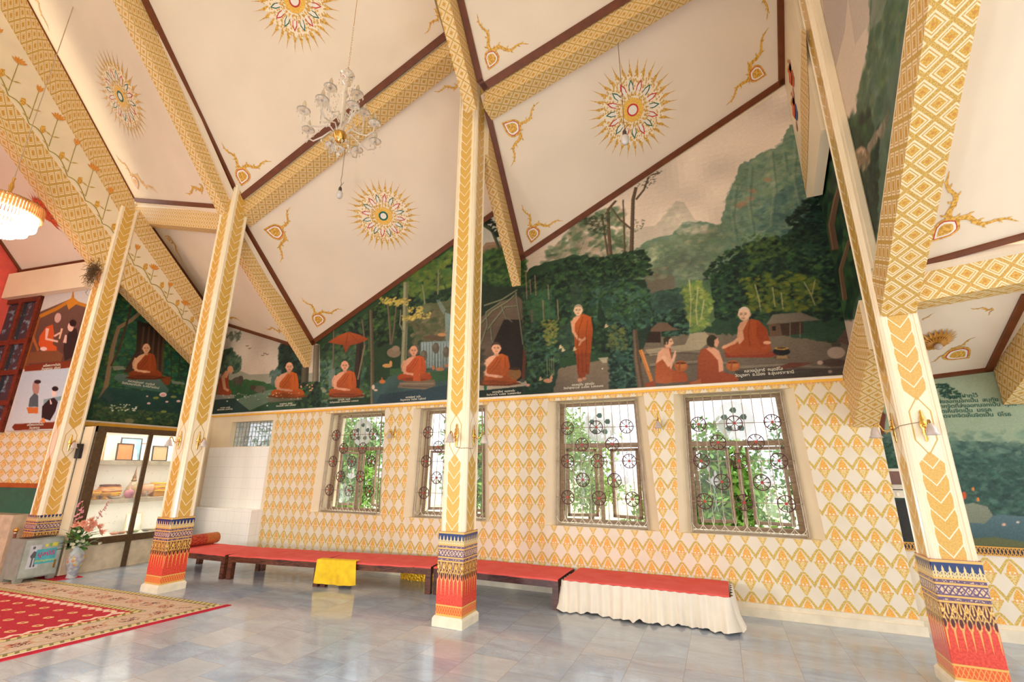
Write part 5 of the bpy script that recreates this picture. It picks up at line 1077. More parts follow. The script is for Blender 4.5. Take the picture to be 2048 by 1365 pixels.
# ================================================================== WINDOWS, GRILLES, GARDEN
def lbar(m, p, q_, r, mi=0, n=6): m.tube([p, q_], r, mi, n)
def window(i, cx, opened):
    y0 = 6.74; zb, zt, zm = ZS+.03, ZT-.02, 1.93; root = empty('window_%d' % (i+1), (cx, y0, zb)); root['kind'] = 'structure'
    L = lambda x, y, z: V(x, y-y0, z-zb); m = MB(); w = HIT-.01; wb_ = HIB-.01
    wx = lambda z: wb_+(w-wb_)*(z-zb)/(zt-zb)
    DK = [0]
    def bar(a, b, t, d=.07):
        DK[0] += 1; d -= .004*DK[0]           # a,b = (x,z)
        a, b = V(a[0], 0, a[1]-zb), V(b[0], 0, b[1]-zb); e = unit(b-a); n = V(e[2], 0, -e[0])*t/2; f = V(0, d/2, 0)
        m.hexa([a-n-f, b-n-f, b-n+f, a-n+f, a+n-f, b+n-f, b+n+f, a+n+f])
    for s in (-1, 1): bar((s*(wb_-.025), zb), (s*(w-.025), zt), .055)
    bar((-wb_, zb+.025), (wb_, zb+.025), .05); bar((-w, zt-.025), (w, zt-.025), .05); bar((-wx(zm), zm), (wx(zm), zm), .065); bar((0, zb), (0, zm), .05)
    m.build('window_frame', [M_frame], parent=root)
    m = MB(); m.face([L(-w+.04, y0, zm+.03), L(w-.04, y0, zm+.03), L(w-.04, y0, zt-.04), L(-w+.04, y0, zt-.04)]); pn = m.build('pane', [M_glass], parent=root)
    m = MB(); cz = zm+(zt-zm)*.48
    ring = [V(.01+.23*math.cos(t), -.003, cz-zb+.25*math.sin(t)) for t in np.linspace(0, 2*PI, 32)[:-1]]; m.face(ring)
    o = m.build('etched_disc', [M_frost], parent=pn)
    m = MB()
    for t in range(5):
        a = t*1.26+.3; c = V(.01+.12*math.cos(a), -.006, cz-zb+.13*math.sin(a)); m.face([c+V(.05*math.cos(k*1.05)*(1 if k % 2 else .75), 0, .04*math.sin(k*1.05)) for k in range(6)])
    m.build('etched_leaves', [mat('clear leaf cut', col=(96, 128, 116), rough=.1)], parent=pn)
    for s in (-1, 1):                  # two casements swung outward
        cs = empty('casement', (0, 0, 0)); cs.parent = root; W_ = .45; H_ = zm-.05-(zb+.06)
        cs.location = (s*(wb_-.06-.04*opened), .03, .07); cs.rotation_euler.z = -s*math.radians(opened*22)
        m = MB(); f = -s; t = .04
        for a, b_, c, d in ((0, W_, 0, t), (0, W_, H_-t, H_), (0, t, 0, H_), (W_-t, W_, 0, H_)): x0, x1 = sorted((f*a, f*b_)); m.box((x0, 0, c), (x1, .035, d))
        m.build('casement_frame', [M_frame], parent=cs)
        m = MB(); x0, x1 = sorted((f*t, f*(W_-t))); m.face([(x0, .018, t), (x1, .018, t), (x1, .018, H_-t), (x0, .018, H_-t)]); pc = m.build('pane', [M_glass], parent=cs)
        m = MB(); x = f*W_*.5; zc = H_*.55; o_ = lambda *a: V(x+a[0], .012, a[1])
        for dx, r in ((-.05, .10), (.03, .12)): m.face([o_(dx+.018*math.cos(k), zc+.15+r*.4*math.sin(k)+ (0 if dx < 0 else -.07)) for k in np.linspace(0, 2*PI, 12)[:-1]])
        for k in range(5): a = -.9+k*.45; m.face([o_(0, zc-.07), o_(.08*math.sin(a)-.03*math.cos(a), zc-.07+.09*math.cos(a)), o_(.13*math.sin(a), zc-.07+.13*math.cos(a)), o_(.08*math.sin(a)+.03*math.cos(a), zc-.07+.08*math.cos(a))])
        for dx in (-.015, .012): m.tube([o_(dx, zc-.07), o_(-dx*1.5, zc-.20), o_(dx*1.8, zc-.38)], .003, 0, 4)
        m.build('etched_lotus', [M_frost], parent=pc)
    return root
def grille(cx, label, grp, tops=False):
    y0 = 6.56; root = empty('window_grille', (cx, y0, ZS+.02), label=label, cat='window grille', group=grp); H_ = ZT-ZS-.04
    wt, wb_ = .565, .615; wx = lambda z: wb_+(wt-wb_)*z/H_
    m = MB(); P = lambda x, z, y=0: V(x, y, z)
    for a, b_ in (((-wb_, 0), (wb_, 0)), ((-wt, H_), (wt, H_)), ((-wb_, 0), (-wt, H_)), ((wb_, 0), (wt, H_))): lbar(m, P(*a), P(*b_), .011); lbar(m, P(a[0]*1.03, a[1]+(-.02 if a[1] < .1 else .02), -.03), P(b_[0]*1.03, b_[1]+(-.02 if b_[1] < .1 else .02), -.03), .008)
    m.build('grille_frame', [M_steel], parent=root)
    nb = 10
    for k in range(1, nb): f = -1+2*k/nb; m = MB(); lbar(m, P(f*wb_, 0), P(f*wt, H_), .0055, 0, 5); m.build('upright_bar', [M_steel], parent=root)
    for t in (.225, .50, .79): m = MB(); z = H_*(1-t); lbar(m, P(-wx(z)-.02, z, -.012), P(wx(z)+.02, z, -.012), .005, 0, 5); m.build('cross_bar', [M_steel], parent=root)
    for t, xs in ((.225, (-.74, 0, .74)), (.365, (-.37, .37)), (.50, (-.74, 0, .74)), (.65, (-.37, .37)), (.79, (-.74, 0, .74))):
        for f in xs:
            z = H_*(1-t); c = P(f*wx(z), z, -.022); R_ = .092; m = MB()
            m.tube([c+V(R_*math.cos(a), 0, R_*math.sin(a)) for a in np.linspace(0, 2*PI, 25)], .0065, 0, 6, caps=False)
            for k in range(8): a = k*PI/4; d = V(math.cos(a), 0, math.sin(a)); m.tube([c+d*.012, c+d*.05, c+d*.07, c+d*R_], [.004, .0035, .008, .0035], 0, 5)
            wh = m.build('wheel', [M_wheel], parent=root); m = MB(); m.tube([c+V(0, -.012, 0), c+V(0, .012, 0)], .017, 0, 8); m.build('hub', [M_hub], parent=wh)
    m = MB()
    for k in range(nb): 
        f = -1+2*(k+.5)/nb; x = f*wb_
        for s in (-1, 1): m.tube([P(x+s*(.0+.075*math.sin(t*1.4)), .02+.11*t**1.5, -.02) for t in np.linspace(0, 1.25, 8)], [.0055*(1-.5*t) for t in np.linspace(0, 1, 8)], 0, 5)
    m.build('leaf_scrolls', [mat('pale scroll metal', col=(222, 214, 190), rough=.35, metal=.3)], parent=root); m = MB()
    if tops:
        for k in range(4):
            x = -.42+.28*k
            for j in range(4): m.tube([P(x-.13+.03*j, H_-.02, .01), P(x, H_-.20+.04*j, .01), P(x+.13-.03*j, H_-.02, .01)], .003, 0, 4)
        m.build('top_chevrons', [MATS['pale scroll metal']], parent=root)
    return root
for i, (cx, op) in enumerate(zip(WX, (1.5, 1.2, .9, .55))): window(i, cx, op)
for cx, lb, tp in ((WX[0], 'iron window grille with eight-spoked wheels, leftmost of the four', True), (WX[1], 'iron wheel grille on the window half hidden by the central column', False), (WX[2], 'iron wheel grille on the brightest window, just right of the central column', False), (WX[3], 'iron wheel grille on the largest window, nearest the rightmost column', False)):
    grille(cx, lb, 'window grilles with wheels', tp)
# small high window of the alcove
ww = empty('window_7', (-8.6, 6.6, 2.0)); ww['kind'] = 'structure'; m = MB()
for k in range(13): x = -.6+.1*k; m.box((x-.004, -.02, 0), (x+.004, -.012, .5))
for k in range(6): m.box((-.6, -.02, .1*k-.004), (.6, -.012, .1*k+.004))
m.build('wire_grid', [M_grey], parent=ww); m = MB(); m.face([(-.6, 0, 0), (.6, 0, 0), (.6, 0, .5), (-.6, 0, .5)]); m.build('pane', [mat('pale blue glass', lambda g: g.mix((150, 176, 196), (214, 226, 232), g.noise(9, 3).lt(.5, .3)), rough=.15, alpha=.75)], parent=ww)
# garden outside
m = MB(); m.face([(-30, 6.9, -.3), (30, 6.9, -.3), (30, 60, -.3), (-30, 60, -.3)]); o = m.build('garden_ground', [mat('garden soil and grass', lambda g: g.mix((150, 156, 110), (206, 200, 170), g.noise(1.2, 4).lt(.5, .3)), rough=.9)]); o['kind'] = 'structure'
def leafmat(c1, c2): return lambda g: g.mix(c1, c2, g.noise(2.5, 3).lt(.5, .4))
M_leafs = []
for i, (a, b_) in enumerate((((70, 120, 44), (130, 176, 72)), ((50, 96, 48), (96, 146, 66)), ((96, 134, 62), (160, 190, 104)))):
    mm = mat('garden leaves %d' % i, leafmat(a, b_), rough=.6, coord='Object'); mm.node_tree.nodes['Principled BSDF'].inputs['Subsurface Weight'].default_value = 0; M_leafs.append(mm)
M_bark = mat('garden bark', col=(120, 104, 84), rough=.9)
def gtree(x, y, hgt, rad, n, mi, label, z0=1.0, name='garden_tree'):
    r = empty(name, (x, y, -.3), label=label, cat='tree' if name != 'garden_shrub' else 'shrub', group='trees outside the windows'); rs = np.random.RandomState(int(abs(x*37+y*11)*10))
    m = MB(); m.tube([(0, 0, 0), (.1, 0, hgt*.4), (-.05, .05, hgt*.8)], [.11, .08, .04], 0, 8)
    for k in range(5): a = k*1.3; m.tube([(0, 0, hgt*(.35+.08*k)), (rad*.35*math.cos(a), rad*.3*math.sin(a), hgt*(.5+.08*k)), (rad*.7*math.cos(a), rad*.6*math.sin(a), hgt*(.6+.08*k))], [.04, .03, .012], 0, 5)
    m.build('trunk', [M_bark], parent=r)
    P = rs.randn(n, 3); P /= np.linalg.norm(P, axis=1)[:, None]; P *= rs.uniform(.25, 1, (n, 1))**.6
    cl = rs.randn(14, 3)*.5; P = P*.45+cl[rs.randint(14, size=n)]*.62; P[:, 0] *= rad; P[:, 1] *= rad*.8; P[:, 2] = P[:, 2]*(hgt-z0)*.42+z0+(hgt-z0)*.5
    u = rs.randn(n, 3); u /= np.linalg.norm(u, axis=1)[:, None]; v = np.cross(u, rs.randn(n, 3)); v /= np.linalg.norm(v, axis=1)[:, None]; s = rs.uniform(.05, .10, (n, 1))
    vs = np.stack([P-u*s, P+v*s*.45, P+u*s, P-v*s*.45], 1).reshape(-1, 3); me = bpy.data.meshes.new('foliage'); me.from_pydata(vs.tolist(), [], [tuple(range(4*k, 4*k+4)) for k in range(n)]); me.materials.append(M_leafs[mi])
    o = bpy.data.objects.new('foliage', me); COL.objects.link(o); o.parent = r
gtree(-8.9, 9.2, 3.6, 1.5, 5200, 0, 'dense bright green tree seen through the leftmost grille window', .2)
gtree(-11.5, 11.5, 4.6, 2.2, 4200, 1, 'darker green tree further behind the leftmost window', .4)
gtree(-5.3, 9.8, 3.8, 1.3, 3600, 0, 'green tree seen through the window half hidden by the central column', .2)
gtree(-4.0, 12.5, 4.4, 1.9, 3000, 2, 'pale green tree behind the middle windows', .6)
gtree(-1.1, 11.2, 1.9, 1.0, 1300, 2, 'low pale tree at the lower right of the brightest window', .1)
gtree(.1, 9.3, 2.6, 1.05, 3600, 0, 'leafy green tree filling the largest window', .1)
gtree(2.1, 12.0, 3.3, 1.4, 3000, 1, 'darker tree at the right side of the largest window', .2)
for k_, x_ in enumerate((-11.5, -7.6, -3.9, -.2, 3.4, 7.0)):
    gtree(x_, 15.0+.4*(k_ % 2), 1.9+.2*(k_ % 3), 1.35, 1500, 2, 'low pale shrub in the garden hedge row, %s' % ('behind the leftmost grille window', 'behind the half hidden window', 'left of the brightest window', 'behind the brightest window', 'behind the largest window', 'far right')[k_], .0, 'garden_shrub')
gtree(-14.5, 13, 4.2, 2.4, 3000, 1, 'far green tree visible through the small high alcove window', 1.0)

# ================================================================== FURNITURE AND THINGS
# ---- low platforms along the wall
def platform(p0, p1, label, depth=.70, h=.335, skirt=False, wood=M_dkwood):
    """p0-p1 front edge on the floor"""
    p0, p1 = V(*p0, 0), V(*p1, 0); L = np.linalg.norm(p1-p0); an = math.atan2(p1[1]-p0[1], p1[0]-p0[0])
    root = empty('platform_bench', p0, an, label, 'low bench', None)
    m = MB(); t = h-.012; a = .03
    m.box((0, 0, t-.085), (L, .045, t)); m.box((0, depth-.045, t-.085), (L, depth, t)); m.box((0, .045, t-.085), (.045, depth-.045, t)); m.box((L-.045, .045, t-.085), (L, depth-.045, t)); m.box((.045, .045, t-.03), (L-.045, depth-.045, t))
    m.build('frame', [wood], parent=root)
    for x in (0, L-.075):
        for y in (.002, depth-.077): m = MB(); m.box((x, y, 0), (x+.075, y+.075, t-.085)); m.build('leg', [wood], parent=root)
    N = 26; rs = np.random.RandomState(int(L*1000)); rows = []; rows2 = []
    w = rs.randn(N+1)*.003
    for (y, dz) in ((-.006, -.012), (-.008, .004), (.02, .009), (depth*.5, .010), (depth, .009)):
        rows.append([(L*i/N, y+w[i]*(1 if y < .1 else 0), t+dz+.002+(.002*math.sin(i*.9))) for i in range(N+1)])
    m = MB(); m.grid(rows, uvs=[[(p[0], p[1]) for p in r] for r in rows]); m.build('red_covering', [M_mat], parent=root)
    if skirt:
        m = MB(); path = []; rs = np.random.RandomState(3)
        pts = [(0, depth*.5), (0, 0), (L, 0), (L+.0, depth)]; 
        for (x0, y0), (x1, y1) in zip(pts[:-1], pts[1:]):
            n = int(math.hypot(x1-x0, y1-y0)/.014); nx, ny = unit(V(y1-y0, -(x1-x0), 0))[:2]
            for i in range(n): f = i/n; path.append((x0+(x1-x0)*f, y0+(y1-y0)*f, nx, ny))
        s_ = 0; ph = rs.uniform(0, 6, 60); prof = []
        for i, (x, y, nx, ny) in enumerate(path):
            s_ = i*.014; w_ = s_*58+2.2*math.sin(s_*4.3); a = math.asin(math.sin(w_))/1.57; b_ = math.sin(s_*21+2*math.sin(s_*3+1)); c = math.sin(s_*6.1+.7)
            prof.append((a, b_, c))
        rows = []
        for k in range(13):
            v = k/12; row = []
            for (x, y, nx, ny), (a, b_, c) in zip(path, prof):
                o_ = .026+(.036*a*(.45+.55*v)+.022*b_*v+.03*c*v*v)+.050*v*v*(1-.25*b_); low_ = .012+.02*(b_ > .3)*b_+.035*max(0, c)*max(0, -b_)
                row.append((x+nx*o_, y+ny*o_-.02*v*c, (t-.002)*(1-v)+low_*v))
            rows.append(row)
        m.grid(rows, uvs=[[(p[0], p[2]) for p in r] for r in rows]); m.build('pleated_skirt', [M_skcl], parent=root)
    return root
platform((-8.35, 5.04), (-6.90, 5.10), 'low dark wood platform with red carpet, leftmost, under the rolled mat')
platform((-6.86, 5.125), (-5.30, 5.36), 'low reddish wood platform with red top ending at the yellow cloth')
platform((-5.27, 5.38), (-3.66, 5.68), 'low platform with red top between the yellow cloth and the central column')
platform((-3.63, 5.70), (-1.90, 5.71), 'low platform with pinkish red top just right of the central column', wood=mat('purplish dark bench wood', f_wood((50, 26, 24), (92, 56, 50)), rough=.4))
platform((-1.83, 5.73), (-.05, 5.73), 'low platform with red top and an ivory pleated skirt', skirt=True, h=.345)
# rolled mat
m = MB(); A, B = on(378, 1083, 'z', .425), on(436, 1075, 'z', .425); d = unit(B-A); A = A-d*.5; L = np.linalg.norm(B-A); rows = []; pr = [(-.001, .02), (0, .07), (.01, .085), (L*.74, .088), (L*.745, .084), (L*.76, .088), (L-.03, .088), (L-.01, .08), (L, .05), (L+.002, .001)]
ax2 = np.cross(d, (0, 0, 1)); n = 18
for s_, r in pr: rows.append([A+d*s_+(ax2*math.cos(t)+V(0, 0, 1)*math.sin(t))*r for t in (2*PI*k/n for k in range(n))])
m.grid(rows, closed=True, uvs=[[(p[0], k/n) for p in rows[k_]] for k_, k in enumerate(range(len(rows)))])
m.m = [1 if 5*n <= i < 7*n else 0 for i in range(len(m.m))]
o = m.build('rolled_mat', [mat('orange red brocade', lambda g: g.mix((176, 62, 40), (206, 96, 66), g.noise(40, 3).lt(.5, .1)), rough=.8, coord='Object'), mat('gold brocade band', lambda g: g.mix((168, 120, 50), (206, 110, 62), g.noise(50, 3).lt(.52, .08)), rough=.7, coord='Object')])
setp(o, 'rolled orange red brocade mat with a gold end band on the leftmost platform', 'rolled mat')
# yellow cloth hanging over the platform edge
a = on(650, 1122, 'z', .35); bb = on(717, 1127, 'z', .352); a = V(-5.32, 5.345, .352); bb = V(-4.72, 5.455, .352); d = unit(bb-a); nn = V(d[1], -d[0], 0); L = np.linalg.norm(bb-a); rows = []
for k in range(15):
    v = k/14; row = []
    for i in range(25):
        u = i/24; 
        if k < 3: p = a+d*(u*L+.0)-nn*(.10*(3-k)/3)+V(0, 0, .006)
        else:
            t = (k-3)/11; p = a+d*(L*u+(.5-u)*-.03*t)+nn*(.02+.012*math.sin(u*9+t)*t+.01*math.sin(u*23)*t)+V(0, 0, -.30*t-.012*math.sin(u*3.1)*t+.006)
        row.append(p)
    rows.append(row)
m = MB(); m.grid(rows); o = m.build('yellow_cloth', [M_cloth]); setp(o, 'bright yellow cloth hanging over the platform front', 'cloth')
# shiny gold fabric below
m = MB(); rows = [[V(-4.55+.85*i/20, 6.22+.02*math.sin(i*1.7), .17+.13*k/5+.008*math.sin(i*2.3+k)) for i in range(21)] for k in range(6)]; m.grid(rows); m.box((-4.55, 6.24, 0), (-3.70, 6.32, .20))
o = m.build('gold_wrapped_box', [mat('crinkled gold foil', col=(232, 176, 40), rough=.25, metal=.7, bump=(30, .8, .02))]); setp(o, 'shiny gold wrapped box underneath the third platform', 'box')

# ---- display cabinet
XC = -9.27
cy0, cy1, cz0, cz1 = 4.22, 5.95, .42, 2.22; ym = .5*(on(303, 871, 'x', XC)[1]+on(244, 1132, 'x', XC)[1])
cab = empty('display_cabinet', (XC, cy0, 0), label='built-in glazed display cabinet with dark frame, brightly lit inside', cat='cabinet')
C3 = lambda x, y, z: (x-XC, y-cy0, z)
def cabbox(m, a, b, mi=0): m.box(C3(*a), C3(*b), mi)
m = MB(); cabbox(m, (XC-.60, cy0, 0), (XC-.02, cy1, .40)); m.build('base_panel', [mat('beige marble slab', col=(218, 200, 168), rough=.25, vary=.05)], parent=cab)
M_cabin = mat('speckled white marble', lambda g: g.mix((244, 242, 232), (206, 206, 204), X(g.t, g.voro(16)).lt(.14, .05)), rough=.3)
m = MB(); cabbox(m, (XC-.62, cy0, .40), (XC-.58, cy1, cz1)); cabbox(m, (XC-.60, cy0, .40), (XC, cy0+.03, cz1)); cabbox(m, (XC-.60, cy1-.03, .40), (XC, cy1, cz1)); cabbox(m, (XC-.60, cy0, cz1-.02), (XC, cy1, cz1+.01)); cabbox(m, (XC-.6, cy0, .40), (XC-.02, cy1, .50)); m.box(C3(XC-.28, cy0-.03, 0), C3(XC-.022, cy0-.002, cz1+.01), 1); m.build('back_and_sides', [M_cabin, M_cream], parent=cab)
m = MB()
for a, b_ in (((XC-.02, cy0, .0+.40), (XC+.05, cy0+.13, cz1+.02)), ((XC-.02, cy0, cz1-.075), (XC+.05, cy1, cz1+.02)), ((XC-.02, cy0, .395), (XC+.05, cy1, .50)), ((XC-.02, ym-.035, .5), (XC+.03, ym+.035, cz1-.07)), ((XC-.02, ym-.035, 0), (XC+.03, ym+.035, .40)), ((XC-.02, cy1-.1, .4), (XC+.05, cy1, cz1))): k_ = .003*m.__dict__.setdefault('k', 0); m.k += 1; cabbox(m, (a[0]+k_, a[1], a[2]), (b_[0]-k_, b_[1], b_[2]))
m.build('frame', [M_cabfr], parent=cab)
for ya_, yb in ((cy0+.13, ym-.035), (ym+.035, cy1-.1)): m = MB(); m.face([C3(XC, ya_, .5), C3(XC, yb, .5), C3(XC, yb, cz1-.07), C3(XC, ya_, cz1-.07)]); m.build('glass_door', [M_glass], parent=cab)
sh1, sh2 = 1.70, 1.075
for z in (sh1, sh2): m = MB(); cabbox(m, (XC-.58, cy0+.03, z-.07), (XC-.05, cy1-.03, z)); m.build('shelf', [mat('cream shelf board', col=(226, 214, 186), rough=.4)], parent=cab)
l = light('cabinet_light', 'AREA', (XC-.22, (cy0+cy1)/2, cz1-.04), 12, (1, .93, .8), .3); l.data.shape = 'RECTANGLE'; l.data.size = .3; l.data.size_y = 1.5
for z in (sh1-.08, sh2-.08): l = light('shelf_light', 'AREA', (XC-.10, (cy0+cy1)/2, z), 4.5, (1, .93, .8), .3); l.data.shape = 'RECTANGLE'; l.data.size = .05; l.data.size_y = 1.5
# things on the shelves: positions from pixels on planes inside the cabinet
def cy(px, py, dx): return on(px, py, 'x', XC-dx)[1]
M_thin = mat('thin black frame wood', col=(50, 36, 28), rough=.4); M_paper = mat('orange certificate paper', lambda g: g.mix((220, 146, 88), (190, 116, 66), (((g.v*60).fr()-.5).abs().lt(.2, .1))*g.noise(30, 2).gt(.5, .1)*.6), rough=.7)
M_paper2 = mat('cream certificate paper', lambda g: g.mix((236, 206, 160), (206, 166, 110), (((g.v*60).fr()-.5).abs().lt(.2, .1))*g.noise(30, 2).gt(.5, .1)*.5), rough=.7)
def framed(y0, y1, z, h, dx, mf, mp, label, tilt=.12, t=.014, figure=False):
    r = empty('framed_picture', (XC-dx, (y0+y1)/2, z), label=label, cat='picture', group='framed pictures on the top shelf'); w = (y1-y0)/2
    m = MB(); P = lambda x, y, z_: (x-z_*tilt, y, z_)
    def bx(y0, y1, z0, z1, x0, x1): m.hexa([P(x0, y0, z0), P(x1, y0, z0), P(x1, y1, z0), P(x0, y1, z0), P(x0, y0, z1), P(x1, y0, z1), P(x1, y1, z1), P(x0, y1, z1)])
    bx(-w, w, 0, t, -.01, .012); bx(-w, w, h-t, h, -.01, .012); bx(-w, -w+t, t, h-t, -.01, .012); bx(w-t, w, t, h-t, -.01, .012); m.build('frame', [mf], parent=r)
    m = MB(); m.face([P(.002, -w+t, t), P(.002, w-t, t), P(.002, w-t, h-t), P(.002, -w+t, h-t)]); pc = m.build('picture', [mp], parent=r)
    if figure: 
        m = MB(); m.face([P(.004, .25*w*math.cos(k)*1.3+.1*w, h*.72+h*.13*math.sin(k)) for k in np.linspace(0, 2*PI, 14)[:-1]]); m.face([P(.004, -.45*w, t), P(.004, .75*w, t), P(.004, .6*w, h*.45), P(.004, .25*w, h*.62), P(.004, -.1*w, h*.6), P(.004, -.38*w, h*.42)]); m.build('figure', [M_white], parent=pc)
    return r
framed(cy(236, 915, .42), cy(279, 915, .42), sh1, .40, .40, M_thin, mat('blue portrait background', col=(120, 160, 184), rough=.5), 'tall blue portrait of a pale figure, behind the orange certificate', figure=True)
framed(cy(230, 921, .2), cy(264, 921, .2), sh1, .29, .20, M_thin, M_paper, 'orange certificate in a dark frame on the top shelf')
framed(cy(279, 918, .42), cy(300, 918, .42), sh1, .32, .45, mat('brown frame wood', col=(150, 110, 70), rough=.4), mat('pale blue picture', col=(190, 206, 226), rough=.5), 'pale blue picture leaning behind the cabinet mullion', figure=True)
framed(cy(302, 922, .15), cy(333, 922, .15), sh1, .27, .15, M_thin, M_paper2, 'cream certificate in a thin dark frame right of the mullion')
framed(cy(195, 920, .45), cy(206, 920, .45), sh1, .42, .45, mat('salmon frame', col=(210, 140, 100), rough=.4), mat('salmon paper', col=(232, 190, 160), rough=.6), 'narrow salmon picture at the left end of the top shelf')
def robes(y, z, dx, w, layers, label, d=.26, grp='folded robe stacks'):
    r = empty('folded_robe_stack', (XC-dx, y, z), label=label, cat='cloth stack', group=None); zz_ = 0; rs = np.random.RandomState(int(y*1000))
    for (h, c, k) in layers:
        m = MB(); ww_, dd = w*k/2, d*k/2; oy = rs.uniform(-.01, .01); n = 24; rows = []
        for (f, s) in ((0, .93), (.25, 1.0), (.7, 1.0), (1, .93)): rows.append([(dd*s*max(-1, min(1, 1.25*math.cos(t)))*1, oy+ww_*s*max(-1, min(1, 1.25*math.sin(t)))+.004*math.sin(9*t), zz_+h*f+.004*math.sin(5*t+zz_*50)) for t in (2*PI*i/n for i in range(n))])
        m.grid(rows, closed=True); m.face(rows[-1]); m.build('folded_cloth', [mat('cloth %d %d %d' % c, col=c, rough=.9)], parent=r); zz_ += h
    return r
Ys, Or, Br, Pk = (246, 190, 60), (232, 150, 76), (110, 62, 50), (240, 186, 130)
yy = cy(214, 985, .3)
robes(yy+.04, sh2, .33, .30, [(.05, (196, 160, 120), .9), (.025, Ys, 1), (.025, Ys, 1.02), (.02, Or, .96), (.025, Pk, 1), (.025, Pk, .94), (.02, Or, .9), (.018, Br, .85), (.018, Br, .8)], 'stack of folded robes with dark brown cloth on top')
robes(yy-.18, sh2, .36, .22, [(.06, (206, 150, 60), .8), (.03, Ys, 1), (.03, Ys, .96), (.02, Or, .9)], 'short stack of yellow robes at the left end of the shelf')
robes(cy(318, 985, .3), sh2, .34, .24, [(.09, (216, 150, 50), .8), (.03, Ys, 1), (.03, Or, .96), (.03, Ys, 1), (.03, Pk, .9), (.03, Ys, .88)], 'tall stack of yellow and orange robes right of the mullion')
M_bowl = mat('golden bowl', col=(232, 168, 70), rough=.3, metal=.3)
def lath(name, prof, y, z, dx, mt, label, cat, grp=None, n=20, wav=None):
    m = MB(); m.lathe(prof, m=0, n=n, wav=wav); o = m.build(name, [mt], loc=(XC-dx, y, z)); return setp(o, label, cat, grp)
foot = [(.001, 0), (.05, 0), (.045, .012), (.02, .03), (.022, .05), (.06, .07), (.075, .10), (.07, .102), (.055, .075), (.001, .07)]
lath('pedestal_bowl', foot, cy(189, 995, .12), sh2, .12, M_bowl, 'golden pedestal bowl at the far left of the middle shelf', 'bowl')
lath('pedestal_bowl', [(r*1.15, z) for r, z in foot], cy(208, 1000, .12), sh2, .12, M_bowl, 'golden pedestal bowl in front of the brown-topped robe stack', 'bowl')
lath('small_dish', [(.001, 0), (.04, 0), (.08, .03), (.085, .035), (.04, .015), (.001, .012)], cy(229, 1000, .16), sh2, .14, M_white, 'white low dish between the golden bowl and the glass dome', 'dish')
st = empty('glass_stupa', (XC-.30, cy(262, 995, .28), sh2), label='clear bell shaped reliquary with tall pointed spire', cat='reliquary')
m = MB(); m.lathe([(.13, 0), (.13, .02), (.115, .03), (.11, .10), (.085, .18), (.05, .25), (.035, .27)], n=20); m.build('glass_bell', [mat('reliquary glass', col=(206, 190, 150), rough=.08, alpha=.55)], parent=st)
m = MB(); m.lathe([(.035, .27), (.045, .285), (.03, .30), (.028, .34), (.018, .38), (.006, .48), (.001, .54)], n=12); m.build('spire', [mat('aged bronze', col=(130, 96, 60), rough=.35, metal=.6)], parent=st)
pk = empty('pink_urn', (XC-.12, cy(256, 1000, .12), sh2), label='small pink ball shaped urn with a stem on top', cat='urn')
m = MB(); m.lathe([(.03, 0), (.045, .01), (.07, .05), (.072, .08), (.055, .12), (.02, .14)], n=18); m.build('body', [mat('pink glaze', col=(206, 130, 150), rough=.5)], parent=pk); m = MB(); m.lathe([(.02, .14), (.012, .18), (.014, .20), (.001, .25)], n=10); m.build('stem', [mat('pale pink glaze', col=(226, 180, 170), rough=.4)], parent=pk)
lath('alms_bowl', [(.001, 0), (.05, 0), (.11, .05), (.125, .11), (.11, .17), (.085, .19), (.07, .185), (.001, .18)], cy(296, 985, .3), sh2+.03, .36, mat('peach ceramic', col=(232, 176, 140), rough=.3), 'large rounded peach bowl on a stand right behind the mullion', 'bowl')
lath('lantern_jar', [(.001, 0), (.06, 0), (.065, .02), (.05, .09), (.075, .12), (.08, .15), (.06, .185), (.001, .19)], cy(274, 990, .12), sh2, .30, mat('orange lantern paper', col=(236, 160, 76), rough=.6), 'orange topped jar left of the mullion on the middle shelf', 'jar')
lath('glass_goblet', [(.03, 0), (.006, .01), (.005, .05), (.04, .08), (.042, .10), (.038, .10), (.001, .06)], cy(290, 997, .12), sh2, .10, M_crys, 'small glass goblet near the mullion on the middle shelf', 'goblet')
for i, (x, c, w_, lb) in enumerate(((228, (226, 150, 120), .05, 'salmon plate stack, leftmost on the bottom shelf'), (243, (190, 120, 70), .05, 'brown dish with a rim on the bottom shelf'), (258, (120, 100, 80), .04, 'small dark dish before the white empty frame'), (271, (150, 170, 110), .04, 'small greenish dish left of the mullion, bottom shelf'), (292, (130, 120, 110), .055, 'grey dish with trinkets right of the mullion'), (305, (214, 196, 140), .045, 'pale gold dish near the second column, bottom shelf'))):
    lath('small_dish', [(.001, 0), (.7*w_, 0), (w_*1.3, .025), (w_*1.35, .03), (w_, .018), (.001, .014)], cy(x, 1068-(x-228)*.12, .14), .502, .14, mat('dish glaze %d' % i, col=c, rough=.3), lb, 'dish')
framed(cy(252, 1060, .3), cy(284, 1060, .3), .502, .30, .35, mat('cream frame', col=(226, 210, 170), rough=.4), mat('blank white sheet', col=(244, 242, 232), rough=.6), 'empty white picture frame on the bottom shelf')['group'] = 'frames'

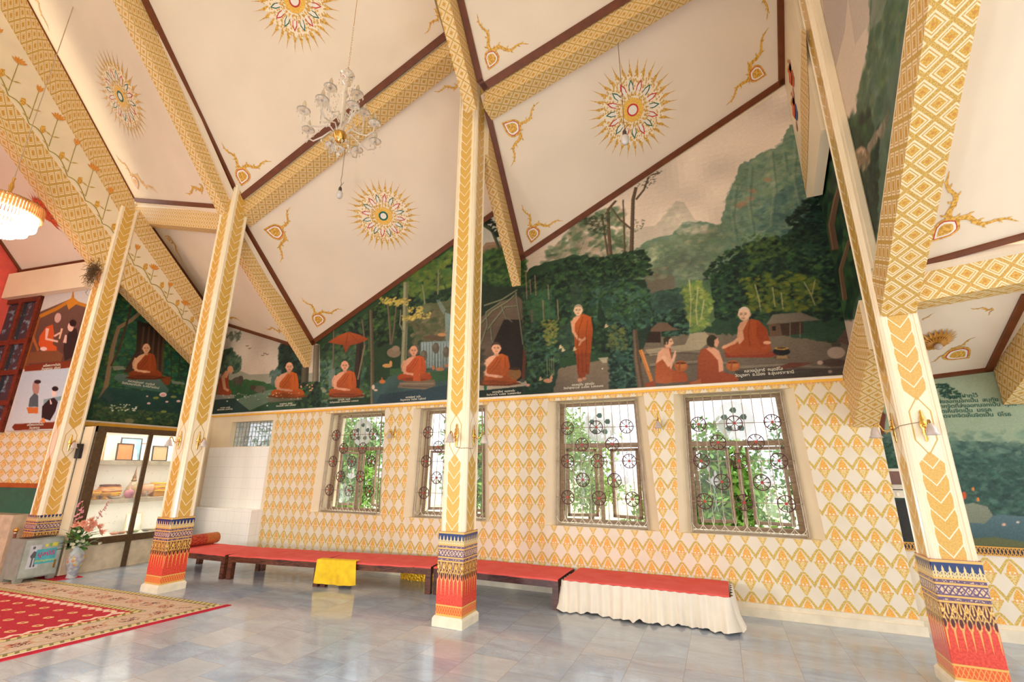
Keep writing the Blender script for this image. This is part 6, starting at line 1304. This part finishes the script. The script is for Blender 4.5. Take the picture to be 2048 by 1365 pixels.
# ---- donation cabinet, posts, vase
bx = empty('donation_box', (-9.14, 3.66, 0), math.atan2(4.11-3.67, -9.16+9.13)-PI/2, 'grey steel donation cabinet with a teal Thai sign on its door', 'donation box')
m = MB(); m.box((-.38, 0, .06), (-.012, .46, .585)); m.build('body', [M_grey], parent=bx)
for x in (-.36, -.08):
    for y in (.01, .38): m = MB(); m.hexa([(x, y, 0), (x+.05, y, 0), (x+.05, y+.07, 0), (x, y+.07, 0), (x-.01, y-.01, .06), (x+.07, y-.01, .06), (x+.07, y+.08, .06), (x-.01, y+.08, .06)]); m.build('leg', [M_grey], parent=bx)
m = MB(); m.box((-.012, .02, .08), (.006, .44, .57)); m.box((.006, .045, .10), (.010, .415, .545)); dr = m.build('door', [mat('pale grey enamel', col=(176, 182, 170), rough=.3)], parent=bx)
m = MB(); m.box((.010, .385, .16), (.022, .405, .27)); m.build('handle', [M_brass], parent=dr)
m = MB(); m.box((-.30, .06, .585), (-.1, .40, .592)); m.build('slot_plate', [M_black], parent=bx)
m = MB(); m.face([(.012, .07, .19), (.012, .20, .19), (.012, .20, .50), (.012, .07, .50)]); ph_ = m.build('photo_sheet', [mat('pale photo paper', col=(206, 208, 212), rough=.4)], parent=dr)
m = MB(); q_ = lambda L: [(.0135, y, z) for y, z in L]
m.face(q_([(.115+.017*math.cos(t), .465+.02*math.sin(t)) for t in np.linspace(0, 2*PI, 12)[:-1]])); m.face(q_([(.09, .36), (.10, .33), (.17, .33), (.185, .37), (.15, .41), (.12, .42)])); m.face(q_([(.11, .21), (.13, .21), (.13, .33), (.11, .33)])); m.face(q_([(.145, .21), (.165, .21), (.165, .33), (.145, .33)])); m.build('photo_figure', [mat('dark photo ink', col=(96, 96, 100), rough=.5)], parent=ph_)
m = MB(); m.face([(.016, .15, .24), (.016, .385, .24), (.016, .385, .435), (.016, .15, .435)]); sg = m.build('teal_sign', [mat('teal sign', col=(84, 180, 190), rough=.4)], parent=dr)
m = MB(); m.face([(.012, .32, .46), (.012, .385, .46), (.012, .385, .51), (.012, .32, .51)]); m.face([(.012, .24, .465), (.012, .27, .465), (.012, .27, .50), (.012, .24, .50)]); m.build('yellow_stickers', [mat('yellow sticker', col=(232, 220, 80), rough=.5)], parent=dr)
m = MB(); m.face([(.012, .28, .465), (.012, .315, .465), (.012, .315, .505), (.012, .28, .505)]); m.build('green_sticker', [mat('green sticker', col=(140, 180, 90), rough=.5)], parent=dr)
bpy.context.view_layer.update()
Mw = bx.matrix_world
def loc2(p): v = Mw @ Vector(p); return V(*v)
for s, sz, zc, mt in (('มูลนิธิ', .085, .345, mat('magenta lettering', col=(206, 50, 110), rough=.5)), ('เพื่อวัดบูรพาราม', .036, .268, mat('yellow lettering', col=(226, 226, 60), rough=.5))):
    t = text(s, sz, (0, 0, 0), (0, 1, 0), (0, 0, 1), mt, name='sign_lettering'); t.parent = sg; t.location = (.018, .268, zc)
for y, x, lb in ((3.36, -9.62, 'chrome barrier post with gold ball, nearer the left edge'), (3.78, -9.80, 'chrome barrier post with gold ball behind the donation box')):
    r = empty('barrier_post', (x, y, 0), label=lb, cat='barrier post', group='barrier posts'); m = MB(); m.lathe([(.12, 0), (.12, .015), (.03, .03)], n=16); m.build('base', [M_steel], parent=r)
    m = MB(); m.lathe([(.022, .02), (.022, .62), (.028, .63), (.018, .64)], n=14); m.build('pole', [mat('chrome', col=(200, 190, 180), rough=.15, metal=.9)], parent=r)
    m = MB(); m.ball((0, 0, .665), .034, 0, 14); m.lathe([(.012, .69), (.010, .70), (.001, .715)], n=8); m.build('ball_finial', [M_brass], parent=r)
vb = on(142, 1157, 'z', 0)
va = empty('flower_vase', (vb[0], vb[1], 0), label='painted glass vase on the floor beside the donation cabinet', cat='vase')
def f_vase(g): 
    n = X(g.t, g.voro(16)); c = g.mix((190, 186, 180), (150, 150, 156), g.noise(20, 3).lt(.5, .2)); z = g.w
    c = g.mix(c, g.mix((206, 120, 110), (196, 176, 96), g.noise(26, 2).lt(.5, .1)), n.lt(.42, .06)*z.near(.24, .09, .03)); return g.mix(c, (196, 206, 196), z.gt(.34, .03)*.7)
m = MB(); m.lathe([(.001, 0), (.065, 0), (.07, .01), (.06, .05), (.075, .12), (.105, .22), (.11, .28), (.09, .34), (.06, .38), (.055, .41), (.075, .46), (.07, .46), (.05, .41)], n=24); m.build('vase_body', [mat('decorated vase glaze', f_vase, coord='Object', rough=.12)], parent=va)
bq = empty('flower_bouquet', (vb[0], vb[1], .44), label='artificial bouquet of pink lilies, peach roses and green leaves in the vase', cat='bouquet'); rs = np.random.RandomState(4)
m = MB()
for k in range(26): a = rs.uniform(0, 6.28); r_ = rs.uniform(.05, .17); z = rs.uniform(.05, .26); m.tube([(0, 0, -.10), (r_*.3*math.cos(a), r_*.3*math.sin(a), z*.5), (r_*math.cos(a), r_*math.sin(a), z)], .0025, 0, 4)
m.build('stems', [mat('green stem', col=(60, 110, 50), rough=.6)], parent=bq)
for k in range(100):
    a = rs.uniform(0, 6.28); r_ = rs.uniform(.03, .17); z = rs.uniform(-.02, .24); c = V(r_*math.cos(a), r_*math.sin(a), z); d = unit(V(math.cos(a), math.sin(a), rs.uniform(-.3, .9))); s = np.cross(d, (0, 0, 1)); L = rs.uniform(.08, .13)
    m = MB(); m.face([c, c+d*L*.5+s*L*.3, c+d*L, c+d*L*.5-s*L*.3]); m.build('leaf', [mat('leaf green %d' % (k % 2), col=((50, 96, 40), (90, 140, 50))[k % 2], rough=.5)], parent=bq)
def flower(c, r, n, mt, nm, lay=2):
    m = MB(); up_ = unit(V(c[0], c[1], .12))
    a1 = unit(np.cross(up_, (0.1, .2, 1))); a2 = np.cross(up_, a1)
    for l_ in range(lay):
        rr = r*(1-.35*l_)
        for k in range(n): t = 2*PI*(k+.5*l_)/n; d = a1*math.cos(t)+a2*math.sin(t); s = -a1*math.sin(t)+a2*math.cos(t); c2 = V(*c)+up_*.012*l_; m.face([c2, c2+d*rr*.5+s*rr*.36+up_*.01, c2+d*rr+up_*(.02+.02*l_), c2+d*rr*.5-s*rr*.36+up_*.01])
    m.build(nm, [mt], parent=bq)
Mpeach = mat('peach petals', col=(240, 170, 140), rough=.6); Mpink = mat('pink petals', col=(226, 150, 160), rough=.6); Mwh = mat('white petals', col=(240, 238, 206), rough=.6)
for c in ((.10, -.05, .31), (.12, .05, .30), (.10, .14, .25), (.03, -.10, .30), (.13, .17, .17), (.04, .05, .34), (.14, .00, .24)): flower(c, .075, 7, Mpeach, 'peach_flower', 4)
for k in range(14): flower((rs.uniform(.08, .18), rs.uniform(-.16, .18), rs.uniform(0, .22)), .026, 6, Mwh, 'white_flower')
for (y0, dx) in ((-.10, .04), (.16, .02)):
    m = MB(); m.tube([(0, y0*.4, .2), (dx, y0, .4), (dx, y0*1.3+.03, .62)], .003, 0, 4); m.build('spray_stem', [M_olive], parent=bq)
    for k in range(12): t = k/11; flower((dx+rs.uniform(-.03, .03), y0*(1+.3*t)+rs.uniform(-.035, .035)+.03*t, .38+.25*t), .03*(1.2-.5*t), 5, Mpink, 'pink_blossom', 1)

# ---- rug (local a along the far edge, b towards the viewer)
ra = V(-5.612, 4.256, 0); rb_ = V(-9.03, 4.03, 0); rc = V(-5.82, 2.37, 0)
ea = unit(rb_-ra); eb = unit(rc-ra); LA, LBb = 4.6, 4.6
def f_rug(g):
    a, b_ = g.u, g.v; d = a.min(b_); s = a.max(b_)   # distance from the two seen edges
    n = g.noise(40, 3); t = g.t
    run = mnode(t, 'ADD', a*0, 0); isA = (a-b_).lt(0, .001)     # 1 where a<b : side strip running along b
    r = isA*b_+(1-isA)*a
    c = g.mix((186, 26, 44), (206, 44, 60), n.lt(.5, .4))
    m_ = (((a/.13)).fr()-.5); q_ = (((b_/.19)).fr()-.5)
    fa = (((a/.26)).fr()-.5).abs(); fb = ((b_/.20).fr()-.5).abs()
    sp = (fa*1.0+fb*1.5).lt(.34, .05)*fa.lt(.19, .03); hole = (fa*1.2+fb*2).lt(.13, .04)
    c = g.mix(c, (238, 190, 130), sp*(1-hole)*n.lt(.62, .1))
    zz_ = ((r/.13).fr()-.5).abs()*2; ed = d-.66
    c = g.mix(c, (246, 214, 190), (ed-.03-zz_*.05).abs().lt(.028, .01)*ed.gt(.01, .01))
    bord = d.lt(.63, .004)
    cream = g.mix((226, 206, 180), (206, 184, 158), n.lt(.5, .3))
    w = g.noise(9, 3, dist=2.2); cream = g.mix(cream, (222, 170, 130), w.near(.5, .018, .01)*.8)
    u_ = ((r/.56).fr()-.5).abs(); v_ = (d-.35).abs(); cream = g.mix(cream, (206, 150, 96), ((u_*u_*5+v_*v_*26)).near(.62, .07, .05)*.7)
    fl_ = (u_*u_*14+v_*v_*60).lt(.5, .1); cream = g.mix(cream, g.mix((90, 40, 40), (196, 120, 80), w.lt(.5, .04)), fl_*g.noise(26, 2, dist=1.5).gt(.52, .04))
    u2 = .5-u_; cream = g.mix(cream, g.mix((110, 50, 40), (206, 110, 80), w.lt(.5, .04)), (u2*u2*14+v_*v_*60).lt(.36, .1)*g.noise(30, 2, dist=1.5).gt(.5, .04))
    c = g.mix(c, cream, bord)
    rope = g.mix((222, 206, 140), (140, 128, 66), ((r/.075+d*6).fr()-.5).abs().lt(.2, .06))
    for q0 in (.10, .60): c = g.mix(c, rope, d.near(q0, .035, .004))
    c = g.mix(c, (70, 50, 40), d.near(.145, .006, .003)); c = g.mix(c, (120, 110, 60), d.near(.555, .006, .003)); return c
m = MB(); R3 = lambda a, b_, z=0: ra+ea*a+eb*b_+V(0, 0, z)
N = 12
m.face([R3(.0, .045, .014), R3(.0, LBb, .014), R3(LA, LBb, .014), R3(LA, .045, .014)], 0, [(.065, .065), (.065, LBb), (LA, LBb), (LA, .065)])
for p, q_ in (((0, .045), (0, LBb)), ((LA, .045), (0, .045))): m.face([R3(*p), R3(*q_), R3(*q_, .014), R3(*p, .014)])
rug = m.build('rug', [mat('floral red rug', f_rug, rough=.95, bump=(140, .5, .004))]); setp(rug, 'large red rug with cream floral border and rope edging', 'rug')
# red under-carpet showing along the near edge and at the box
m = MB(); ed_ = -.075
m.hexa([R3(ed_, -.01, 0), R3(ed_, LBb, 0), R3(-.002, LBb, 0), R3(-.002, -.01, 0), R3(ed_, -.01, .007), R3(ed_, LBb, .007), R3(-.002, LBb, .007), R3(-.002, -.01, .007)])
rr0, rr1, rr2, rr3 = on(108, 1155, 'z', 0), on(112, 1163, 'z', 0), on(-30, 1183, 'z', 0), on(20, 1166, 'z', 0)
o = m.build('under_carpet', [mat('plain red carpet', col=(196, 20, 44), rough=.95)]); setp(o, 'plain red carpet strip showing along the near edge of the floral rug', 'carpet')
m = MB(); b4 = [R3(3.33, -.30), R3(3.38, .02), R3(4.6, .02), R3(4.6, -.45)]; m.face([p+V(0, 0, .008) for p in b4][::-1]); 
for i in range(4): j = (i+1) % 4; m.face([b4[i], b4[j], b4[j]+V(0, 0, .008), b4[i]+V(0, 0, .008)])
o = m.build('red_runner', [mat('plain red carpet', col=(196, 20, 44), rough=.95)]); setp(o, 'bright red runner end under the donation cabinet', 'carpet')

# ---- wall lamps
def sconce(x, y, z, nx, ny, label, lean=0):
    """nx,ny: outward wall normal"""
    r = empty('wall_lamp', (x, y, z), math.atan2(ny, nx)-PI/2, label, 'wall lamp', 'tulip wall lamps'); r['group'] = 'brass wall lamps with tulip shades'
    m = MB()      # local +y is outward
    prof = [(-.13, .004), (-.11, .012), (-.085, .009), (-.06, .02), (-.03, .014), (-.01, .026), (.02, .03), (.045, .018), (.065, .022), (.09, .010), (.11, .013), (.135, .003)]
    rows = [[(w*math.cos(t), .006+w*.55*max(0, math.sin(t))*(1+.3*math.sin(5*t)), h) for t in np.linspace(0, PI, 9)] for h, w in prof]; m.grid(rows); m.ball((0, .022, .0), .017, 0, 10); m.ball((0, .015, .055), .011, 0, 8)
    m.build('backplate', [M_brass], parent=r)
    m = MB(); m.tube([(0, .02, -.01), (0, .05, -.03), (0, .085, -.02), (0, .10, .015), (0, .115, .04), (0, .135, .035), (0, .145, .015)], [.006, .006, .007, .006, .006, .007, .009], 0, 8); m.tube([(0, .05, -.03), (.012, .06, -.045), (0, .068, -.05)], .003, 0, 5); m.build('arm', [M_brass], parent=r)
    m = MB(); m.lathe([(.012, .01), (.022, -.005), (.034, -.035), (.038, -.06), (.05, -.085), (.047, -.085), (.034, -.06), (.02, -.01)], (0, .145, 0), 0, 18, wav=lambda t, z: 1+(.12 if z < -.07 else .03)*math.sin(5*t)); m.build('tulip_shade', [M_milk], parent=r)
    return r
zs_ = 1.965
sconce(-2.77+.02, 4.83-.155, zs_, 0, -1, 'brass wall lamp on the front face of the central column'); sconce(-2.77+.155, 4.83, zs_, 1, 0, 'brass wall lamp on the right face of the central column')
sconce(-7.05, 4.38-.155, zs_, 0, -1, 'brass wall lamp on the front face of the second column'); sconce(-7.05+.155, 4.38, zs_, 1, 0, 'brass wall lamp on the right face of the second column')
sconce(1.605, 5.12-.155, zs_, 0, -1, 'brass wall lamp on the front face of the rightmost column'); sconce(1.605-.155, 5.12, zs_, -1, 0, 'brass wall lamp on the left face of the rightmost column')
sconce(-9.72+.15, 4.05, 1.96, 1, 0, 'brass wall lamp above the black speaker on the leftmost column')
p = on(790, 868, 'y', YW); sconce(p[0], YW, p[2], 0, -1, 'brass wall lamp on the lattice wall left of the central column'); p = on(1318, 846, 'y', YW); sconce(p[0], YW, p[2], 0, -1, 'brass wall lamp on the lattice wall between the two rightmost windows')
def wire(pts, label): m = MB(); m.tube(pts, .003, 0, 5); o = m.build('lamp_wire', [mat('grey wire', col=(150, 134, 108), rough=.5)]); return setp(o, label, 'wire')
wire([(-2.75, 4.668, 1.835), (-2.68, 4.664, 1.82), (-2.61, 4.668, 1.825), (-2.606, 4.75, 1.82), (-2.606, 4.82, 1.825)], 'thin wire linking the two lamps of the central column')
wire([(1.6, 4.958, 2.0), (1.52, 4.95, 1.985), (1.445, 4.962, 1.97), (1.44, 5.1, 1.95)], 'thin wire linking the two lamps of the rightmost column')
p = on(168, 858, 'x', -9.55); wire([p, p+V(.01, .06, -.01), p+V(0, .12, .05), p+V(-.12, .20, .12), p+V(-.14, .27, .13)], 'thin wire running from the leftmost column lamp to the cabinet frame')
# speaker
p = on(165, 903, 'x', -9.5); sp = empty('speaker', p, label='small black speaker hung on the leftmost column', cat='speaker'); m = MB()
b0 = [(-.05, -.07, -.115), (.06, -.06, -.115), (.06, .06, -.115), (-.05, .07, -.115), (-.05, -.075, .115), (.045, -.065, .115), (.045, .065, .115), (-.05, .075, .115)]; m.hexa(b0); m.build('cabinet', [M_black], parent=sp)
m = MB(); m.hexa([(.058, -.052, -.10), (.066, -.052, -.10), (.066, .052, -.10), (.058, .052, -.10), (.045, -.055, .05), (.053, -.055, .05), (.053, .055, .05), (.045, .055, .05)]); m.build('mesh_grille', [mat('grille mesh black', lambda g: g.mix((24, 22, 22), (60, 56, 54), X(g.t, g.voro(160)).lt(.3, .1)), rough=.6)], parent=sp)
m = MB(); m.tube([(.05, 0, .08), (.056, 0, .08)], .022, 0, 14); m.build('tweeter', [mat('dark cone', col=(60, 54, 48), rough=.5)], parent=sp); m = MB(); m.box((.062, -.018, -.088), (.068, .018, -.078)); m.build('badge', [mat('silver badge', col=(200, 200, 200), rough=.3)], parent=sp)
# bird nest at the first column top
p = on(188, 545, 'x', -9.62)+V(0, -.02, 0); rs = np.random.RandomState(8); m = MB()
for k in range(420): a = rs.randn(3)*V(.05, .05, .13)*.75; b_ = a+rs.randn(3)*.04+V(0, 0, -.05*(rs.rand() > .6)); m.tube([p+a, p+(a+b_)/2+rs.randn(3)*.01, p+b_], .0032, 0, 3, caps=False)
o = m.build('bird_nest', [mat('dry nest grass', col=(120, 92, 60), rough=1)]); setp(o, 'shaggy brown nest clinging to the leftmost column just under the lotus beam', 'nest'); o['kind'] = 'stuff'
# control panel on wall D
p = on(1785, 975, 'y', yd); ac = empty('control_panel', (p[0]+.02, yd, p[2]), label='white wall control panel with dark screen behind the rightmost column', cat='control panel')
m = MB(); m.box((-.16, -.06, -.02), (.16, 0, .20)); m.build('housing', [mat('off white plastic', col=(220, 208, 184), rough=.4)], parent=ac); m = MB(); m.box((-.10, -.066, .03), (.12, -.06, .17)); m.box((-.07, -.069, .05), (.09, -.066, .15)); m.build('screen', [mat('dark screen', col=(110, 70, 50), rough=.2)], parent=ac)
m = MB(); m.box((-.16, -.05, -.11), (.16, 0, -.03)); m.build('switch_plate', [mat('off white plastic', col=(220, 208, 184), rough=.4)], parent=ac)
for k in range(3): m = MB(); m.box((-.09+.04*k, -.055, -.09), (-.07+.04*k, -.05, -.055)); m.build('switch', [M_white], parent=ac)

# ---- hanging bulbs
def bulb(px, py, y, ztop, label):
    p = on(px, py, 'y', y); r = empty('hanging_bulb', p, label=label, cat='light bulb', group='hanging bulbs')
    m = MB(); m.lathe([(.001, -.06), (.03, -.055), (.045, -.03), (.048, .01), (.045, .04), (.03, .06), (.018, .07)], n=18); m.build('bulb', [mat('white bulb glass', col=(226, 218, 210), rough=.25)], parent=r)
    m = MB(); m.lathe([(.018, .07), (.026, .075), (.024, .12), (.012, .14), (.006, .15)], n=12); m.build('socket', [mat('dark socket', col=(80, 66, 56), rough=.5)], parent=r)
    zt_ = ztop-p[2]; m = MB(); m.tube([(0, 0, .14), (.01, 0, .2), (-.008, 0, .26), (.004, 0, .34), (0, 0, zt_)], .004, 0, 5); m.tube([(0, 0, .15), (.04, 0, .19), (.06, 0, .2)], .004, 0, 4); m.build('cord', [mat('brown cord', col=(120, 96, 70), rough=.6)], parent=r)
    return r
pb = on(1240, 90, 'y', 4.85)
bulb(1250, 280, 4.85, pb[2]+.05, 'bare white bulb hanging in front of the red ringed rosette'); pb = on(690, 310, 'y', 4.6)
bulb(679, 390, 4.6, pb[2]+.12, 'bare white bulb hanging below the crystal chandelier')

# ---- crystal chandelier
pc = on(681, 262, 'y', 3.2); pt = on(681, 150, 'y', 3.2)
ch = empty('crystal_chandelier', pc, label='unlit crystal chandelier with curved glass arms and candle bulbs', cat='chandelier'); D_ = unit(V(.62, -.25, .0))
zt_ = pt[2]-pc[2]
m = MB(); m.lathe([(.001, zt_), (.06, zt_-.01), (.085, zt_-.05), (.05, zt_-.07), (.02, zt_-.09), (.04, zt_-.13), (.055, zt_-.17), (.02, zt_-.20), (.022, zt_-.30), (.045, zt_-.34), (.02, zt_-.38), (.018, .05), (.04, .02), (.06, -.03), (.03, -.06)], n=18); m.build('glass_stem', [M_crys], parent=ch)
m = MB(); m.lathe([(.001, -.16), (.03, -.15), (.055, -.12), (.075, -.07), (.07, -.04), (.035, -.02), (.02, 0)], n=16); m.build('gold_bowl', [M_brass], parent=ch)
m = MB(); 
for k in range(9): m.tube([V(0, 0, zt_+.02+.075*k)+V(.009*math.cos(t)*(k % 2), .009*math.cos(t)*((k+1) % 2), .026+.03*math.sin(t)) for t in np.linspace(0, 2*PI, 9)], .0022, 0, 4, caps=False)
m.tube([(0, 0, zt_), (0, 0, zt_+.05)], .012, 0, 6); m.tube([(0, 0, zt_+.7), (0, 0, 3.2)], .004, 0, 4); m.build('chain', [M_brass], parent=ch)
Mcr2 = mat('candle cream glass', col=(240, 222, 190), rough=.2, trans=.4)
def crystal(m, c, s=.022): m.v and None; c = V(*c); a = [c+V(s*.5*math.cos(t), s*.5*math.sin(t), -s*.7) for t in (0, 1.57, 3.14, 4.71)]; t_, b_ = c, c+V(0, 0, -s*2); [m.face([t_, a[k], a[(k+1) % 4]]) for k in range(4)]; [m.face([b_, a[(k+1) % 4], a[k]]) for k in range(4)]
rs = np.random.RandomState(2)
for tier, (nn_, R_, zc, z0) in enumerate(((8, .40, .02, -.08), (5, .24, .34, .12))):
    for k in range(nn_):
        a = 2*PI*(k+.35+tier*.5)/nn_; e = V(math.cos(a), math.sin(a), 0); f = lambda r_, z: e*r_+V(0, 0, z)
        m = MB(); m.tube([f(.03, z0+.0), f(R_*.3, z0+.09), f(R_*.55, z0+.02), f(R_*.8, z0-.02), f(R_, z0+.03), f(R_, zc+.02)], .009, 0, 7); arm = m.build('glass_arm', [M_crys], parent=ch)
        m = MB(); c = f(R_, zc+.02); m.lathe([(.008, -.01), (.03, -.002), (.062, .006), (.072, .022), (.055, .012), (.02, .006), (.008, .01)], c, 0, 14, wav=lambda t, z: 1+.12*math.sin(7*t)); m.build('drip_pan', [M_crys], parent=arm)
        m = MB(); m.lathe([(.014, .01), (.014, .065), (.010, .07)], c, 0, 10); m.build('candle_sleeve', [M_brass], parent=arm)
        m = MB(); m.lathe([(.010, .07), (.020, .085), (.021, .10), (.013, .13), (.001, .155)], c, 0, 12); m.build('candle_bulb', [Mcr2], parent=arm)
        m = MB()
        for j in range(6): t = j*PI/3+a; crystal(m, c+V(.065*math.cos(t), .065*math.sin(t), -.0), .024)
        crystal(m, f(R_*.55, z0), .03); crystal(m, f(R_, z0+.01), .026); o = m.build('crystal_drops', [M_crys], parent=arm); o['kind'] = 'stuff'
m = MB()
for k in range(10):
    a = 2*PI*k/10
    for j in range(9): t = j/8; r_ = .07+.16*t*(1 if k % 2 else .6); crystal(m, (r_*math.cos(a), r_*math.sin(a), zt_-.06-(zt_-.06)*t*.8-.08*math.sin(PI*t)), .018)
for k in range(14): a = 2*PI*k/14; crystal(m, (.10*math.cos(a), .10*math.sin(a), -.14-.03*(k % 2)), .03); crystal(m, (.05*math.cos(a), .05*math.sin(a), -.22), .03)
crystal(m, (0, 0, -.27), .05); o = m.build('crystal_chains', [M_crys], parent=ch); o['kind'] = 'stuff'

# ---- lit chandelier at the left edge
pl0 = on(5, 425, 'y', 2.35); lc = empty('lit_chandelier', pl0, label='glowing white tiered crystal chandelier cut by the left edge', cat='chandelier')
M_led = mat('glowing crystal tubes', col=(255, 250, 244), rough=.2, emit=((255, 250, 244), 5.0), vary=0); M_amb = mat('amber crystal tubes', col=(232, 176, 110), rough=.15, trans=.5)
for r_, z0, z1, mt, nm in ((.40, -.02, .16, M_amb, 'amber_rod'), (.36, -.16, .02, M_led, 'glowing_rod'), (.29, -.26, -.08, M_led, 'glowing_rod'), (.18, -.33, -.16, M_led, 'glowing_rod')):
    n = int(r_*2*PI/.035); m = MB()
    for k in range(n): a = 2*PI*k/n; x, y = r_*math.cos(a), r_*math.sin(a); m.tube([(x, y, z0), (x, y, z1)], .012, 0, 5)
    o = m.build(nm+'_ring', [mt], parent=lc); o['kind'] = 'stuff'
m = MB(); m.lathe([(.001, .17), (.4, .17), (.4, .15), (.001, .15)], n=28); m.build('mounting_disc', [mat('mirror brass plate', col=(206, 160, 110), rough=.2, metal=.8)], parent=lc)
m = MB(); m.lathe([(.10, .17), (.03, .22), (.035, .3), (.02, .34), (.03, .42), (.012, .5), (.02, .56)], n=12); m.build('stem', [M_brass], parent=lc); m = MB(); m.tube([(0, 0, .55), (0, 0, 5)], .006, 0, 5); m.build('cable', [mat('grey cable', col=(196, 170, 140), rough=.6)], parent=lc)
# ---- gilt ceiling rose lamp on the porch panel
P_ = P3; c = P3.hit(1868, 680); e1_, e2_, n_ = pframe(P3); rl = empty('ceiling_rose_lamp', c, label='carved gilt ceiling rose with a small bulb on the low porch panel', cat='ceiling lamp'); m = MB()
for k in range(22):
    a = 2*PI*k/22; d = e1_*math.cos(a)+e2_*math.sin(a); s = -e1_*math.sin(a)+e2_*math.cos(a)
    m.face([d*.03+n_*.05, d*.12+s*.018+n_*.035, d*.19+n_*.004, d*.12-s*.018+n_*.035]); m.face([d*.02+n_*.06, d*.07+s*.012+n_*.055, d*.11+n_*.03, d*.07-s*.012+n_*.055])
m.build('gilt_petals', [mat('old gilt', col=(206, 146, 60), rough=.4, metal=.2)], parent=rl); m = MB(); m.ball(n_*.09, .035, 0, 12); m.build('bulb', [M_milk], parent=rl)
